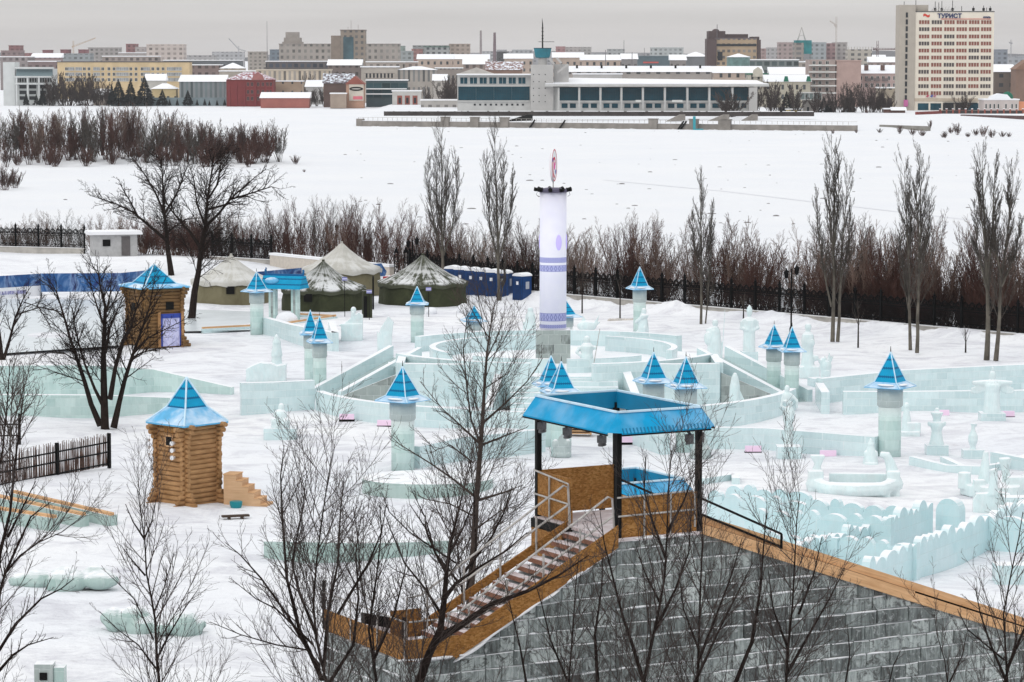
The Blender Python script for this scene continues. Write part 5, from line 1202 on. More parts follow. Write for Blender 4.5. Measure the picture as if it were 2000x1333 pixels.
for (x, y, r, lab) in ((843, 614, 0.42, 'round snow lump left of the right green tent door'), (908, 612, 0.6, 'large round snow lump at the right end of the green tent'), (560, 636, 0.8, 'snow heap under the tiled gate')):
    mb = MB(); mb.ell((0, 0, r*0.5), (r*1.1, r*0.9, r*0.85), k=14, rings=9); one('snow_lump', lab, 'snow heap', mb, M['snow'], 'snow lumps', True, loc=G(x, y))
mb = MB(); rng = random.Random(4)
for i in range(9): mb.ell((-0.9+0.22*i, rng.uniform(-0.15, 0.15), 0.12), (rng.uniform(0.2, 0.45), 0.25, 0.2), k=8, rings=5)
one('dirty_snow_heap', 'dirty snow heap around the foot of the short forked sapling', 'snow heap', mb, plain('dirty_snow', (0.50, 0.47, 0.44), 0.9, 0.3), smooth=True, loc=G(1214, 630))

# ================================================================ portable toilets
pb = plain('toilet_blue', (0.006, 0.045, 0.16), 0.45, 0.15); pb2 = plain('toilet_blue_dark', (0.004, 0.03, 0.11), 0.45, 0.15)
def toilet(p, rz, label):
    t = thing('portable_toilet', label, 'portable toilet', p, rz, 'blue portable toilets in a row')
    mb = MB(); mb.box((0, 0, 1.08), (1.1, 1.15, 2.16)); mb.build('cabin', pb, t)
    mb = MB(); mb.box((0, -0.59, 1.02), (0.78, 0.04, 1.85)); dd = mb.build('door', pb2, t)
    mb = MB(); mb.box((0.0, -0.62, 1.55), (0.24, 0.02, 0.28)); mb.build('sign', M['white'], dd)
    mb = MB(); mb.box((0.56, 0.05, 1.35), (0.03, 0.42, 0.62)); mb.build('side_panel', plain('panel_grey', (0.45, 0.47, 0.52)), t)
    prof = [(-0.6, 2.14)]+[(0.6*math.cos(a), 2.16+0.26*math.sin(a)) for a in [math.pi-math.pi*i/10 for i in range(11)]]+[(0.6, 2.14)]
    mb = MB(); mb.extr(prof, -0.62, 0.62); mb.build('snowy_roof', M['snow'], t, False)
    for s in (-0.55, 0.55): mb = MB(); mb.box((s, -0.57, 1.08), (0.06, 0.06, 2.16)); mb.build('corner_rib', pb2, t)
    return t
xs = [(884, 572), (903, 574), (924, 576), (944, 578), (964, 580), (985, 582), (1020, 588)]
tl = ['blue portable toilet at the far left end of the row', 'blue portable toilet second from the left end of the row', 'blue portable toilet left of the poplar trunk', 'blue portable toilet just behind the poplar trunk', 'blue portable toilet right of the poplar trunk', 'blue portable toilet second from the right end of the row', 'nearest blue portable toilet showing its side panel, at the right end of the row']
t0 = None
for i, (x, y) in enumerate(xs):
    p = G(x, y); rz = -0.75 if i == 6 else -0.35
    if t0 is None: t0 = toilet(p, rz, tl[0])
    else: dup(t0, p, rz, tl[i])

# ================================================================ printed banners
M['banner_blue'] = make_poster('banner_blue_print', (0.010, 0.025, 0.13), (0.02, 0.10, 0.28), (0.16, 0.26, 0.46), 0.55)
def banner(label, x0, y0, x1, y1, h, low=None, slant=False):
    a, b = G(x0, y0), G(x1, y1); d = b-a; L = d.length
    t = thing('banner', label, 'banner', a, math.atan2(d.y, d.x), 'blue printed banners on frames')
    prof = [(0, 0.55), (L, 0.55), (L, h), (0, h)] if not slant else [(0, 0.55), (L, 0.55), (L+0.2, h*0.55), (L-0.5, h), (0, h)]
    mb = MB(); mb.extr(prof, -0.03, 0.03); mb.build('print', M['banner_blue'], t)
    if low:
        mb = MB(); mb.box((L/2, -0.05, 0.62), (L, 0.03, 0.9)); lo = mb.build('lower_strip', M['white'], t)
        mb = MB(); mb.box((L*0.38, -0.075, 0.62), (L*0.7, 0.02, 0.3)); mb.build('print', make_poster('strip_print', (0.6, 0.6, 0.72), (0.10, 0.10, 0.36), (0.6, 0.6, 0.72), 3.5), lo)
    for i in range(int(L/2.5)+1): mb = MB(); mb.box((min(L, 2.5*i), 0.08, h/2), (0.07, 0.07, h)); mb.build('stake', M['black'], t)
banner('dark blue printed banner with white lower strip at the left edge behind the rink', -40, 590, 82, 582, 2.1, True)
banner('blue printed banner with light swirls right of the white lower strip', 80, 583, 236, 582, 2.15)
banner('narrow blue printed banner running behind the near roof of the rear log tower', 232, 574, 305, 566, 1.8)
banner('blue printed banner behind the tiled gate and the green tent', 500, 570, 622, 558, 1.75)
banner('blue printed banner with a slanted end right of the cream tent', 690, 556, 752, 551, 1.75, slant=True)

# ================================================================ wattle fence and planks on the left
wf = thing('wattle_fence', 'fence of upright brown sticks with black posts and rails on the left', 'fence', G(-30, 958), 0)
a, b = G(-30, 958), G(211, 910); d = b-a; wf.rotation_euler = (0, 0, math.atan2(d.y, d.x)); L = d.length
for f in (0.06, 0.565, 1.0): mb = MB(); mb.box((L*f, -0.08, 0.78), (0.15, 0.15, 1.8)); mb.build('post', M['black'], wf)
for z in (0.12, 0.72, 1.22): mb = MB(); mb.box((L/2, -0.06, z), (L, 0.08, 0.07)); mb.build('rail', M['black'], wf)
mb = MB(); rng = random.Random(6); x = 0.0
while x < L:
    hh = 1.62+rng.uniform(-0.14, 0.12); mb.tube([(x, rng.uniform(-0.02, 0.04), 0.0), (x+rng.uniform(-0.08, 0.08), 0, hh)], [0.028, 0.016], 4, 0); x += rng.uniform(0.03, 0.085)
mb.build('stick_panel', plain('stick_brown', (0.12, 0.075, 0.06), 0.9, 0.5, 5.0), wf)
wf2 = thing('wattle_fence', 'short dark stick fence piece behind the first, at the very left edge', 'fence', G(-60, 872), 0)
a, b = G(-60, 872), G(38, 868); d = b-a; wf2.rotation_euler = (0, 0, math.atan2(d.y, d.x)); L = d.length
for f in (0.3, 1.0): mb = MB(); mb.box((L*f, -0.08, 0.8), (0.13, 0.13, 1.75)); mb.build('post', M['black'], wf2)
for z in (0.5, 1.1): mb = MB(); mb.box((L/2, -0.06, z), (L, 0.08, 0.07)); mb.build('rail', M['black'], wf2)
mb = MB(); x = 0.0
while x < L: mb.tube([(x, 0, 0.0), (x+rng.uniform(-0.08, 0.08), 0, 1.2+rng.uniform(-0.2, 0.1))], [0.03, 0.016], 4, 0); x += rng.uniform(0.08, 0.2)
mb.build('stick_panel', plain('stick_dark', (0.05, 0.03, 0.025), 0.9, 0.5, 5.0), wf2)
sb = [((-40, 1012), (108, 1035), 'lowest'), ((-40, 985), (165, 1030), 'second lowest'), ((30, 985), (220, 1030), 'longest upper')]
for (a, b, nm) in sb:
    a, b = G(*a), G(*b); d = b-a; t = thing('slide_edge', nm+' timber topped ice edge of the slide run at the left edge', 'slide edge', (a+b)/2, math.atan2(d.y, d.x), 'timber topped slide edges')
    mb = MB(); mb.box((0, 0, 0.22), (d.length, 0.5, 0.65)); mb.build('ice_base', M['ice_green'], t)
    mb = MB(); mb.box((0, -0.05, 0.6), (d.length+0.1, 0.22, 0.13)); mb.build('plank', M['timber'], t)
mb = MB()
for i in range(3): mb.box((0, 0, 0.08+0.14*i), (1.5, 0.9, 0.06))
mb.box((0.75, 0, 0.2), (0.1, 0.95, 0.4)); one('plank_pile', 'small pile of timber planks behind the gazebo lamps', 'planks', mb, M['timber'], loc=G(1127, 848))
# ================================================================ bare trees
def rvec(rng): 
    while True:
        v = Vector((rng.uniform(-1, 1), rng.uniform(-1, 1), rng.uniform(-1, 1)))
        if 0.05 < v.length < 1: return v.normalized()
def pline(rng, p, d, L, k, gnarl, up):
    P = [p.copy()]; d = d.normalized(); s = L/k
    for i in range(k):
        d = (d+rvec(rng)*gnarl+Vector((0, 0, up))).normalized(); p = p+d*s; P.append(p.copy())
    return P
def spawn(rng, out, P, r0, r1, lvl, sp):
    """grow side shoots along polyline P"""
    if lvl >= len(sp['n']): return
    seg = [(P[i+1]-P[i]).length for i in range(len(P)-1)]; L = sum(seg)
    n = sp['n'][lvl]; n = max(3, int(round(n*L))) if sp.get('pm') else n
    fs = sp['fs'][lvl]
    for i in range(n):
        f = fs+(1-fs)*(i+rng.random())/n; q = f*L; j = 0
        while j < len(seg)-1 and q > seg[j]: q -= seg[j]; j += 1
        t = (P[j+1]-P[j]).normalized(); p = P[j]+t*min(q, seg[j]); r = r0+(r1-r0)*f
        a = R(sp['ang'][lvl]*rng.uniform(0.6, 1.35)); side = t.cross(rvec(rng))
        if side.length < 1e-3: continue
        side.normalize(); d = t*math.cos(a)+side*math.sin(a)
        l = sp['len'][lvl]*L*(1-sp.get('tap', 0.6)*f)*rng.uniform(0.55, 1.25)
        if sp.get('maxl'): l = min(l, sp['maxl'][lvl]*rng.uniform(0.6, 1.1))
        k = sp['k'][lvl]; rr = max(sp['rmin'], min(r*0.72, sp['rc'][lvl]*rng.uniform(0.75, 1.2)))
        Q = pline(rng, p, d, l, k, sp['gn'][lvl], sp['up'][lvl])
        out.append((Q, rr, max(sp['rmin']*0.8, rr*0.3), lvl+1)); spawn(rng, out, Q, rr, rr*0.3, lvl+1, sp)
def tubes(lst):
    V = []; F = []
    for (P, r0, r1, lvl) in lst:
        k = 6 if r0 > 0.09 else (4 if r0 > 0.03 else 3); N = len(P); n0 = len(V); ax = (P[-1]-P[0])
        if ax.length < 1e-6: continue
        u = ax.cross(Vector((0.31, 0.77, 0.2))); u.normalize(); v = ax.cross(u); v.normalize()
        for i, p in enumerate(P):
            r = r0+(r1-r0)*(i/(N-1))**(0.75 if r0 > 0.03 else 1.0)
            for j in range(k):
                a = 6.28318*j/k; V.append((p.x+(u.x*math.cos(a)+v.x*math.sin(a))*r, p.y+(u.y*math.cos(a)+v.y*math.sin(a))*r, p.z+(u.z*math.cos(a)+v.z*math.sin(a))*r))
        for i in range(N-1):
            for j in range(k):
                a = n0+i*k+j; b = n0+i*k+(j+1) % k; F.append((a, b, b+k, a+k))
    return V, F
def tree_mesh(name, lst, mat, smooth=True):
    V, F = tubes(lst); me = bpy.data.meshes.new(name); me.from_pydata(V, [], F); me.materials.append(mat)
    if smooth: me.polygons.foreach_set('use_smooth', [True]*len(F))
    me.update(); return me
def obj(name, me, parent=None):
    o = bpy.data.objects.new(name, me); COL.objects.link(o); o.parent = parent; return o
def tree(name, label, base, stems, sp, mat, seed, group='bare winter trees', crown_mat=None, cat='tree'):
    """stems: list of (points relative to base, r0, r1)"""
    rng = random.Random(seed); t = thing(name, label, cat, base, 0, group); tr = []; cr = []
    for (P, r0, r1) in stems:
        P = [Vector(p) for p in P]
        Q = [P[0]]
        for a, b in zip(P, P[1:]):
            L = (b-a).length; k = max(1, int(L/1.2))
            for i in range(1, k+1): Q.append(a+(b-a)*(i/k)+(rvec(rng)*0.03*L/k if i < k else Vector()))
        tr.append((Q, r0, r1, 0)); spawn(rng, cr, Q, r0, r1, 0, sp)
    obj('trunk', tree_mesh('trunk', tr, mat), t); obj('crown', tree_mesh('crown', cr, crown_mat or mat), t)
    return t
def pxstems(base, Y, lst, seed):
    """stems drawn as lists of photo points at distance Y, given their own depth wander"""
    rng = random.Random(seed); out = []
    for (pts, r0, r1) in lst:
        dy = rng.uniform(-1, 1)*0.35; P = []
        for i, (x, y) in enumerate(pts):
            q = at(x, y, Y+dy*i); P.append(q-base)
        out.append((P, r0, r1))
    return out
FG = dict(pm=1, n=[3.3, 4.4, 6.0], fs=[0.14, 0.12, 0.15], ang=[36, 36, 40], len=[0.34, 0.50, 0.48], k=[5, 4, 3], gn=[0.08, 0.10, 0.13], up=[0.12, 0.10, 0.07], rc=[0.017, 0.0078, 0.0052], rmin=0.0040, tap=0.5)
def fgtree(label, Y, stems, seed, mat='twig', over=None, name='bare_tree', group='bare trees in the foreground'):
    x, y = stems[0][0][0]; b = at(x, y, Y); base = Vector((b.x, b.y, 0.0))
    sp = dict(FG); sp.update(over or {})
    st_ = pxstems(base, Y, stems, seed)
    # carry the lowest drawn point down to the ground
    for (P, r0, r1) in st_[:1]: P.insert(0, Vector((P[0].x*0.2+(P[0].x-P[1].x)*0.6, P[0].y, -0.2)))
    return tree(name, label, base, st_, sp, M[mat], seed, group, M['twig_fine'] if mat == 'twig' and Y < 120 else None)
# central tree standing behind the stairs
fgtree('tall slim bare tree in the middle, its trunk rising behind the wooden stairs', 99.0, [
 ([(917, 1185), (926, 1060), (930, 980), (938, 880), (942, 830), (946, 760), (951, 690), (958, 640), (966, 590)], 0.19, 0.012),
 ([(940, 872), (920, 820), (912, 760), (905, 680), (912, 620)], 0.05, 0.010), ([(945, 825), (985, 790), (1030, 745), (1060, 700)], 0.045, 0.009),
 ([(938, 868), (900, 832), (865, 800), (820, 745)], 0.05, 0.009), ([(940, 870), (985, 852), (1030, 835)], 0.045, 0.009),
 ([(933, 975), (890, 940), (840, 905), (780, 868), (760, 850)], 0.055, 0.009), ([(932, 978), (985, 962), (1020, 948)], 0.055, 0.009),
 ([(946, 760), (985, 735), (1010, 690)], 0.03, 0.008), ([(951, 700), (975, 650), (985, 610)], 0.028, 0.008),
 ([(928, 1010), (880, 985), (830, 975), (800, 960)], 0.035, 0.008), ([(928, 1035), (975, 1000), (1015, 985)], 0.035, 0.008), ([(925, 905), (880, 870), (850, 880), (815, 840)], 0.035, 0.008)], 11, 'twig_brown', dict(rc=[0.019, 0.0095, 0.0065], rmin=0.0048))
fgtree('dense dark shrub tree growing behind the central trunk', 92.0, [([(905, 1180), (895, 1080), (880, 990), (868, 930)], 0.06, 0.012), ([(905, 1180), (930, 1070), (925, 960), (918, 900)], 0.05, 0.012), ([(905, 1150), (850, 1080), (830, 1010), (800, 950)], 0.05, 0.01), ([(905, 1120), (960, 1050), (985, 1000), (1000, 950)], 0.05, 0.01), ([(890, 1100), (800, 1040), (760, 1000), (745, 960)], 0.04, 0.01)], 12, 'twig')
# thick leaning trunk
fgtree('thick dark leaning trunk in the bottom middle crossing the landing, with a long right limb', 71.0, [
 ([(815, 1345), (835, 1285), (860, 1230), (868, 1170), (872, 1118), (880, 1060), (895, 1000), (905, 960)], 0.22, 0.012),
 ([(850, 1250), (900, 1222), (960, 1180), (1030, 1155), (1090, 1125), (1150, 1085)], 0.115, 0.012), ([(868, 1170), (890, 1140), (925, 1115), (990, 1075), (1030, 1040)], 0.06, 0.01),
 ([(872, 1120), (850, 1080), (830, 1030), (800, 985)], 0.05, 0.01), ([(876, 1085), (905, 1030), (925, 980)], 0.04, 0.01), ([(862, 1200), (830, 1150), (790, 1100), (765, 1040), (750, 1000)], 0.045, 0.01)], 13, 'twig')
fgtree('many stemmed bare tree left of the landing, fanning out widely', 70.0, [
 ([(640, 1345), (618, 1250), (612, 1180), (618, 1100), (628, 1020), (640, 940), (650, 885)], 0.075, 0.01), ([(630, 1330), (585, 1230), (560, 1130), (552, 1020), (548, 930), (555, 870)], 0.07, 0.01),
 ([(625, 1310), (560, 1200), (510, 1130), (470, 1085), (440, 1060)], 0.05, 0.009), ([(632, 1310), (640, 1200), (660, 1100), (665, 1000), (672, 940)], 0.055, 0.009),
 ([(625, 1300), (600, 1270), (540, 1260), (470, 1240), (410, 1215)], 0.04, 0.009), ([(618, 1240), (585, 1160), (570, 1100), (590, 1000), (600, 920)], 0.05, 0.009), ([(640, 1340), (690, 1260), (700, 1170), (695, 1080), (705, 1010)], 0.055, 0.009),
 ([(612, 1260), (540, 1190), (500, 1170), (450, 1130)], 0.035, 0.008), ([(660, 1200), (720, 1100), (745, 1040), (755, 985)], 0.04, 0.009)], 14, 'twig')
fgtree('slim bare tree with upright shoots in front of the osb landing', 72.0, [([(735, 1345), (728, 1240), (705, 1140), (700, 1060), (690, 990)], 0.055, 0.01), ([(735, 1330), (720, 1230), (735, 1130), (745, 1040), (742, 980)], 0.045, 0.009), ([(730, 1290), (770, 1200), (790, 1120), (800, 1050)], 0.04, 0.009)], 15, 'twig')
fgtree('lone thin tree in the lower left in front of the green ice block', 74.0, [([(312, 1345), (306, 1280), (303, 1210), (296, 1170), (286, 1120), (283, 1060), (276, 1010), (268, 955)], 0.075, 0.01),
 ([(305, 1290), (330, 1240), (360, 1190), (388, 1150)], 0.032, 0.008), ([(308, 1310), (270, 1260), (230, 1230), (195, 1195)], 0.032, 0.008), ([(300, 1200), (320, 1150), (340, 1080)], 0.028, 0.008), ([(284, 1125), (258, 1095), (236, 1065)], 0.03, 0.008), ([(281, 1055), (296, 1020), (305, 975)], 0.028, 0.008), ([(281, 1052), (260, 1020), (245, 985)], 0.03, 0.008), ([(300, 1250), (262, 1170), (210, 1120)], 0.026, 0.008)], 16, 'twig')
fgtree('dark tree cut by the left edge with long limbs reaching right', 76.0, [([(-25, 1345), (-12, 1200), (10, 1120), (40, 1085), (75, 1060), (120, 1040), (160, 1010)], 0.10, 0.01), ([(-20, 1300), (30, 1220), (80, 1170), (120, 1150), (145, 1130)], 0.05, 0.009), ([(-10, 1320), (25, 1280), (55, 1260), (105, 1245)], 0.05, 0.009), ([(-12, 1180), (0, 1080), (20, 1000), (30, 900), (40, 820), (48, 760)], 0.07, 0.01), ([(0, 1090), (-15, 980), (5, 880), (15, 780), (20, 700)], 0.06, 0.01), ([(15, 1050), (50, 980), (70, 940)], 0.04, 0.009), ([(10, 1120), (60, 1010), (100, 980)], 0.04, 0.009)], 17, 'twig', dict(n=[4.0, 5.0, 6.5]))
fgtree('tall bare tree with strong slanting trunk, before the ice wall left of its middle', 72.0, [([(1255, 1345), (1270, 1270), (1285, 1200), (1298, 1130), (1303, 1040), (1305, 960), (1312, 880)], 0.085, 0.01), ([(1258, 1335), (1235, 1260), (1215, 1200), (1195, 1120), (1180, 1060), (1172, 1000)], 0.06, 0.009), ([(1280, 1230), (1320, 1150), (1345, 1080), (1350, 1000)], 0.045, 0.009), ([(1300, 1090), (1275, 1020), (1258, 960), (1262, 890)], 0.045, 0.009), ([(1303, 1040), (1335, 980), (1358, 920)], 0.04, 0.009), ([(1290, 1180), (1260, 1120), (1240, 1060)], 0.035, 0.009)], 18, 'twig')
fgtree('thin dark paired stems against the left part of the ice wall', 73.0, [([(1110, 1345), (1118, 1240), (1125, 1140), (1130, 1090)], 0.06, 0.01), ([(1168, 1345), (1162, 1240), (1175, 1150), (1178, 1080)], 0.055, 0.01), ([(1108, 1330), (1075, 1250), (1058, 1180), (1040, 1120)], 0.035, 0.009), ([(1030, 1345), (1015, 1260), (1000, 1200), (985, 1130)], 0.035, 0.009)], 19, 'twig')
fgtree('upright bare tree before the middle of the ice wall', 73.0, [([(1362, 1345), (1365, 1250), (1368, 1150), (1372, 1060), (1370, 990), (1374, 940)], 0.065, 0.01), ([(1365, 1290), (1400, 1200), (1430, 1120), (1450, 1050)], 0.04, 0.009), ([(1365, 1270), (1335, 1190), (1325, 1110)], 0.035, 0.009), ([(1352, 1345), (1400, 1240), (1440, 1160), (1470, 1100)], 0.04, 0.009)], 20, 'twig')
fgtree('bare tree before the right half of the ice wall reaching over the timber beam', 73.0, [([(1535, 1345), (1540, 1260), (1548, 1180), (1552, 1100), (1556, 1020), (1562, 965)], 0.065, 0.01), ([(1432, 1345), (1470, 1250), (1485, 1150), (1492, 1060), (1498, 990)], 0.06, 0.01), ([(1535, 1320), (1580, 1240), (1620, 1170), (1650, 1110)], 0.045, 0.009), ([(1540, 1270), (1510, 1190), (1500, 1110)], 0.04, 0.009), ([(1560, 1200), (1590, 1120), (1605, 1050)], 0.035, 0.009)], 21, 'twig')
fgtree('bare shrub tree in the bottom right corner', 74.0, [([(1968, 1345), (1964, 1270), (1960, 1200), (1975, 1120), (1990, 1050), (1998, 1000)], 0.06, 0.01), ([(1965, 1330), (1935, 1260), (1915, 1200), (1905, 1150)], 0.045, 0.009), ([(1966, 1310), (2000, 1230), (2030, 1150), (2040, 1070)], 0.045, 0.009), ([(1960, 1340), (1985, 1250), (1980, 1180)], 0.04, 0.009), ([(1962, 1290), (1890, 1230), (1870, 1190)], 0.03, 0.008)], 22, 'twig')
fgtree('low bare shrub before the far right of the ice wall', 74.0, [([(1852, 1345), (1845, 1290), (1830, 1240), (1825, 1200)], 0.035, 0.009), ([(1852, 1340), (1880, 1280), (1890, 1230)], 0.03, 0.008), ([(1650, 1345), (1660, 1280), (1655, 1220)], 0.03, 0.008), ([(1735, 1345), (1745, 1300), (1760, 1270)], 0.025, 0.008)], 23, 'twig')
# many stemmed tree on the left
MID = dict(pm=1, n=[3.2, 3.8, 4.4], fs=[0.25, 0.12, 0.15], ang=[40, 40, 45], len=[0.36, 0.5, 0.5], k=[5, 4, 3], gn=[0.11, 0.13, 0.16], up=[0.06, 0.05, 0.02], rc=[0.038, 0.017, 0.011], rmin=0.0088, tap=0.5)
fgtree('many stemmed dark tree in front of the long ice slide on the left', 167.0, [
 ([(205, 836), (203, 760), (202, 700), (204, 640), (206, 600), (196, 560), (190, 520)], 0.34, 0.03), ([(196, 832), (178, 790), (165, 745), (150, 700), (135, 655), (124, 615), (110, 570), (95, 545)], 0.20, 0.02), ([(200, 790), (185, 760), (165, 710), (148, 650), (140, 600)], 0.13, 0.02),
 ([(222, 836), (232, 790), (243, 745), (257, 700), (275, 650), (292, 600), (300, 560)], 0.22, 0.02), ([(215, 780), (225, 720), (240, 665), (255, 640), (270, 590), (285, 545)], 0.17, 0.02), ([(206, 690), (215, 640), (228, 610), (240, 580)], 0.1, 0.015),
 ([(258, 700), (275, 690), (310, 680), (350, 678)], 0.07, 0.012), ([(150, 705), (125, 690), (95, 688), (75, 700)], 0.06, 0.012), ([(262, 690), (290, 660), (330, 640), (370, 620)], 0.06, 0.012), ([(204, 640), (190, 600), (178, 560), (160, 530)], 0.09, 0.012), ([(208, 610), (216, 570), (218, 530)], 0.08, 0.012)], 24, 'twig', MID, group='dark trees on the left of the park')
BIG = dict(MID); BIG.update(rc=[0.05, 0.023, 0.015], rmin=0.0125, n=[3.0, 3.4, 3.6], up=[0.03, 0.0, -0.05])
fgtree('big forked dark tree with spreading crown left of the tents', 236.0, [([(375, 618), (380, 570), (388, 530), (393, 480), (402, 440), (405, 390), (412, 345), (418, 300)], 0.42, 0.03), ([(392, 485), (372, 455), (350, 430), (330, 405), (318, 380), (300, 350)], 0.16, 0.02), ([(402, 442), (425, 420), (450, 390), (490, 378), (530, 365), (550, 370)], 0.14, 0.02), ([(405, 410), (440, 400), (465, 375), (500, 345), (520, 330)], 0.1, 0.02), ([(406, 390), (425, 360), (432, 320), (430, 290)], 0.12, 0.02), ([(400, 440), (385, 400), (378, 350), (370, 320)], 0.12, 0.02)], 25, 'twig', BIG, group='dark trees on the left of the park')
fgtree('dark tree behind the forked one with limbs bending far left', 285.0, [([(335, 540), (328, 490), (325, 450), (320, 410), (318, 360), (315, 310)], 0.42, 0.03), ([(325, 470), (290, 440), (260, 415), (230, 400), (200, 390), (175, 382)], 0.2, 0.02), ([(322, 420), (305, 380), (285, 345), (268, 320), (255, 305)], 0.15, 0.02), ([(320, 420), (345, 380), (360, 340), (372, 310)], 0.15, 0.02), ([(270, 425), (255, 395), (240, 370), (232, 350)], 0.12, 0.02), ([(325, 455), (360, 430), (390, 425)], 0.1, 0.02)], 26, 'twig', dict(BIG, rmin=0.014), group='dark trees on the left of the park')
fgtree('v shaped dark tree at the left edge in front of the banners', 205.0, [([(6, 706), (20, 660), (30, 620), (45, 585), (60, 560)], 0.18, 0.02), ([(4, 706), (0, 660), (-8, 600), (-20, 550)], 0.18, 0.02), ([(32, 615), (80, 600), (120, 610), (130, 640)], 0.07, 0.015), ([(45, 590), (75, 600), (100, 640), (85, 670)], 0.06, 0.012), ([(25, 640), (50, 600), (90, 585)], 0.06, 0.012)], 27, 'twig', MID, group='dark trees on the left of the park')
fgtree('pale small bushy tree at the left edge in front of the ice slide', 150.0, [([(20, 860), (22, 800), (25, 740), (30, 700)], 0.06, 0.012), ([(20, 850), (40, 780), (55, 730), (60, 700)], 0.05, 0.012), ([(18, 850), (5, 780), (-10, 720)], 0.05, 0.012), ([(25, 830), (60, 790), (75, 760)], 0.04, 0.012)], 28, 'twig_grey', MID, group='dark trees on the left of the park')

# ================================================================ poplars
POP = dict(n=[34, 10, 5], fs=[0.20, 0.12, 0.15], ang=[27, 22, 26], len=[0.30, 0.42, 0.5], k=[7, 4, 3], gn=[0.05, 0.07, 0.1], up=[0.13, 0.12, 0.08], rc=[0.030, 0.0125, 0.008], rmin=0.0072, tap=0.62)
def poplar(label, x, yb, trunks, seed, n0=34, ln=0.22):
    b = G(x, yb); Y = b.y; base = Vector((b.x, b.y, 0.0)); st_ = []; rng = random.Random(seed)
    for (pts, r0) in trunks: st_.append(([at(px, py, Y+rng.uniform(-0.4, 0.4))-base for px, py in pts], r0*0.72, 0.012))
    sp = dict(POP); sp['n'] = [int(n0*1.2), 10, 5]; sp['len'] = [ln*1.5, 0.42, 0.5]
    return tree('poplar_tree', label, base, st_, sp, M['poplar'], seed, 'slim poplars along the iron fence', M['twig_grey'])
poplar('broad poplar left of the banner pillar, behind the dark green tent', 865, 560, [([(865, 560), (864, 480), (862, 400), (863, 330), (860, 255)], 0.26), ([(865, 505), (848, 440), (838, 380), (836, 310)], 0.13), ([(866, 500), (884, 440), (893, 370), (890, 310)], 0.13), ([(866, 470), (872, 390), (876, 310)], 0.12), ([(864, 460), (852, 380), (850, 300)], 0.11)], 31, 30, 0.2)
poplar('tall poplar just left of the banner pillar among the blue toilets', 974, 590, [([(974, 588), (973, 500), (970, 420), (968, 340), (966, 252)], 0.24), ([(974, 520), (958, 450), (950, 380), (948, 310)], 0.12), ([(974, 510), (990, 450), (1000, 390), (1002, 340)], 0.13), ([(972, 480), (982, 400), (984, 310)], 0.11), ([(978, 588), (985, 540), (988, 500)], 0.08)], 32, 30, 0.2)
poplar('slender poplar with two thin stems right of the tower by the fence', 1369, 640, [([(1369, 640), (1370, 560), (1370, 480), (1368, 420), (1370, 355)], 0.17), ([(1377, 642), (1382, 590), (1384, 520), (1390, 450)], 0.09), ([(1369, 540), (1355, 470), (1350, 420)], 0.07), ([(1370, 530), (1388, 470), (1392, 400)], 0.07)], 33, 30, 0.2)
poplar('tallest multi stemmed poplar right of the street lamp', 1628, 668, [([(1626, 668), (1628, 590), (1628, 500), (1630, 400), (1624, 280)], 0.24), ([(1636, 668), (1640, 580), (1644, 480), (1652, 400), (1655, 340)], 0.2), ([(1624, 600), (1608, 520), (1598, 450), (1594, 380)], 0.12), ([(1640, 560), (1658, 480), (1664, 400)], 0.1), ([(1628, 520), (1620, 420), (1614, 320)], 0.1), ([(1630, 480), (1638, 380), (1636, 300)], 0.1)], 34, 28, 0.19)
poplar('left one of the slim poplar pair on the right', 1778, 684, [([(1778, 684), (1776, 600), (1774, 500), (1770, 420), (1766, 325)], 0.19), ([(1776, 620), (1765, 540), (1758, 470)], 0.06), ([(1774, 520), (1780, 430), (1776, 360)], 0.08)], 35, 34, 0.2)
poplar('right one of the slim poplar pair on the right', 1791, 690, [([(1791, 690), (1792, 620), (1796, 520), (1798, 420), (1800, 308)], 0.21), ([(1796, 540), (1812, 460), (1818, 400)], 0.08), ([(1797, 480), (1790, 400), (1792, 340)], 0.08)], 36, 34, 0.2)
poplar('left and taller one of the rightmost poplars', 1927, 704, [([(1927, 704), (1930, 620), (1926, 520), (1922, 420), (1918, 300)], 0.3), ([(1928, 560), (1938, 460), (1942, 360), (1944, 310)], 0.15), ([(1926, 560), (1908, 480), (1902, 400)], 0.12), ([(1924, 480), (1912, 400), (1910, 340)], 0.1)], 37, 30, 0.2)
poplar('right and shorter one of the rightmost poplars', 1945, 705, [([(1945, 705), (1952, 620), (1958, 520), (1972, 430), (1980, 345)], 0.25), ([(1956, 560), (1985, 490), (1995, 430)], 0.14), ([(1955, 540), (1940, 470), (1950, 400)], 0.12), ([(1975, 430), (1968, 380), (1972, 350)], 0.08)], 38, 32, 0.22)

# ================================================================ shrubs behind the fence
def shrub_mesh(seed, mat, stems=13, H=6.0, spread=0.32, r=0.045, rmin=0.0088, n=(18, 7), red=True):
    rng = random.Random(seed); lst = []
    sp = dict(n=list(n), fs=[0.22, 0.2], ang=[26, 34], len=[0.30, 0.45], k=[3, 2], gn=[0.1, 0.14], up=[0.1, 0.06], rc=[max(0.02, rmin*1.6), max(0.012, rmin)], rmin=rmin, tap=0.5)
    for i in range(stems):
        a = rng.uniform(0, 6.28); rad = rng.uniform(0, 0.8); h = H*rng.uniform(0.55, 1.05); tilt = spread*rng.uniform(0.1, 1.0)
        P = pline(rng, Vector((math.cos(a)*rad, math.sin(a)*rad, -0.3)), Vector((math.cos(a)*tilt, math.sin(a)*tilt, 1)), h, 5, 0.07, 0.05)
        lst.append((P, r*rng.uniform(0.6, 1.2), rmin, 0)); spawn(rng, lst, P, r, rmin, 0, sp)
    return tree_mesh('shrub', lst, mat, False)
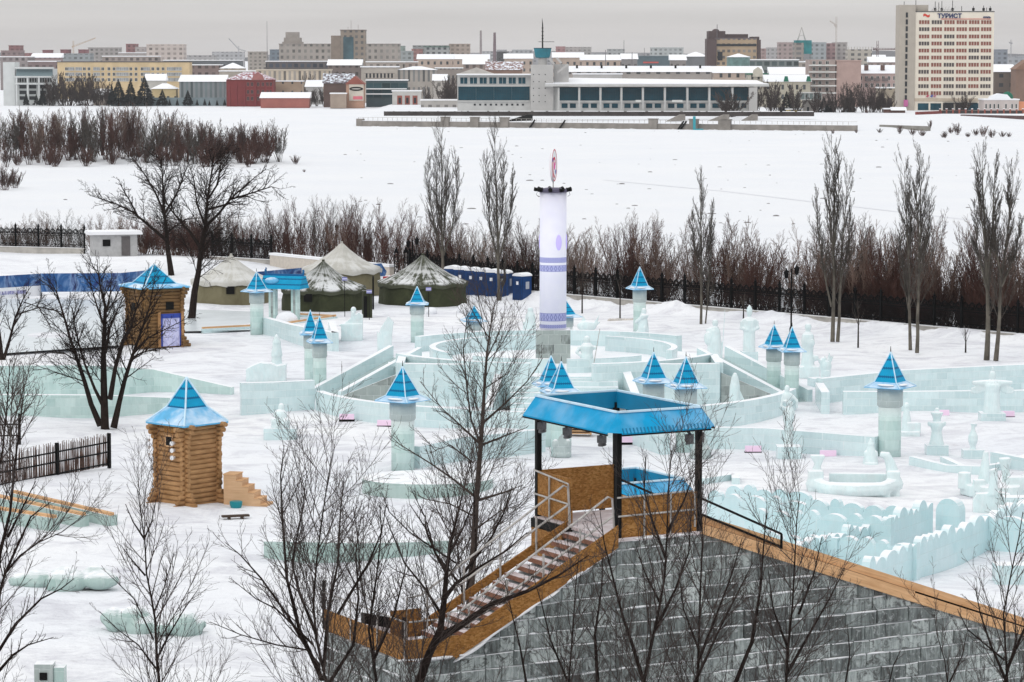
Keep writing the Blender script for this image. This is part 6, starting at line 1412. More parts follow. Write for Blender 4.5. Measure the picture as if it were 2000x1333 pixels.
SH = [shrub_mesh(41, M['twig_red'], 15, 6.0, 0.5), shrub_mesh(42, M['twig_pale'], 13, 6.6, 0.4), shrub_mesh(43, M['twig_red'], 18, 5.2, 0.45), shrub_mesh(44, M['twig_grey'], 10, 7.2, 0.36), shrub_mesh(45, M['twig_pale'], 14, 5.6, 0.46), shrub_mesh(46, M['twig_red'], 13, 6.2, 0.42, n=(20, 8))]
KIND = ['reddish', 'pale twiggy', 'dense reddish', 'tall grey', 'pale brown', 'dark red']
LAND = [(30, 'the left edge'), (222, 'the white kiosk'), (385, 'the forked dark tree'), (520, 'the low iron fence end'), (662, 'the cream tent'), (783, 'the gate posts'), (865, 'the broad poplar'), (970, 'the poplar by the toilets'), (1076, 'the banner pillar'), (1250, 'the tower by the fence'), (1369, 'the slender poplar'), (1546, 'the street lamp'), (1630, 'the tallest poplar'), (1785, 'the slim poplar pair'), (1935, 'the rightmost poplars')]
ORD = ['nearest', 'second', 'third', 'fourth', 'fifth', 'sixth', 'seventh', 'eighth', 'ninth', 'tenth', 'eleventh', 'twelfth']
SHL = []
def near(x):
    l = min(LAND, key=lambda q: abs(q[0]-x)); return l[1], ('left' if x < l[0] else 'right')
def shrub(x, y0, s, kind, rz, row):
    fy = float(np.interp((x-1000)/FPX*270, FX, FY))
    Y = fy+y0; X = (x-1000)/FPX*Y
    for _ in range(3): Y = float(np.interp(X, FX, FY))+y0; X = (x-1000)/FPX*Y
    o = obj('shrub', SH[kind]); o.location = (X, Y, hz(X, Y)); o.rotation_euler = (rng.uniform(-0.07, 0.07), rng.uniform(-0.13, 0.13), rz); o.scale = s
    SHL.append((o, x, kind, row)); return o
rng = random.Random(77)
def hx(x):  # crest of the shrub belt in the photo
    return float(np.interp(x, [-50, 150, 330, 400, 480, 560, 640, 700, 780, 900, 1000, 1100, 1180, 1240, 1300, 1330, 1420, 1470, 1520, 1600, 1700, 1760, 1840, 1900, 2050], [425, 415, 420, 400, 395, 400, 385, 385, 415, 425, 430, 425, 440, 420, 412, 445, 425, 412, 445, 430, 408, 425, 425, 430, 415]))
def gap(x): return any(abs(x-c) < w_ for c, w_ in ((1330, 10), (1190, 8), (1870, 10), (1555, 9)))
x = -30
while x < 2050:
    kind = rng.choice([0, 1, 1, 2, 3, 4, 5, 4]); 
    if x < 350: kind = rng.choice([1, 4, 3, 1])
    y0 = rng.uniform(4, 9)
    if not gap(x):
        Yf = float(np.interp((x-1000)/FPX*260, FX, FY))+y0; top = zat(hx(x)+rng.uniform(-8, 22), Yf); g0 = hz((x-1000)/FPX*Yf, Yf)
        Hm = [6.0, 6.6, 5.2, 7.2, 5.6, 6.2][kind]; k = max(0.35, (top-g0)/Hm); shrub(x, y0, (max(0.8, min(k, 1.15)), max(0.8, min(k, 1.15)), k*0.98), kind, rng.uniform(0, 6.28), 'front')
    x += rng.uniform(28, 48) if x < 350 else (rng.uniform(28, 44) if 1180 < x < 1590 else rng.uniform(20, 34))
x = -20
while x < 2050:
    kind = rng.choice([0, 2, 5, 1, 4, 0, 2]); y0 = rng.uniform(12, 24)
    if x < 350: kind = rng.choice([1, 4])
    if not gap(x):
        Yf = float(np.interp((x-1000)/FPX*270, FX, FY))+y0; top = zat(hx(x)+rng.uniform(5, 40), Yf); g0 = hz((x-1000)/FPX*Yf, Yf)
        Hm = [6.0, 6.6, 5.2, 7.2, 5.6, 6.2][kind]; k = max(0.4, (top-g0)/Hm); shrub(x, y0, (max(0.9, min(k*0.9, 1.3)), max(0.9, min(k*0.9, 1.3)), k*0.95), kind, rng.uniform(0, 6.28), 'back')
    x += rng.uniform(36, 60) if x < 1590 else rng.uniform(26, 42)
# low ground cover of twigs behind the fence on the right side (dense thicket)
for x in (1605, 1622, 1640, 1652, 1675, 1703, 1728, 1758, 1772, 1790, 1808, 1822, 1848, 1880, 1900, 1918, 1938, 1975, 2005, 282, 300, 318, 338, 356, 372, 390, 408, 1205, 1235, 1262, 1290, 1660, 1690, 1715, 1745, 1835, 1860, 1960, 1990, 1440, 1480): 
    shrub(x+rng.uniform(-5, 5), rng.uniform(3, 7), (1.0, 1.0, rng.uniform(0.55, 0.8)), rng.choice([0, 2, 5]), rng.uniform(0, 6), 'lowest')

from collections import defaultdict
_g = defaultdict(list)
for (o, x, kind, row) in SHL: lm, sd = near(x); _g[(row, lm, sd, kind)].append((abs(x-[q[0] for q in LAND if q[1] == lm][0]), o))
for (row, lm, sd, kind), lst in _g.items():
    for i, (dx, o) in enumerate(sorted(lst, key=lambda q: q[0])):
        tag(o, f"{row} row {KIND[kind]} shrub, {'next' if len(lst) == 1 else ORD[min(i, 11)]} on the {sd} of {lm}", 'shrub', 'bare shrubs beyond the park fence')
# ================================================================ trees on the snowy spit across the ice
SPM = [shrub_mesh(51, M['twig_red'], 16, 9.5, 0.42, 0.07, 0.026, (18, 7)), shrub_mesh(52, M['twig_pale'], 13, 10.5, 0.34, 0.07, 0.028, (18, 7)), shrub_mesh(53, M['twig_red'], 24, 6.5, 0.75, 0.06, 0.024, (16, 6)), shrub_mesh(54, M['twig_grey'], 11, 11.0, 0.42, 0.09, 0.028, (20, 8))]
SPK = ['reddish', 'pale', 'rounded dark', 'tall grey']
spc = {}
def spit(x, yb, s, kind, Y=None):
    p = G(x, yb, -4.6); p.z = hz(p.x, p.y)-0.1; o = obj('thicket_tree', SPM[kind]); o.location = p; o.rotation_euler = (0, 0, rng.uniform(0, 6.28)); o.scale = s if isinstance(s, tuple) else (s,)*3
    SPL.append((o, x, kind, yb))
SPL = []
for x in range(-10, 520, 15):
    top = float(np.interp(x, [0, 50, 100, 230, 300, 350, 430, 520], [225, 218, 212, 212, 216, 222, 240, 235])); yb = rng.uniform(304, 312)
    kind = rng.choice([0, 1, 3, 0]); H = [9.5, 10.5, 6.5, 11][kind]; p = G(x, yb, -4.6); k = (zat(top+rng.uniform(-4, 22), p.y)+4.7)/H
    spit(x+rng.uniform(-5, 5), yb, (min(k, 1.0)*1.0, min(k, 1.0), k), kind)
for x in range(-5, 500, 19):
    yb = rng.uniform(309, 316); spit(x+rng.uniform(-6, 6), yb, rng.uniform(0.55, 0.95), rng.choice([2, 0, 2]))
spit(515, 311, 1.35, 2); spit(490, 312, 1.2, 2); spit(420, 312, 1.2, 2); spit(545, 310, 0.9, 3)
_g = defaultdict(list)
for (o, x, kind, yb) in SPL:
    zone = 'at the left end of the spit' if x < 110 else ('on the left half of the spit' if x < 230 else ('at mid spit' if x < 350 else ('on the right half of the spit' if x < 450 else 'at the right tip of the spit')))
    _g[(zone, 'front' if yb > 308 else 'back', kind)].append((x, o))
for (zone, dep, kind), lst in _g.items():
    for i, (x, o) in enumerate(sorted(lst, key=lambda q: q[0])):
        tag(o, f"{SPK[kind]} tree {zone}, {dep} row{'' if len(lst) == 1 else (', leftmost' if i == 0 else ', '+ORD[min(i, 11)]+' from its left')}", 'tree', 'bare trees on the snowy spit across the ice')
for (x, yb, s, lab) in ((577, 314, 0.35, 'small round shrub on the ice just right of the spit'), (8, 362, 0.75, 'dark shrub clump at the left edge on the smaller spit'), (28, 358, 0.6, 'rounded shrub right of the clump at the left edge'), (594, 328, 0.12, 'tiny shrub tuft on the ice')):
    p = G(x, yb, -5); p.z = hz(p.x, p.y)-0.1; o = obj('shrub', SPM[2]); o.location = p; o.scale = (s,)*3; tag(o, lab, 'shrub', 'shrubs on the ice')
# right shore shrubs
tufts = [(1627, 258, 0.2), (1672, 256, 0.22), (1718, 256, 0.3), (1757, 258, 0.36), (1783, 260, 0.42), (1801, 262, 0.4), (1817, 250, 0.36), (1842, 265, 0.26), (1858, 257, 0.42), (1870, 260, 0.5), (1890, 264, 0.3), (1905, 261, 0.42), (1920, 263, 0.45), (1938, 265, 0.5), (1958, 264, 0.36), (1846, 266, 0.3), (1970, 264, 0.3), (1693, 233, 0.3)]
tz = {}
for i, (x, yb, s) in enumerate(tufts):
    p = G(x, yb, -5.3); p.z = hz(p.x, p.y)-0.1; o = obj('shore_shrub', SPM[2] if i % 3 else SPM[0]); o.location = p; o.scale = (s*1.1, s*1.1, s*0.85); o.rotation_euler = (0, 0, i*1.3)
    tag(o, f"small brown shrub on the snowy right shore, {'leftmost' if i == 0 else ORD[min(i,11)]+' from its left end'}" if i < 12 else (f"small brown shrub on the snowy right shore, {['sixth','fifth','fourth','third','second'][i-12]} from its right end" if i < 17 else 'small brown shrub on the right shore above the slab edge'), 'shrub', 'small shrubs on the right shore')
# ================================================================ the city across the river
def facade(name, wall, win, px_, pz_, fx, fz, x0=0.0, z0=0.6, streak=0.12):
    m = NT(name); o = m.coord(); x = m.xyz(o); u = m.math('ADD', x[0], x[1]); 
    fu = m.math('FRACT', m.math('ADD', m.math('DIVIDE', u, px_), 100.0+x0)); fv = m.math('FRACT', m.math('DIVIDE', m.math('SUBTRACT', x[2], z0), pz_))
    a = m.math('MULTIPLY', m.math('LESS_THAN', fu, fx), m.math('LESS_THAN', fv, fz))
    g = m.n('ShaderNodeNewGeometry'); nzv = m.xyz(g.outputs['Normal'])[2]; a = m.math('MULTIPLY', a, m.math('LESS_THAN', m.math('ABSOLUTE', nzv), 0.4)); a = m.math('MULTIPLY', a, m.math('GREATER_THAN', x[2], z0))
    cell = m.noise(m.comb(m.math('FLOOR', m.math('DIVIDE', u, px_)), m.math('FLOOR', m.math('DIVIDE', x[2], pz_)), 0.0), 3.7, 0.0)
    nz = m.noise(o, 0.15, 5.0); c0 = tuple(c*(1-streak) for c in wall); c1 = tuple(min(1, c*(1+streak)) for c in wall)
    col = m.mix(m.rng(nz, 0.3, 0.7), c0+(1,), c1+(1,)); wcol = m.mix(m.rng(cell, 0.35, 0.65), tuple(c*0.6 for c in win)+(1,), tuple(min(1, c*1.5) for c in win)+(1,))
    col = m.mix(a, col, wcol); return m.fin(col, 0.8, 0.25)
DKW = (0.05, 0.055, 0.06)
_fc = 0
def bld(label, x0, x1, yt, Y, wall, dep=18.0, win=None, roof='flat', rh=2.5, roofmat='snow', name='building', rz=0.0, zb=-4.0, group='buildings of the city across the river', cat='building', over=0.6):
    global _fc; _fc += 1
    a = at(x0, yt, Y); b = at(x1, yt, Y); W_ = b.x-a.x; H = a.z-zb
    t = thing(name, label, cat, ((a.x+b.x)/2, Y+dep/2, zb), rz, group)
    if win: mt = facade('facade_%d' % _fc, wall, *win)
    else: mt = plain('wall_%d' % _fc, wall, 0.85, 0.12, 0.2)
    mb = MB(); mb.box((0, 0, H/2), (W_, dep, H)); mb.build('wall', mt, t)
    rm = M[roofmat] if isinstance(roofmat, str) else roofmat
    mb = MB(); w2, d2 = W_/2+over, dep/2+over
    if roof == 'flat': mb.box((0, 0, H+0.25), (W_+over, dep+over, 0.5))
    elif roof == 'hip':
        k = min(w2, d2)*0.95; P = [(-w2, -d2, H), (w2, -d2, H), (w2, d2, H), (-w2, d2, H)]; r0, r1 = (-w2+k, 0, H+rh), (w2-k, 0, H+rh)
        mb.poly([P[0], P[1], r1, r0]); mb.poly([P[1], P[2], r1]); mb.poly([P[2], P[3], r0, r1]); mb.poly([P[3], P[0], r0]); mb.poly(list(reversed(P)))
    elif roof == 'gable':   # ridge along x
        mb.extr([(-d2, H), (d2, H), (0, H+rh)], -w2, w2, fr=lambda v: Vector((v.y, v.x, v.z)))
    elif roof == 'front':   # gable facing the river
        mb.extr([(-w2, H), (w2, H), (0, H+rh)], -d2, d2)
    elif roof == 'shed': mb.extr([(-d2, H), (d2, H+rh), (d2, H)], -w2, w2, fr=lambda v: Vector((v.y, v.x, v.z)))
    if roof != 'none': mb.build('roof', rm, t)
    t['W'] = W_; t['H'] = H; t['D'] = dep
    return t
def add(t, name, mat, boxes, dz=0.0):
    mb = MB()
    for b in boxes: mb.box(*b)
    return mb.build(name, mat, t)
def winmesh(w_, h_, pane, frame, mull=1, rail=0, fr=0.12):
    mb = MB(); mb.box((0, 0, 0), (w_, 0.10, h_), 0)
    for z in (-h_/2, h_/2): mb.box((0, -0.07, z), (w_+fr, 0.12, fr), 1)
    for i in range(mull+2): mb.box((-w_/2+w_*i/(mull+1), -0.07, 0), (fr, 0.12, h_), 1)
    for i in range(rail): mb.box((0, -0.07, -h_/2+h_*(i+1)/(rail+1)), (w_, 0.1, fr), 1)
    return mb.mesh('window', [pane, frame], fix=False)
def windows(t, me, pts, y, name='window'):
    for (x, z) in pts: o = obj(name, me, t); o.location = (x, y, z)
def pm(n, c, amt=0.12, sc_=0.3): return plain(n, c, 0.8, amt, sc_)
glassd = plain('dark_glass', (0.018, 0.022, 0.027), 0.3, 0.3, 0.3, 0.25); wfw = pm('window_white', (0.62, 0.62, 0.60))
glasst = plain('teal_glass', (0.004, 0.050, 0.075), 0.4, 0.35, 0.2, 0.12)

# ---- the tall hotel
Yh = 1268.0
hw_ = pm('hotel_cream', (0.72, 0.66, 0.565), 0.05); hb = pm('hotel_beige', (0.40, 0.36, 0.31), 0.06)
a = at(1788, 24, Yh); b = at(1942, 24, Yh); W_ = b.x-a.x; zb = -3.4; H = a.z-zb
ht = thing('hotel', 'tall cream hotel tower with blue lettering and a red emblem on top', 'hotel', ((a.x+b.x)/2, Yh, zb))
mb = MB(); mb.box((0, 8, H/2), (W_, 16, H)); mb.build('wall', hw_, ht)
mb = MB(); mb.box((0, 8, H+0.2), (W_+0.3, 16.3, 0.4)); mb.build('roof', pm('hotel_roof', (0.09, 0.09, 0.09)), ht)
sxw = at(1788, 0, Yh).x-at(1757, 0, Yh).x
mb = MB(); mb.box((-W_/2-sxw/2, 6.0, (H+3)/2), (sxw, 13, H+3)); mb.build('stair_tower', hb, ht)
mb = MB(); mb.box((-W_/2+2.9, 8, H+1.5), (5.6, 12, 3.0)); mb.build('roof_block', hb, ht)
for i in range(14): mb = MB(); mb.box((-W_/2-sxw*0.55, -0.55, 3+2.9*i), (0.9, 0.2, 2.1)); mb.build('stair_window', glassd, ht)
S = W_/154.0
cur = plain('curtain_red', (0.22, 0.075, 0.055), 0.5, 0.3, 0.4); drk = plain('curtain_dark', (0.07, 0.055, 0.055), 0.4, 0.4, 0.4)
wr = winmesh(21*S, 8.2*S, cur, hw_, 3, 0, 0.17); wd = winmesh(21*S, 8.2*S, drk, hw_, 3, 0, 0.17)
rng = random.Random(12)
bx = [(1180+1266)/8, (1280+1363)/8, (1380+1460)/8, (1475+1558)/8, (1572+1655)/8, (1668+1748)/8]
for j, ry in enumerate([175, 230, 287, 342, 397, 452, 508, 563, 620, 675, 730]):
    for i, bxx in enumerate(bx):
        X = at(1500+bxx, 0, Yh).x-ht.location.x; Z = zat(ry/4, Yh)-zb
        o = obj('window', wr if (rng.random() < 0.62 and j < 7) or rng.random() < 0.25 else wd, ht); o.location = (X, -0.02, Z)
for i in range(6): mb = MB(); X = at(1500+bx[i], 0, Yh).x-ht.location.x; mb.box((X, -0.03, 2.1), (21*S, 0.1, 2.9)); o = mb.build('shop_window', glassd if i in (2, 3) else glasst, ht)
mb = MB(); mb.box((W_*0.08, -1.6, 3.7), (W_*0.42, 3.4, 0.35)); mb.build('canopy', glassd, ht)
mb = MB(); mb.box((0, -0.14, 5.0), (W_, 0.12, 1.3)); mb.build('base_band', pm('band_beige', (0.50, 0.42, 0.33)), ht)
def text(body, size, mat, parent, loc, name='lettering', ext=0.12, bold=0.0, sxx=1.0):
    cu = bpy.data.curves.new('lettering', 'FONT'); cu.body = body; cu.size = size; cu.extrude = ext; cu.offset = bold; cu.align_x = 'CENTER'
    tmp = bpy.data.objects.new('tmp_text', cu); COL.objects.link(tmp); dg = bpy.context.evaluated_depsgraph_get(); dg.update()
    me = bpy.data.meshes.new_from_object(tmp.evaluated_get(dg)); bpy.data.objects.remove(tmp); me.materials.clear(); me.materials.append(mat)
    o = obj(name, me, parent); o.location = loc; o.rotation_euler = (math.pi/2, 0, 0); o.scale = (sxx, 1, 1); return o
sgb = pm('sign_blue', (0.015, 0.03, 0.12)); sgr = pm('sign_red', (0.55, 0.05, 0.03))
def hxp(px): return at(px, 0, Yh).x-ht.location.x
text('ТУРИСТ', 2.55, sgb, ht, (hxp(1855), -0.2, zat(35.6, Yh)-zb), 'hotel_lettering', 0.1, 0.085, 1.0)
text('отель', 1.15, sgb, ht, (hxp(1928), -0.2, zat(35.6, Yh)-zb), 'hotel_lettering', 0.1, 0.05)
mb = MB(); x0, x1 = hxp(1838), hxp(1936); mb.box(((x0+x1)/2, -0.15, zat(37.6, Yh)-zb), (x1-x0, 0.15, 0.22)); mb.build('red_line', sgr, ht)
mb = MB(); P = []
for k in range(9): P.append((hxp(1803.5+k*1.6), zat(28.5-1.6*math.sin(k*0.8), Yh)-zb))
for k in range(8): mb.quad((P[k][0], -0.16, P[k][1]), (P[k][0], -0.16, P[k][1]-1.0), (P[k+1][0], -0.16, P[k+1][1]-1.0), (P[k+1][0], -0.16, P[k+1][1]))
mb.build('wave_emblem', sgr, ht)
rng = random.Random(9); 
for (px, yt) in ((1769, 3), (1792, 0), (1830, 3), (1837, 5), (1843, 2), (1864, 1), (1882, 12), (1905, 12), (1925, 11), (1931, 15), (1938, 12)):
    mb = MB(); z = zat(yt, Yh)-zb; mb.bar((hxp(px), 5, H), (hxp(px), 5, z), 0.22)
    if rng.random() < 0.6: mb.box((hxp(px), 5, H+1.2), (1.0, 0.6, 1.2))
    mb.build('antenna', M['black'], ht)
mb = MB()
for px in range(1822, 1866, 6): mb.bar((hxp(px), 4, H), (hxp(px+5), 4, H+2.4), 0.12)
mb.bar((hxp(1822), 4, H+0.9), (hxp(1866), 4, H+1.0), 0.12); mb.build('roof_frame', M['grey_metal'], ht)
for i, (px, c) in enumerate(((1814, (0.5, 0.1, 0.15)), (1822, (0.1, 0.12, 0.35)), (1828, (0.45, 0.2, 0.25)))):
    mb = MB(); mb.bar((hxp(px)-0.8, -0.3, 6.0), (hxp(px), -1.2, 7.4), 0.08); mb.quad((hxp(px)-0.1, -1.1, 7.3), (hxp(px)-0.7, -0.5, 6.4), (hxp(px)+0.1, -0.6, 5.9), (hxp(px)+0.6, -1.1, 6.9)); mb.build('flag', pm('flag_%d' % i, c), ht)
mb = MB(); mb.box((hxp(1771), -1.2, 3.6), (1.8, 0.3, 2.8)); o = mb.build('poster', pm('pink_poster', (0.45, 0.12, 0.28)), ht)

# ---- river terminal
Yt = 1165.0
tm = thing('river_terminal', 'long glass river terminal with white columns, overhanging snowy roof and a concrete mast tower', 'terminal', (at(1280, 0, Yt).x, Yt, -2.6))
zt0 = -2.6
def tx(px): return at(px, 0, Yt).x-tm.location.x
def tz(py): return zat(py, Yt)-zt0
cw = pm('terminal_white', (0.48, 0.48, 0.47), 0.08); cg = pm('terminal_concrete', (0.44, 0.43, 0.42), 0.1, 0.15)
mb = MB(); mb.box(((tx(1072)+tx(1478))/2, 9, tz(171)/2-0.5), (tx(1478)-tx(1072), 16, tz(171)+1)); mb.build('wall', cw, tm)
zr = [(1064, 168, 160), (1500, 171, 165)]
mb = MB(); xx0, xx1 = tx(1064), tx(1502); mb.box(((xx0+xx1)/2, 7, tz(167)), (xx1-xx0, 22, 0.9)); mb.build('roof_edge', cw, tm)
mb = MB(); mb.poly([(xx0, -3.9, tz(165)), (xx1, -3.9, tz(166)), (xx1-3, 18, tz(158)), (tx(1110), 18, tz(153))]); mb.poly([(xx0, -3.9, tz(165)), (tx(1110), 18, tz(153)), (tx(1110), 18, tz(168)), (xx0, -3.9, tz(168))]); mb.box(((xx0+xx1)/2, 7, tz(164.5)), (xx1-xx0-0.5, 21.6, 0.5)); mb.build('roof_snow', M['snow'], tm)
cols = [1091, 1131.5, 1173, 1214, 1256, 1299, 1343, 1386, 1431, 1465]
for c in cols: mb = MB(); mb.box((tx(c), -2.4, tz(171)/2), (0.75, 0.8, tz(171))); mb.build('column', cw, tm)
for a, b in zip(cols, cols[1:]):
    w_ = tx(b)-tx(a)-0.9; z0, z1 = tz(197), tz(171.5); me = winmesh(w_, z1-z0, glasst, pm('mullion_teal', (0.012, 0.05, 0.07)) if a == 1091 else bpy.data.materials['mullion_teal'], 7, 3, 0.10); o = obj('glass_bay', me, tm); o.location = ((tx(a)+tx(b))/2, 0.93, (z0+z1)/2)
    mb = MB(); mb.box(((tx(a)+tx(b))/2, 0.9, tz(199)), (w_+1, 0.8, 0.8)); mb.build('balcony_slab', cw, tm)
    for k in (0.3, 0.7): mb = MB(); mb.box((tx(a)+(tx(b)-tx(a))*k, 0.95, tz(207)), (w_*0.32, 0.2, 1.7)); mb.build('lower_window', glasst, tm)
mb = MB(); mb.box((tx(1471), 2, tz(171)/2), (3.2, 12, tz(171))); mb.build('end_block', cg, tm)
mb = MB(); mb.box(((tx(1260)+tx(1420))/2, -4.2, 0.6), (tx(1500)-tx(1190), 0.3, 1.4)); mb.build('terrace_rail', M['black'], tm)
for (px, w0) in ((1247, 11), (1323, 20)): mb = MB(); mb.box((tx(px), -3.4, tz(197.5)), (w0*0.2, 0.2, 0.8)); mb.build('notice', wfw, tm)
# concrete tower with control cab
mb = MB(); mb.box((tx(1059), 4, tz(127)/2-0.5), (tx(1081)-tx(1037), 9, tz(127)+1)); mb.build('concrete_tower', cg, tm)
mb = MB(); mb.box((tx(1097), 7, tz(126)/2), (tx(1110)-tx(1081), 6, tz(126))); mb.build('concrete_tower', cg, tm)
for (px, py) in ((1042, 146), (1053, 146), (1065, 146), (1042, 160), (1053, 160), (1065, 160), (1042, 173), (1053, 173), (1065, 173), (1042, 187), (1053, 187), (1065, 187), (1042, 199), (1053, 199), (1065, 199)): mb = MB(); mb.box((tx(px), -0.52, tz(py)), (0.35, 0.15, 0.4)); mb.build('porthole', glassd, tm)
mb = MB(); mb.lathe([(1.7, tz(127)), (1.7, tz(113.5))], 14, (tx(1060), 4, 0)); mb.build('cab_stem', cg, tm)
mb = MB(); mb.lathe([(2.6, tz(113.5)), (3.0, tz(112)), (3.7, tz(95))], 8, (tx(1060), 4, 0), a0=0.39); mb.build('control_cab', pm('cab_teal', (0.015, 0.16, 0.21), 0.2), tm)
mb = MB(); mb.lathe([(3.8, tz(95)), (3.8, tz(94))], 8, (tx(1060), 4, 0), a0=0.39); mb.build('cab_roof', M['black'], tm)
mb = MB(); mb.tube([(tx(1060), 4, tz(95)), (tx(1060), 4, tz(48)), (tx(1059), 4, tz(36))], [0.35, 0.25, 0.06], 6); mb.bar((tx(1052), 4, tz(82)), (tx(1083), 4, tz(82)), 0.18)
for y in (55, 62, 70, 76): mb.box((tx(1060), 4, tz(y)), (0.9, 0.9, 0.25))
mb.build('mast', M['black'], tm)
for (x0, y0, x1, y1) in ((1073, 115, 1083, 126), (1087, 113, 1097, 124), (1110, 126, 1088, 143)): mb = MB(); mb.bar((tx(x0), 2, tz(y0)), (tx(x1), 2, tz(y1)), 0.8); mb.build('strut', cg, tm)
# left wing
mb = MB(); mb.box(((tx(893)+tx(1038))/2, 10, tz(147)/2-0.5), (tx(1038)-tx(893), 16, tz(147)+1)); mb.build('wing_wall', cw, tm)
mb = MB(); mb.box(((tx(893)+tx(1038))/2, 9, tz(147)+0.2), (tx(1038)-tx(892)+0.4, 18.5, 0.4)); mb.build('wing_roof', M['snow'], tm)
for i in range(8):
    px = 905.5+19*i
    if px < 1036: me = winmesh(14.5*0.2, 2.6, glasst, cw, 1, 0, 0.15); o = obj('upper_window', me, tm); o.location = (tx(px), 1.93, tz(158))
for i in range(4):
    px = 912+35*i; me = winmesh(34*0.2, tz(170)-tz(196), glasst, bpy.data.materials['mullion_teal'], 6, 4, 0.12); o = obj('glass_bay', me, tm); o.location = (tx(px), 1.9, tz(183))
for z, h in ((tz(168), 0.6), (tz(198), 0.5)): mb = MB(); mb.box(((tx(893)+tx(1038))/2, 1.8, z), (tx(1038)-tx(892), 0.6, h)); mb.build('wing_band', cw, tm)
for i in range(10): mb = MB(); mb.box((tx(927+10.5*i), 1.95, tz(205)), (0.8, 0.15, 0.7)); mb.build('small_window', glassd, tm)

# ---- white modern house left
Yw = 1440.0; wm_ = pm('modern_white', (0.58, 0.60, 0.60), 0.06)
t = thing('modern_house', 'white modern house with sloped glass front at the left edge of the far bank', 'building', (at(52, 0, Yw).x, Yw, -4.0)); L0 = t.location.x
def mx_(px): return at(px, 0, Yw).x-L0
def mz(py): return zat(py, Yw)+4.0
mb = MB(); mb.box(((mx_(3)+mx_(26))/2, 8, mz(122)/2), (mx_(26)-mx_(3), 14, mz(122))); mb.build('side_slab', wm_, t)
mb = MB(); mb.box(((mx_(24)+mx_(100))/2, 9, mz(135)/2), (mx_(100)-mx_(24), 14, mz(135))); mb.build('wall', wm_, t)
mb = MB(); mb.poly([(mx_(29), -0.6, mz(150)), (mx_(102), -0.6, mz(150)), (mx_(99), 1.8, mz(135.5)), (mx_(29), 1.8, mz(135.5))]); mb.build('sloped_glass', plain('pale_glass', (0.16, 0.22, 0.24), 0.2), t)
for z in (mz(133), mz(150.5), mz(164)): mb = MB(); mb.box(((mx_(27)+mx_(103))/2, 0.2, z), (mx_(103)-mx_(27), 2.6, 0.75)); mb.build('slab_edge', wm_, t)
for i in range(14): mb = MB(); mb.box((mx_(31+5*i), 1.85, mz(157)), (0.7, 0.2, 1.8)); mb.build('window', glassd, t)
for i, y in enumerate((170, 181, 192)):
    for k in range(4): mb = MB(); mb.box((mx_(41+19*k), 1.85, mz(y)), (3.4, 0.2, 1.7)); mb.build('window', glassd, t)
for px in (30, 52, 74, 101): mb = MB(); mb.box((mx_(px), -0.5, mz(150)/2), (0.9, 0.9, mz(150))); mb.build('column', wm_, t)
# ---- yellow block
Yy = 1640.0; yl = pm('yellow_wall', (0.56, 0.43, 0.26), 0.06)
t = bld('long yellow apartment block on the far left bank', 112, 370, 122, Yy, (0.56, 0.43, 0.26), 14, roofmat=pm('dark_roof', (0.10, 0.09, 0.09))); zt_ = -4.0; L0 = t.location.x
me = winmesh(1.5, 1.7, glassd, wfw, 1); mel = winmesh(3.6, 1.8, pm('loggia_pane', (0.26, 0.27, 0.28), 0.3, 0.5), wfw, 3)
pts = []; pl = []
for j, y in enumerate((135, 145.5, 156)):
    for i, x in enumerate((128, 137, 152, 163, 172, 187, 199, 211, 221, 232, 243, 254, 264, 276, 285, 297, 307, 317, 331, 339, 347)):
        (pl if x in (152, 187, 232, 243, 285, 331, 347, 137) else pts).append((at(x, 0, Yy).x-L0, zat(y, Yy)-zt_))
windows(t, me, pts, -7.03); windows(t, mel, pl, -7.2, 'balcony')
# ---- red brick house
Yr = 1420.0
t = bld('red brick mansion with ornate gable roof and snow patches on the far bank', 442, 533, 156, Yr, (0.18, 0.032, 0.033), 16, roof='hip', rh=3.6, roofmat=make_roofblue('red_snow_roof', (0.26, 0.04, 0.05), (0.26, 0.04, 0.05), 9, 0.0, 1.0)); L0 = t.location.x
me = winmesh(1.2, 1.9, glassd, pm('red_frame', (0.30, 0.12, 0.11)), 1); windows(t, me, [(at(x, 0, Yr).x-L0, zat(y, Yr)+4) for y in (165, 180, 193) for x in (483, 491, 503, 512, 521, 528)], -8.05)
for px in (446, 460, 476, 497, 518, 531): mb = MB(); mb.box((at(px, 0, Yr).x-L0, -8.2, 5.2), (0.7, 0.5, 10.4)); mb.build('pilaster', pm('red_pil_%d' % px, (0.20, 0.035, 0.04)), t)
mb = MB(); mb.extr([(-3, zat(157, Yr)+4), (3, zat(157, Yr)+4), (2.2, zat(147, Yr)+4), (0, zat(142, Yr)+4), (-2.2, zat(147, Yr)+4)], -8.6, -7.9); o = mb.build('gable', bpy.data.materials['red_frame'], t); o.location = (4, 0, 0)
t = bld('low red brick annex with two snowy roofs by the ice', 509, 603, 192, 1390, (0.33, 0.12, 0.10), 10, win=((0.20, 0.08, 0.07), 3.0, 4.0, 0.3, 0.4, 0, 0.5) if False else None, roof='shed', rh=2.6)
bld('pale brick house with snowy flat roof behind the red annex', 536, 590, 160, 1440, (0.36, 0.27, 0.20), 12, win=(DKW, 4.5, 5.0, 0.2, 0.35))
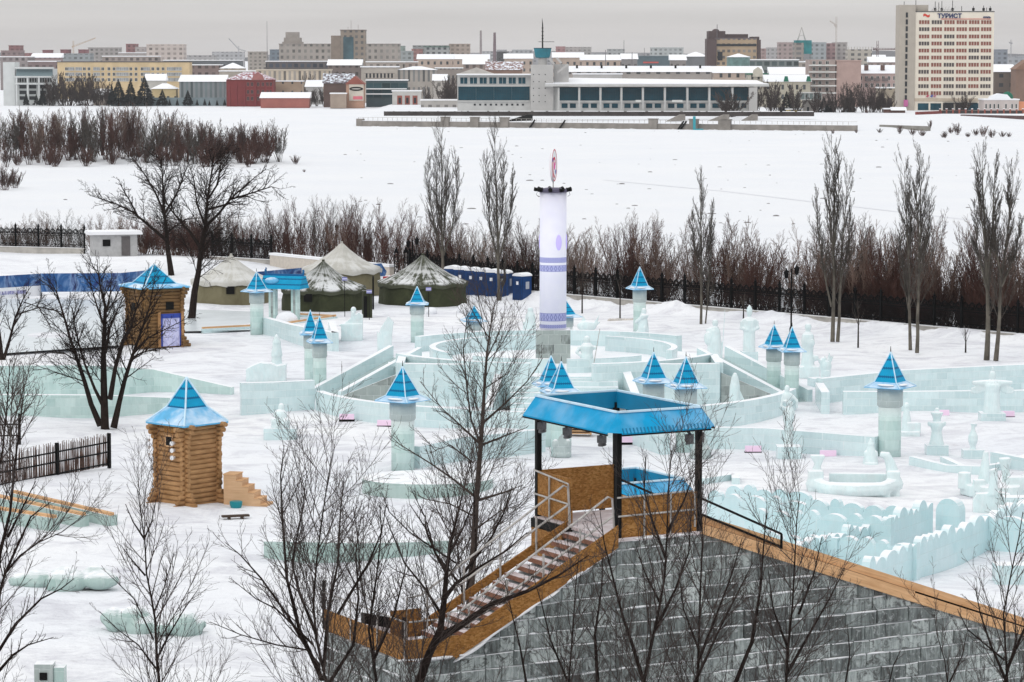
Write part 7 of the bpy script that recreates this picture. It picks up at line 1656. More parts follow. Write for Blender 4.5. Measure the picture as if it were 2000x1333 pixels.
# ---- gable house with billboard
Yb = 1385.0
t = bld('brick gable house with a white advertising panel facing the river', 676, 710, 165, Yb, (0.40, 0.24, 0.17), 14, roof='front', rh=3.8, roofmat=pm('brick_gable', (0.26, 0.08, 0.06))); L0 = t.location.x
mb = MB(); mb.box((at(695, 0, Yb).x-L0, -7.2, zat(181, Yb)+4), (6.7, 0.2, 7.6)); pn = mb.build('advert_panel', pm('advert_cream', (0.55, 0.50, 0.43)), t)
mb = MB(); mb.lathe([(3.2, -0.06), (3.2, 0.06)], 24, sy=0.30); o = mb.build('dark_oval', M['black'], t); o.location = (at(695, 0, Yb).x-L0, -7.35, zat(174, Yb)+4); o.rotation_euler = (math.pi/2, 0, 0)
mb = MB(); mb.lathe([(2.2, -0.08), (2.2, 0.08)], 20, sy=0.12); o = mb.build('pale_script', pm('advert_pale', (0.45, 0.43, 0.4)), t); o.location = (at(695, 0, Yb).x-L0, -7.36, zat(174, Yb)+4); o.rotation_euler = (math.pi/2, 0, 0)
mb = MB(); mb.box((at(698, 0, Yb).x-L0, -7.36, zat(191.5, Yb)+4), (4.4, 0.1, 1.5)); mb.build('red_script', pm('advert_red', (0.62, 0.16, 0.20)), t)
bld('low beige shop building left of the gable house', 645, 676, 184, 1380, (0.34, 0.27, 0.22), 10)
bld('dark house with steep snowy roof behind the gable house', 632, 690, 163, 1405, (0.12, 0.08, 0.07), 10, roof='gable', rh=4.5, roofmat=make_roofblue('dark_snow_roof', (0.10, 0.07, 0.08), (0.10, 0.07, 0.08), 9, 0, 1.0))
t = bld('dark glazed restaurant with snowy awnings on the far bank', 715, 795, 158, 1410, (0.06, 0.09, 0.10), 12, win=((0.02, 0.05, 0.06), 4.0, 9, 0.9, 0.75, 0, 4.5)); 
for z in (6.2, 8.6): mb = MB(); mb.box((0, -7, z), (19, 2.5, 0.5)); mb.build('awning', M['snow'], t)
t = bld('white and red brick arcade building with tall windows', 766, 822, 179, 1392, (0.50, 0.49, 0.47), 9); L0 = t.location.x
for px in (780, 795, 810): 
    mb = MB(); mb.box((at(px, 0, 1392).x-L0, -4.55, 3.6), (2.3, 0.15, 4.2)); o = mb.build('brick_panel', pm('arc_brick_%d' % px, (0.28, 0.09, 0.07)), t); mb = MB(); mb.box((at(px, 0, 1392).x-L0, -4.68, 3.4), (1.1, 0.15, 2.6)); mb.build('window', glassd, o)
t = bld('grey kindergarten like block with striped grey front and snowy roof on the far left', 350, 439, 160, 1440, (0.25, 0.27, 0.28), 12, win=((0.13, 0.16, 0.17), 2.3, 20, 0.5, 0.95), roof='shed', rh=3.2)
bld('small yellow house with snowy hip roof behind the dark conifers', 296, 344, 174, 1445, (0.58, 0.46, 0.26), 10, win=(DKW, 3.6, 7, 0.35, 0.35, 0, 2.2), roof='hip', rh=2.6)
bld('small house with snowy roof left of the dark conifers', 182, 214, 186, 1450, (0.35, 0.30, 0.26), 9, roof='gable', rh=3.0)
bld('pale house with snowy roof above the yellow small house', 284, 322, 158, 1500, (0.45, 0.43, 0.40), 9, roof='gable', rh=3.4)
t = bld('long low blue grey metal fence along the far left bank', 216, 476, 191, 1432, (0.20, 0.25, 0.27), 0.4, name='metal_fence', roof='none', cat='fence', group=None)
# ---- second row
CL = 'city'
bld('long cream classical hall with colonnade behind the brick houses', 500, 645, 138, 1560, (0.50, 0.42, 0.33), 16, win=((0.22, 0.20, 0.18), 2.6, 9.0, 0.5, 0.62, 0, 1.5), roofmat=pm('cream_roof', (0.52, 0.46, 0.38)))
bld('brown brick concert block with blank walls left of the cream hall', 428, 500, 140, 1580, (0.36, 0.32, 0.28), 16)
bld('dark low building with snowy roof edges in front of the stepped building', 519, 648, 121, 1680, (0.11, 0.10, 0.10), 16, win=((0.05, 0.06, 0.08), 3.5, 4.2, 0.6, 0.5))
t = bld('brown office tower with a tall glass strip', 665, 713, 60, 1760, (0.25, 0.21, 0.175), 16, win=((0.10, 0.10, 0.10), 3.3, 3.35, 0.45, 0.5), roofmat=pm('tower_roof', (0.2, 0.17, 0.15))); L0 = t.location.x
mb = MB(); x0, x1 = at(670, 0, 1760).x-L0, at(690, 0, 1760).x-L0; mb.box(((x0+x1)/2, -8.15, zat(104, 1760)+4), (x1-x0, 0.4, zat(73, 1760)-zat(135, 1760))); mb.build('glass_strip', plain('strip_glass', (0.06, 0.11, 0.13), 0.2, 0.5, 0.15), t)
x0, x1 = at(646, 0, 1760).x-L0, at(665, 0, 1760).x-L0; mb = MB(); mb.box(((x0+x1)/2, -2, (zat(70, 1760)+4)/2), (x1-x0, 12, zat(70, 1760)+4)); mb.build('blank_wing', pm('tower_brown', (0.22, 0.18, 0.15)), t)
mb = MB()
for px, yt in ((678, 52), (684, 40), (698, 48)): mb.bar((at(px, 0, 1760).x-L0, 0, zat(60, 1760)+4), (at(px, 0, 1760).x-L0, 0, zat(yt, 1760)+4), 0.25)
mb.build('antenna', M['grey_metal'], t)
stp = (0.30, 0.27, 0.245)
t = bld('wide stepped grey institute with a terraced tower, behind the office tower', 545, 780, 87, 2050, stp, 24, win=((0.16, 0.15, 0.14), 4.0, 4.2, 0.45, 0.5), roofmat=pm('inst_roof', (0.30, 0.27, 0.25))); L0 = t.location.x
for (x0, x1, yt) in ((550, 588, 82), (553, 585, 74), (556, 581, 63)): mb = MB(); a, b = at(x0, 0, 2050).x-L0, at(x1, 0, 2050).x-L0; mb.box(((a+b)/2, 0, (zat(yt, 2050)+4)/2), (b-a, 20-(588-x1), zat(yt, 2050)+4)); mb.build('terraced_tower', pm('inst_%d' % x0, stp), t)
t = bld('classical grey hall with columned porch and windowed wing', 776, 852, 137, 1520, (0.33, 0.30, 0.27), 16, win=((0.14, 0.14, 0.14), 2.5, 9.5, 0.45, 0.7, 0, 1.5), roof='hip', rh=1.8); L0 = t.location.x
a, b = at(705, 0, 1520).x-L0, at(776, 0, 1520).x-L0; mb = MB(); mb.box(((a+b)/2, 0, (zat(133, 1520)+4)/2), (b-a, 18, zat(133, 1520)+4)); mb.build('porch_block', pm('porch_grey', (0.40, 0.36, 0.32)), t)
mb = MB(); mb.box(((a+b)/2, -9.1, zat(148, 1520)+4), ((b-a)*0.85, 0.3, 2.3)); mb.build('porch_shade', glassd, t)
for i in range(9): mb = MB(); mb.box((a+(b-a)*(0.1+0.1*i), -9.4, zat(149, 1520)+4), (0.9, 0.6, 2.6)); mb.build('column', bpy.data.materials['porch_grey'], t)
mb = MB(); mb.box(((a+b)/2, 0, zat(132, 1520)+4.3), (b-a+1, 19, 0.6)); mb.build('porch_roof', M['snow'], t)
bld('grey wall block behind the classical hall', 850, 905, 134, 1620, (0.24, 0.21, 0.19), 12, win=(DKW, 2.2, 8, 0.4, 0.6))
t = bld('theatre with pale pediment rising behind the terminal wing', 893, 965, 146, 1300, (0.40, 0.37, 0.34), 18, roof='front', rh=3.0, roofmat=pm('pediment_pale', (0.46, 0.43, 0.40)))
bld('house with brown gable and snow right of the pediment', 950, 1020, 137, 1500, (0.22, 0.14, 0.11), 12, roof='gable', rh=4.2, roofmat=make_roofblue('brown_snow_roof', (0.20, 0.09, 0.07), (0.2, 0.09, 0.07), 9, 0, 1.0))
t = bld('long grey block with snowy roof behind the terminal', 1112, 1390, 141, 1330, (0.32, 0.29, 0.27), 14, win=(DKW, 4.4, 4.5, 0.4, 0.42, 0, 2.6), roof='shed', rh=2.6)
for i in range(6): mb = MB(); mb.box((-28+11*i, 2, t['H']+2.2), (0.9, 0.9, 1.6)); mb.build('chimney', M['black'], t)
bld('low pale wing just behind the terminal roof', 1120, 1215, 146, 1250, (0.42, 0.41, 0.40), 8)
for k, (x0, x1, yt, Y, lab) in enumerate(((815, 885, 116, 1900, 'long low house with snowy roof left of the two chimneys'), (885, 955, 116, 1950, 'low snowy roofed house under the two chimneys'), (1080, 1140, 113, 1800, 'snowy roofed long house right of the mast'), (1135, 1215, 118, 1750, 'peach wall house with snowy roof behind the terminal'), (1395, 1490, 143, 1420, 'low house with snowy roof and green dormers by the brown office'), (985, 1040, 115, 1900, 'snowy roofed house left of the mast'))):
    bld(lab, x0, x1, yt, Y, (0.40, 0.32, 0.27), 14, win=(DKW, 4, 4.4, 0.35, 0.45), roof='shed', rh=3.2)
# mall with red strip
t = bld('dark teal shopping hall with a red lettering strip', 1240, 1315, 111, 1850, (0.10, 0.14, 0.16), 18, roofmat=pm('mall_roof', (0.12, 0.16, 0.18)))
mb = MB(); mb.box((-2, -9.2, t['H']-3.6), (9.5, 0.2, 0.9)); mb.build('red_strip', pm('mall_red', (0.50, 0.10, 0.09)), t)
bld('hall with pale roof right of the shopping hall', 1335, 1385, 111, 1880, (0.17, 0.18, 0.19), 16, roof='hip', rh=3)
# brown office
t = bld('large brown and tan office building with stacked terraces', 1397, 1478, 76, 1750, (0.36, 0.27, 0.185), 20, win=((0.16, 0.15, 0.14), 3.0, 3.6, 0.55, 0.45), roofmat=pm('office_roof', (0.13, 0.11, 0.12))); L0 = t.location.x
def ox(px): return at(px, 0, 1750).x-L0
dk = pm('office_dark', (0.085, 0.06, 0.06))
for (x0, x1, yt, y) in ((1381, 1400, 76, -2), (1385, 1418, 61, 2), (1400, 1463, 67, 4), (1476, 1487, 78, 0), (1470, 1485, 72, 4)): mb = MB(); mb.box(((ox(x0)+ox(x1))/2, y, (zat(yt, 1750)+4)/2), (ox(x1)-ox(x0), 18, zat(yt, 1750)+4)); mb.build('dark_block', dk, t)
mb = MB(); mb.ell((ox(1401), 2, zat(61, 1750)+4), (2.2, 2.2, 1.4), k=12, rings=6); mb.build('dome', dk, t)
mb = MB(); mb.box(((ox(1400)+ox(1478))/2, -10.2, zat(88.5, 1750)+4), (ox(1478)-ox(1400), 0.3, 1.2)); mb.build('glass_band', glassd, t)
mb = MB(); mb.box((ox(1407), -10.2, zat(110, 1750)+4), (2.8, 0.3, 5)); mb.build('glass_band', glassd, t)
t = thing('round_pavilion', 'round glazed building with snowy cone roof in front of the brown office', 'building', (at(1443, 0, 1600).x, 1600, -4)); H = zat(112, 1600)+4
mb = MB(); mb.lathe([(6.2, 0), (6.2, H)], 24); mb.build('wall', plain('pav_glass', (0.12, 0.20, 0.19), 0.3, 0.3, 0.4), t); mb = MB(); mb.lathe([(6.8, H), (0.4, H+1.9)], 24); mb.build('roof', M['snow'], t)
bld('flat long building with pale parapet right of the round pavilion', 1462, 1560, 118, 1620, (0.16, 0.18, 0.18), 14, win=((0.06, 0.08, 0.08), 4, 4.5, 0.7, 0.5))
t = bld('green and cream mansion with dormers right of the terminal', 1497, 1583, 160, 1330, (0.40, 0.37, 0.30), 13, win=(DKW, 3.2, 4.3, 0.35, 0.5), roof='shed', rh=3.0); gr = pm('green_roof', (0.01, 0.13, 0.08))
for px in (1537, 1581): mb = MB(); mb.box((at(px, 0, 1330).x-t.location.x, -6.0, t['H']+1.2), (2.2, 1.6, 2.4), taper=0.55); mb.build('dormer', gr, t)
t = bld('pale mansion with green roofed bay left of the green and cream one', 1460, 1500, 146, 1345, (0.45, 0.42, 0.36), 11, win=(DKW, 2.8, 4.3, 0.35, 0.5), roofmat=gr)
mb = MB(); mb.extr([(-2.4, t['H']-1), (2.4, t['H']-1), (2, t['H']+2), (0, t['H']+3.4), (-2, t['H']+2)], -6.2, -5.4); mb.build('gable', pm('gable_cream', (0.5, 0.47, 0.40)), t)
t = bld('snowy long roof house behind the green and cream mansion', 1505, 1580, 146, 1420, (0.3, 0.28, 0.26), 11, roof='shed', rh=3.5)
# pink building with balconies
t = bld('pink apartment house with white balcony bands', 1634, 1682, 120, 1350, (0.42, 0.30, 0.27), 18, roofmat=pm('pink_roof', (0.42, 0.3, 0.27))); L0 = t.location.x
a, b = at(1582, 0, 1350).x-L0, at(1633, 0, 1350).x-L0; mb = MB(); mb.box(((a+b)/2, 0, (zat(117, 1350)+4)/2), (b-a, 18, zat(117, 1350)+4)); mb.build('balcony_wing', pm('wing_pink', (0.36, 0.29, 0.27)), t)
for y in (128, 141, 155, 168, 182): mb = MB(); mb.box(((a+b)/2, -10, zat(y, 1350)+4), (b-a+0.6, 2.2, 0.6)); mb.build('balcony', wfw, t)
for y in (123, 135, 148, 162, 175): windows(t, winmesh(1.4, 1.5, glassd, wfw, 1) if y == 123 else bpy.data.meshes['window'] if False else winmesh(1.4, 1.5, glassd, wfw, 1), [(at(x, 0, 1350).x-L0, zat(y, 1350)+4) for x in (1591, 1603, 1617)], -9.05)
t = bld('old pink house with snowy roof, chimneys and rows of balconies beside the hotel', 1643, 1757, 144, 1370, (0.44, 0.33, 0.31), 14, roof='shed', rh=3.8); L0 = t.location.x
me = winmesh(1.3, 1.8, glassd, wfw, 1); windows(t, me, [(at(1650+11*i, 0, 1370).x-L0, zat(y, 1370)+4) for i in range(10) for y in (153, 167)], -7.05)
for px in (1664, 1696, 1728): mb = MB(); mb.box((at(px, 0, 1370).x-L0, -2, t['H']+2.6), (1.8, 1.6, 2.4)); mb.build('chimney', pm('chim_%d' % px, (0.12, 0.07, 0.06)), t)
for px in (1668, 1697, 1714, 1730): 
    for y in (156,): mb = MB(); mb.box((at(px, 0, 1370).x-L0, -7.7, zat(y, 1370)+4), (2.6, 1.2, 1.3)); mb.build('balcony', pm('balc_%d' % px, (0.16, 0.14, 0.14)), t)
bld('tan colonnade wing joining the hotel', 1716, 1757, 173, 1300, (0.38, 0.33, 0.26), 10, win=((0.05, 0.04, 0.04), 2.6, 9, 0.55, 0.6, 0, 0.5))
t = bld('pavilion with a white glazed upper storey on the right shore', 1570, 1598, 196, 1230, (0.34, 0.32, 0.30), 7, roof='none'); L0 = t.location.x
mb = MB(); mb.box((0, 0, t['H']+0.2), (9.5, 9, 0.4)); mb.box((0, 0, t['H']+3.0), (9.5, 9, 0.4)); mb.build('slab', wfw, t)
mb = MB(); mb.box((0, 0, t['H']+1.6), (8.6, 8.2, 2.5)); mb.build('glass', plain('pav_pane', (0.20, 0.25, 0.25), 0.2), t)
for i in range(6): mb = MB(); mb.box((-4.3+1.72*i, -4.25, t['H']+1.6), (0.25, 0.25, 2.6)); mb.build('post', wfw, t)
mb = MB(); mb.box((-1.2, -3.6, 2.2), (0.9, 0.2, 2.0)); mb.build('window', glassd, t); mb = MB(); mb.box((1.3, -3.6, 1.6), (1.0, 0.2, 2.2)); mb.build('door', pm('door_brown', (0.15, 0.06, 0.05)), t)
bld('small yellow kiosk on the right shore', 1535, 1566, 215, 1225, (0.55, 0.45, 0.18), 4, name='kiosk', cat='kiosk', win=((0.05, 0.05, 0.05), 3.2, 9, 0.3, 0.2, 0, 0.8))
t = bld('dark brown wooden kiosk with snowy roof left of the hotel entrance', 1743, 1768, 216, 1215, (0.085, 0.045, 0.035), 4, name='kiosk', cat='kiosk', roof='gable', rh=1.3)
bld('flat brown wooden kiosk beside the gabled one', 1727, 1743, 214, 1216, (0.10, 0.05, 0.04), 4, name='kiosk', cat='kiosk')
# orange church like mansion right
t = bld('white and orange mansion with green dome at the right edge', 1922, 1990, 196, 1215, (0.52, 0.46, 0.44), 14, roofmat='snow'); L0 = t.location.x
t2x = at(1990, 0, 1215).x-L0; mb = MB(); mb.box((t2x+3, 1, t['H']/2-0.3), (6.5, 14, t['H']-1)); mb.build('orange_wing', pm('orange', (0.62, 0.26, 0.14)), t)
mb = MB(); mb.ell((at(1976, 0, 1215).x-L0, 0, t['H']+0.8), (2.4, 2.4, 2.6), k=16, rings=8); mb.build('dome', gr, t, True)
mb = MB(); mb.extr([(-4, t['H']), (5, t['H']), (3, t['H']+2.2), (0, t['H']+2.6), (-3, t['H']+1.5)], -3, 5); mb.build('snow_roof', M['snow'], t)
me = winmesh(0.7, 1.9, glassd, wfw, 0); windows(t, me, [(at(x, 0, 1215).x-L0, zat(208, 1215)+4) for x in (1929, 1937, 1945, 1953, 1968, 1980, 1988)], -7.05)
bld('brown house with snowy roof right of the hotel', 1942, 1986, 141, 1420, (0.13, 0.105, 0.09), 14, win=(DKW, 5, 4.4, 0.4, 0.4), roof='shed', rh=3.6)
bld('reddish gable house at the right edge behind the mansion', 1984, 2030, 136, 1400, (0.20, 0.13, 0.10), 14, roof='front', rh=4.5, roofmat=pm('gable_brown', (0.22, 0.13, 0.09)))
f = thing('brick_post_fence', 'dark fence with red brick posts in front of the hotel', 'fence', (at(1920, 0, 1200).x, 1200, -3.4))
mb = MB(); mb.box((0, 0, 1.0), (34, 0.15, 1.6)); mb.build('panel', plain('fence_dark', (0.04, 0.035, 0.035)), f)
for i in range(14): mb = MB(); mb.box((-16.5+2.55*i, 0, 1.2), (0.65, 0.5, 2.3)); mb.build('post', bpy.data.materials['brick_gable'], f); mb = MB(); mb.box((-16.5+2.55*i, 0, 2.45), (0.8, 0.65, 0.25)); mb.build('snow_cap', M['snow'], f)
# ---- third row and skyline
SKY = [
 (2, 40, 100, 2600, (0.23, 0.17, 0.17), 'grey stepped block at the far left skyline'), (17, 38, 90, 2650, (0.22, 0.11, 0.11), 'dark red tower block at the far left skyline'), (47, 60, 105, 2900, (0.24, 0.12, 0.12), 'tiny red block left of the reddish row'),
 (83, 97, 99, 2700, (0.22, 0.10, 0.11), 'left dark red cube of the three on the grey row'), (118, 132, 98, 2710, (0.22, 0.10, 0.11), 'middle dark red cube of the three on the grey row'), (153, 167, 98, 2720, (0.22, 0.10, 0.11), 'right dark red cube of the three on the grey row'),
 (105, 176, 106, 2500, (0.25, 0.27, 0.28), 'long grey blue block under the red cubes'), (172, 232, 94, 2800, (0.30, 0.28, 0.27), 'grey broad block under the left crane'), (246, 265, 87, 2900, (0.24, 0.12, 0.12), 'red tower of the red and white pair'), (264, 282, 93, 2880, (0.36, 0.32, 0.31), 'white half of the red and white pair'),
 (286, 358, 88, 2300, (0.46, 0.40, 0.37), 'cream panel block with rows of windows on the left skyline'), (365, 420, 109, 4200, (0.30, 0.29, 0.29), 'pale hazy block left of the second crane'), (414, 476, 102, 4600, (0.33, 0.33, 0.34), 'pale hazy high block below the second crane'),
 (484, 520, 102, 3000, (0.30, 0.27, 0.24), 'grey block left of the stepped institute'), (527, 548, 98, 2600, (0.14, 0.17, 0.20), 'dark glass block left of the stepped institute'),
 (776, 790, 91, 2600, (0.20, 0.24, 0.22), 'small green topped block right of the institute'), (780, 806, 101, 2500, (0.26, 0.28, 0.28), 'grey low block right of the institute'),
 (806, 880, 90, 2700, (0.28, 0.29, 0.29), 'long grey green block with green roof edge'), (804, 825, 97, 2650, (0.28, 0.15, 0.14), 'red brick corner block of the grey green one'), (877, 918, 87, 2680, (0.34, 0.28, 0.24), 'tan end block of the grey green one'),
 (940, 1000, 101, 5200, (0.30, 0.30, 0.31), 'hazy grey skyline block right of the chimneys'), (1000, 1040, 98, 4600, (0.30, 0.31, 0.32), 'hazy grey skyline block left of the mast'),
 (1086, 1104, 92, 2900, (0.30, 0.17, 0.17), 'reddish skyline block right of the mast'), (1102, 1135, 93, 3300, (0.33, 0.30, 0.29), 'pale skyline block right of the reddish one'), (1135, 1155, 93, 3200, (0.30, 0.29, 0.28), 'grey skyline block in the middle'), (1187, 1220, 97, 2900, (0.33, 0.34, 0.34), 'white grey block left of the thin mast'),
 (1272, 1335, 94, 2800, (0.36, 0.38, 0.38), 'pale panel block behind the shopping hall'), (1488, 1500, 96, 3000, (0.28, 0.20, 0.19), 'thin reddish block right of the brown office'),
 (1500, 1525, 94, 2900, (0.32, 0.31, 0.31), 'hazy pale block left of the teal tower'), (1522, 1552, 84, 2600, (0.30, 0.24, 0.23), 'pinkish high block left of the teal tower'), (1585, 1614, 84, 2600, (0.27, 0.29, 0.30), 'grey blue block right of the teal tower'), (1612, 1632, 86, 2620, (0.28, 0.18, 0.18), 'dark pink block below the white crane'), (1630, 1655, 84, 2640, (0.32, 0.30, 0.29), 'pale block right of the dark pink one'),
 (1944, 1968, 98, 2400, (0.20, 0.22, 0.25), 'grey blue block right of the hotel'), (1964, 2010, 112, 3600, (0.28, 0.29, 0.31), 'hazy low skyline at the right edge'),
 (1820, 1860, 118, 3000, (0.25, 0.25, 0.25), 'low block hidden behind the hotel')]
SKY = SKY[:-1]
for i, (x0, x1, yt, Y, c, lab) in enumerate(SKY):
    dkc = tuple(q*0.45 for q in c); bld(lab, x0, x1, yt, Y, c, 22, win=(dkc, 4.6 if Y < 3500 else 7.0, 3.6 if Y < 3500 else 6.0, 0.5, 0.5), roofmat=pm('sk_%d' % i, tuple(min(1, q*1.1) for q in c)), roof='flat', zb=-2.0, group='skyline blocks of the city')
for (x0, x1, yt, Y, c, lab) in ((200, 308, 111, 1950, (0.28, 0.24, 0.22), 'long grey hall with snowy roof above the yellow block'), (320, 470, 119, 1800, (0.12, 0.13, 0.14), 'long dark flat building with snow strip above the yellow block'), (370, 430, 128, 1720, (0.20, 0.15, 0.14), 'brown house right of the yellow block'), (0, 60, 112, 1950, (0.25, 0.22, 0.22), 'grey house behind the white modern house'), (55, 110, 121, 1750, (0.20, 0.15, 0.15), 'dark brown house left of the yellow block'), (430, 475, 134, 1640, (0.42, 0.36, 0.30), 'cream house with snowy hip roof left of the red mansion')):
    bld(lab, x0, x1, yt, Y, c, 16, win=(tuple(q*0.4 for q in c), 4, 4, 0.5, 0.45), roof='hip' if 'hip' in lab else 'flat', rh=3)
mb_ = pm('green_edge', (0.03, 0.14, 0.10)); t = bld('long grey green office block with green roof edge behind snowy roofs', 828, 878, 92.5, 2660, (0.30, 0.31, 0.31), 12, win=(DKW, 5, 4, 0.5, 0.5), roofmat=mb_, group='skyline blocks of the city')
# teal tower with frame spire
t = bld('unfinished tower with teal netting and a frame spire', 1552, 1570, 84, 2100, (0.25, 0.22, 0.20), 16, win=((0.10, 0.10, 0.10), 5, 3.4, 0.7, 0.5), roof='none', group='skyline blocks of the city'); H = t['H']
mb = MB(); mb.box((3.2, 0, H-3), (11.2, 15, 9.5)); mb.build('teal_netting', plain('teal_net', (0.015, 0.16, 0.17), 0.8, 0.2, 0.3), t)
mb = MB()
for s in (-3, 2.8): mb.bar((s+2.5, -3, H+1), (2.4, 0, H+11), 0.3); mb.bar((s+2.5, 3, H+1), (2.4, 0, H+11), 0.3)
mb.bar((0.6, 0, H+5), (4.2, 0, H+5), 0.25); mb.build('spire_frame', M['grey_metal'], t)
# building site block
t = bld('unfinished grey block with open window holes beside the lattice crane', 1656, 1703, 97, 1900, (0.36, 0.33, 0.29), 14, win=((0.08, 0.08, 0.08), 4.2, 3.3, 0.5, 0.5), roof='none', group='skyline blocks of the city')
mb = MB()
for i in range(9): mb.box((-7+1.8*i, -6, t['H']+0.8), (0.4, 0.4, 1.8))
mb.build('column_stub', M['concrete'], t)
# chimneys, masts, cranes
def stack(label, px, yt, Y, r0, r1, c, name='chimney'):
    z1 = zat(yt, Y); o = thing(name, label, 'chimney' if name == 'chimney' else 'mast', (at(px, 0, Y).x, Y, -2)); mb = MB(); mb.lathe([(r0, 0), (r1, z1+2)], 12); mb.build('shaft', plain(name+str(px), c, 0.9, 0.2, 0.2), o)
stack('thin grey factory chimney, left one of the two', 939, 60, 3600, 1.6, 1.2, (0.22, 0.19, 0.19)); stack('thicker dark factory chimney, right one of the two', 966, 64, 3200, 2.1, 1.3, (0.14, 0.10, 0.11))
for (px, yt, Y, lab) in ((521, 42, 2800, 'tall thin lattice mast on the left skyline'), (1219, 79, 2500, 'thin mast right of the middle skyline'), (1259, 94, 2500, 'small thin mast left of the pale panel block'), (1183, 98, 1700, 'thin dark pipe left of the shopping hall'), (1235, 102, 1700, 'thin dark pole by the shopping hall'), (1401, 48, 1752, 'flag pole on the dome of the brown office')): stack(lab, px, yt, Y, 0.35, 0.18, (0.16, 0.15, 0.16), 'mast')
def crane(label, px, ytop, yb, Y, jib, counter, col, lean=(0, 0)):
    t = thing('tower_crane', label, 'crane', (at(px, 0, Y).x, Y, 0), 0, 'tower cranes on the skyline'); L0 = t.location.x; m = pm('crane_%d' % px, col)
    z0, z1 = zat(yb, Y), zat(ytop, Y); w_ = 1.0; mb = MB()
    for s in (-1, 1): mb.bar((s*w_/2, 0, 0), (s*w_/2, 0, z1), 0.32)
    n = int((z1-z0)/2)
    for i in range(n): z = z0+2*i; mb.bar((-w_/2, 0, z), (w_/2, 0, z+2), 0.18)
    mb.build('tower', m, t)
    mb = MB(); 
    for (a, b) in (jib, counter):
        if a is None: continue
        p, q = (at(a[0], 0, Y).x-L0, zat(a[1], Y)), (at(b[0], 0, Y).x-L0, zat(b[1], Y)); mb.bar((p[0], 0, p[1]), (q[0], 0, q[1]), 0.5); mb.bar((p[0], 0.0, p[1]+1.2), (q[0], 0, q[1]+0.5), 0.28)
        for i in range(8): f0, f1 = i/8, (i+0.5)/8; mb.bar((p[0]+(q[0]-p[0])*f0, 0, p[1]+(q[1]-p[1])*f0), (p[0]+(q[0]-p[0])*f1, 0, p[1]+1.0+(q[1]-p[1])*f1), 0.16)
    mb.build('jib', m, t)
crane('white tower crane standing behind the dark pink block', 1634, 33, 84, 2500, ((1636, 52), (1621, 42)), ((1630, 50), (1634, 55)), (0.40, 0.36, 0.33))
crane('dark lattice crane with horizontal jib beside the unfinished block', 1715, 80, 128, 1950, ((1706, 98), (1752, 97)), ((1706, 97), (1715, 99)), (0.14, 0.09, 0.09))
crane('pale yellow crane with raised jib on the left skyline', 142, 80, 105, 2900, ((142, 92), (186, 75)), ((142, 92), (139, 93)), (0.42, 0.32, 0.24))
crane('thin grey crane with steep jib on the left skyline', 465, 90, 108, 3400, ((465, 97), (446, 76)), ((465, 97), (480, 101)), (0.26, 0.27, 0.29))
crane('grey crane at the right edge of the skyline', 1976, 78, 114, 2600, ((1976, 86), (1972, 84)), ((1976, 86), (1979, 86)), (0.30, 0.30, 0.31))

# ---- trees of the far bank
def conifer_mesh(seed, H=10.0, r=3.0):
    rng = random.Random(seed); mb = MB(); mb.tube([(0, 0, 0), (0, 0, H*0.95)], [0.25, 0.05], 5)
    for i in range(520):
        f = rng.random()**0.8; z = H*(0.06+0.92*f); rr = r*(1-f)*rng.uniform(0.5, 1.05)+0.1; a = rng.uniform(0, 6.28); s = rng.uniform(0.45, 0.95)*(1.25-f)
        c = Vector((math.cos(a)*rr, math.sin(a)*rr, z)); o = Vector((math.cos(a), math.sin(a), -0.35)).normalized()*s*1.2; t = Vector((-math.sin(a), math.cos(a), 0))*s*0.55
        mb.poly([c-o*0.8-t*0.3, c-t, c+o, c+t]); mb.poly([c-o*0.8+Vector((0, 0, s*0.4)), c+o*0.8, c-o*0.4-Vector((0, 0, s*0.5))])
    return mb.mesh('conifer', M['conifer'], fix=False)
CM = [conifer_mesh(61), conifer_mesh(62, 10, 2.4), conifer_mesh(63, 10, 3.6)]
def conifer(x, yt, yb, Y, k, lab, grp='dark conifers on the far bank'):
    z0 = -3.6; o = obj('conifer_tree', CM[k]); s = (zat(yt, Y)-z0)/10.0; o.location = (at(x, 0, Y).x, Y, z0); o.scale = (s, s, s); o.rotation_euler = (0, 0, x); tag(o, lab, 'conifer', grp)
for (x, yt, k, lab) in ((229, 154, 2, 'large dark conifer, left one of the group of big firs'), (253, 155, 0, 'dark conifer in the middle of the group of big firs'), (280, 148, 2, 'tallest dark conifer, right one of the group of big firs'), (216, 166, 1, 'smaller conifer at the left flank of the big firs'), (315, 174, 2, 'low dark conifer below the small yellow house'), (365, 176, 2, 'low dark conifer before the grey striped block'), (48, 180, 1, 'slim conifer before the white modern house'), (80, 172, 1, 'conifer at the right corner of the white modern house'), (68, 184, 0, 'small conifer between the white house columns')):
    conifer(x, yt, 205, 1428, k, lab)
for i in range(14): conifer(290+13*i+(i % 3)*2, 193+(i*7 % 4), 205, 1425, 1, f"tiny conifer in the row along the far left metal fence, {(['leftmost', 'second from the left', 'third from the left', 'fourth from the left', 'fifth from the left', 'sixth from the left', 'seventh from the left', 'seventh from the right', 'sixth from the right', 'fifth from the right', 'fourth from the right', 'third from the right', 'second from the right', 'rightmost'])[i]}", 'tiny conifers along the metal fence')
for (x, yt, k, lab) in ((1538, 178, 2, 'broad dark conifer left of the glazed pavilion'), (1611, 188, 2, 'dark conifer right of the glazed pavilion'), (1622, 189, 0, 'second dark conifer right of the glazed pavilion'), (1665, 184, 1, 'dark conifer in front of the old pink house'), (1657, 186, 0, 'conifer just left of the one before the pink house'), (1628, 194, 1, 'small conifer before the pink balcony house')): conifer(x, yt, 217, 1228, k, lab)
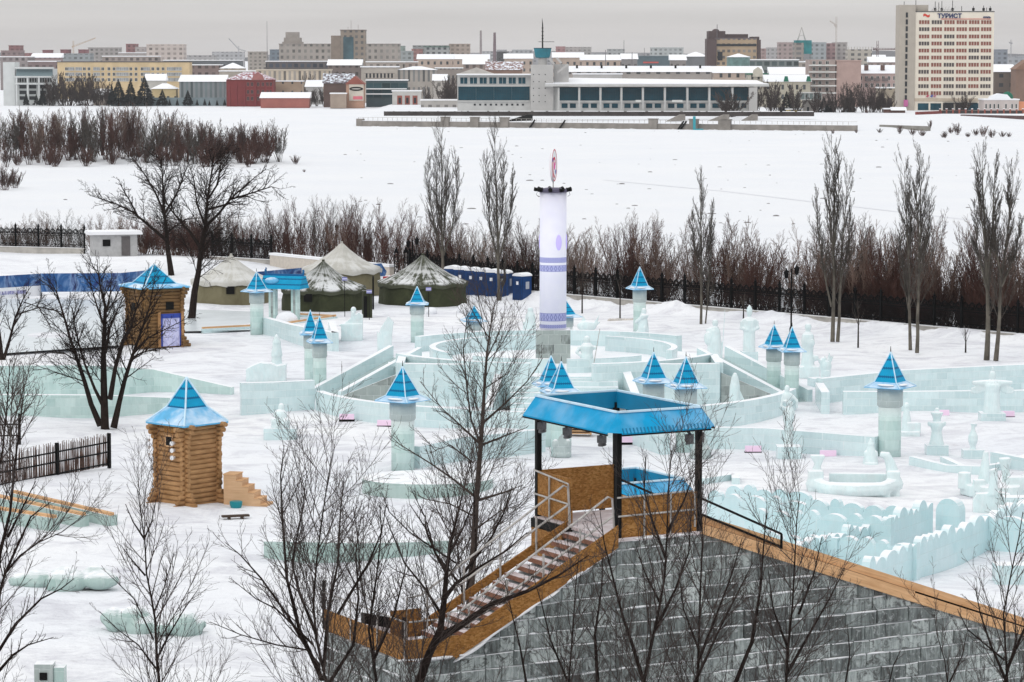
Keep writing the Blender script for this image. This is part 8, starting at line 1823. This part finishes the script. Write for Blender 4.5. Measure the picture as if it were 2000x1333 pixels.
FT = [shrub_mesh(71, pm('far_twigs', (0.055, 0.040, 0.036)), 13, 9.0, 0.6, 0.10, 0.04, (18, 7)), shrub_mesh(72, bpy.data.materials['far_twigs'], 11, 10.0, 0.55, 0.10, 0.04, (18, 7))]
ft = [(100, 155, 'beside the white modern house'), (118, 150, 'before the left part of the yellow block'), (134, 148, 'left of the middle of the yellow block'), (150, 152, 'in front of the yellow block'), (165, 150, 'right of the former before the yellow block'), (190, 155, 'left of the big firs'), (205, 160, 'touching the left of the big firs'), (92, 168, 'low, by the white house corner'), (125, 172, 'low, below the yellow block'), (150, 176, 'low, before the small snowy house'), (175, 172, 'low, left of the small snowy house')]
def ftree(x, yt, Y, lab, i, s=1.0, z0=-3.8):
    o = obj('bare_tree', FT[i % 2]); k = (zat(yt, Y)-z0)/(9.0 if i % 2 == 0 else 10.0); o.location = (at(x, 0, Y).x, Y, z0); o.scale = (k*s, k*s, k); o.rotation_euler = (0, 0, i*1.7); tag(o, lab, 'tree', 'bare trees on the far bank')
for i, (x, yt, lab) in enumerate(ft): ftree(x, yt, 1436, 'bare tree on the far left bank, '+lab, i, 1.25)
fr = [(1509, 168, 'left of the broad conifer'), (1522, 166, 'before the green and cream mansion'), (1555, 170, 'right of the broad conifer'), (1645, 168, 'before the old pink house'), (1668, 168, 'before the pink house balconies'), (1690, 172, 'left of the large dark tree by the hotel'), (1702, 168, 'large and dark, left of the hotel'), (1712, 172, 'right part of the group left of the hotel'), (1726, 178, 'next to the brown kiosks'), (1632, 178, 'by the pink balcony house'), (1885, 183, 'before the hotel entrance'), (1480, 165, 'right of the terminal end'), (1432, 180, 'wide, in front of the terminal glass'), (1418, 186, 'small, left of the wide terminal one'), (876, 158, 'left of the terminal wing')]
for i, (x, yt, lab) in enumerate(fr): ftree(x, yt, 1130 if 1400 < x < 1440 else (1400 if x == 876 else 1225), 'bare tree on the far bank, '+lab, i, 1.5 if 1400 < x < 1440 else 1.1, -2.6 if 1400 < x < 1440 else -3.5)
for i, (x, yt, Y, lab) in enumerate(((604, 176, 1420, 'right of the pale brick house'), (618, 178, 1425, 'between the pale brick house and the dark steep house'), (632, 174, 1420, 'left of the beige shop'), (866, 156, 1405, 'right of the arcade building'), (884, 166, 1400, 'between arcade and terminal'), (838, 172, 1450, 'below the columned hall'), (655, 146, 1500, 'behind the dark steep house'), (590, 150, 1520, 'before the cream hall'), (1600, 178, 1225, 'just right of the pavilion'), (1740, 182, 1224, 'left of the hotel stair tower'))): ftree(x, yt, Y, 'bare tree on the far bank, '+lab, i, 1.2, -3.6)
for (x0, x1, yt, Y, c, roof, lab) in ((597, 628, 170, 1470, (0.42, 0.41, 0.40), 'shed', 'pale shed with snowy roof right of the pale brick house'), (846, 872, 158, 1480, (0.40, 0.37, 0.34), 'gable', 'small house with snowy roof right of the columned hall'), (822, 893, 197, 1330, (0.42, 0.40, 0.38), 'flat', 'low pale wall between the arcade and the terminal'), (1700, 1757, 122, 1750, (0.28, 0.22, 0.20), 'shed', 'snowy roofed house behind the old pink house'), (1690, 1730, 116, 2200, (0.26, 0.24, 0.24), 'gable', 'small snowy gable left of the hotel on the skyline'), (60, 118, 113, 2150, (0.26, 0.2, 0.2), 'shed', 'brown snowy roofed house under the left red cubes'), (232, 286, 104, 2500, (0.30, 0.27, 0.26), 'flat', 'flat grey block between the red pair and the panel block'), (640, 705, 128, 1640, (0.16, 0.13, 0.12), 'shed', 'dark snowy roofed house at the foot of the office tower'), (715, 790, 122, 1640, (0.33, 0.29, 0.26), 'flat', 'pale columned wing right of the office tower'), (790, 815, 122, 1700, (0.32, 0.26, 0.23), 'flat', 'small tan block behind the columned hall'), (905, 950, 126, 1560, (0.26, 0.21, 0.19), 'gable', 'brown house with snowy roof above the pale pediment'), (1215, 1245, 116, 1700, (0.22, 0.21, 0.21), 'shed', 'snowy roofed block left of the shopping hall'), (1310, 1340, 118, 1720, (0.24, 0.22, 0.21), 'shed', 'low snowy roofed block right of the shopping hall'), (1558, 1584, 122, 1700, (0.30, 0.27, 0.24), 'flat', 'plain block at the foot of the teal tower')):
    bld(lab, x0, x1, yt, Y, c, 12, win=(tuple(q*0.4 for q in c), 3.6, 4.2, 0.45, 0.45), roof=roof, rh=3.2)
for i, (x0, x1, yt, Y, lab) in enumerate(((520, 545, 108, 4200, 'right of the tall lattice mast'), (425, 440, 106, 4800, 'behind the second crane foot'), (918, 938, 104, 5000, 'left of the thin chimney'), (970, 990, 98, 5200, 'right of the dark chimney'), (1040, 1086, 101, 4600, 'behind the control cab'), (1155, 1188, 103, 4400, 'right of the middle grey block'), (1222, 1272, 104, 4300, 'left of the pale panel block'), (1336, 1382, 106, 4400, 'left of the brown office'), (1490, 1502, 104, 4000, 'right of the brown office'), (1700, 1757, 113, 5200, 'left of the hotel'), (0, 14, 104, 3200, 'at the left edge'), (60, 84, 107, 3600, 'left of the red cubes'), (725, 780, 96, 3600, 'behind the institute'), (1990, 2030, 110, 4600, 'right of the grey crane'))):
    bld('hazy low block on the skyline '+lab, x0, x1, yt, Y, (0.25, 0.25, 0.26), 24, win=((0.15, 0.15, 0.16), 7, 5, 0.5, 0.5), roofmat=pm('hz_%d' % i, (0.28, 0.28, 0.29)), zb=-2.0, group='skyline blocks of the city')
# low hills on the horizon
mb = MB(); rng = random.Random(2); P = []
for i in range(90): P.append((-3400+i*76, 9000, 8+6*math.sin(i*0.35)+5*math.sin(i*0.11+1)+rng.uniform(0, 2.5)))
mb.wall([(p[0], p[1]) for p in P], [p[2]+9 for p in P], 400, -20); o = mb.build('distant_hills', plain('far_wood', (0.06, 0.06, 0.065), 0.95, 0.3, 0.01)); o['kind'] = 'structure'
# ================================================================ winter air
hzm = bpy.data.materials.new('haze_air'); hzm.use_nodes = True; t_ = hzm.node_tree; t_.nodes.clear()
ho = t_.nodes.new('ShaderNodeOutputMaterial'); hv = t_.nodes.new('ShaderNodeVolumePrincipled'); t_.links.new(hv.outputs[0], ho.inputs['Volume'])
hv.inputs['Color'].default_value = (0.80, 0.80, 0.815, 1); hv.inputs['Density'].default_value = 0.000038; hv.inputs['Anisotropy'].default_value = 0.0
mb = MB(); mb.box((0, 5200, 25), (9600, 10600, 66)); ho_ = mb.build('haze', hzm); ho_['kind'] = 'stuff'
sc.cycles.volume_bounces = 1
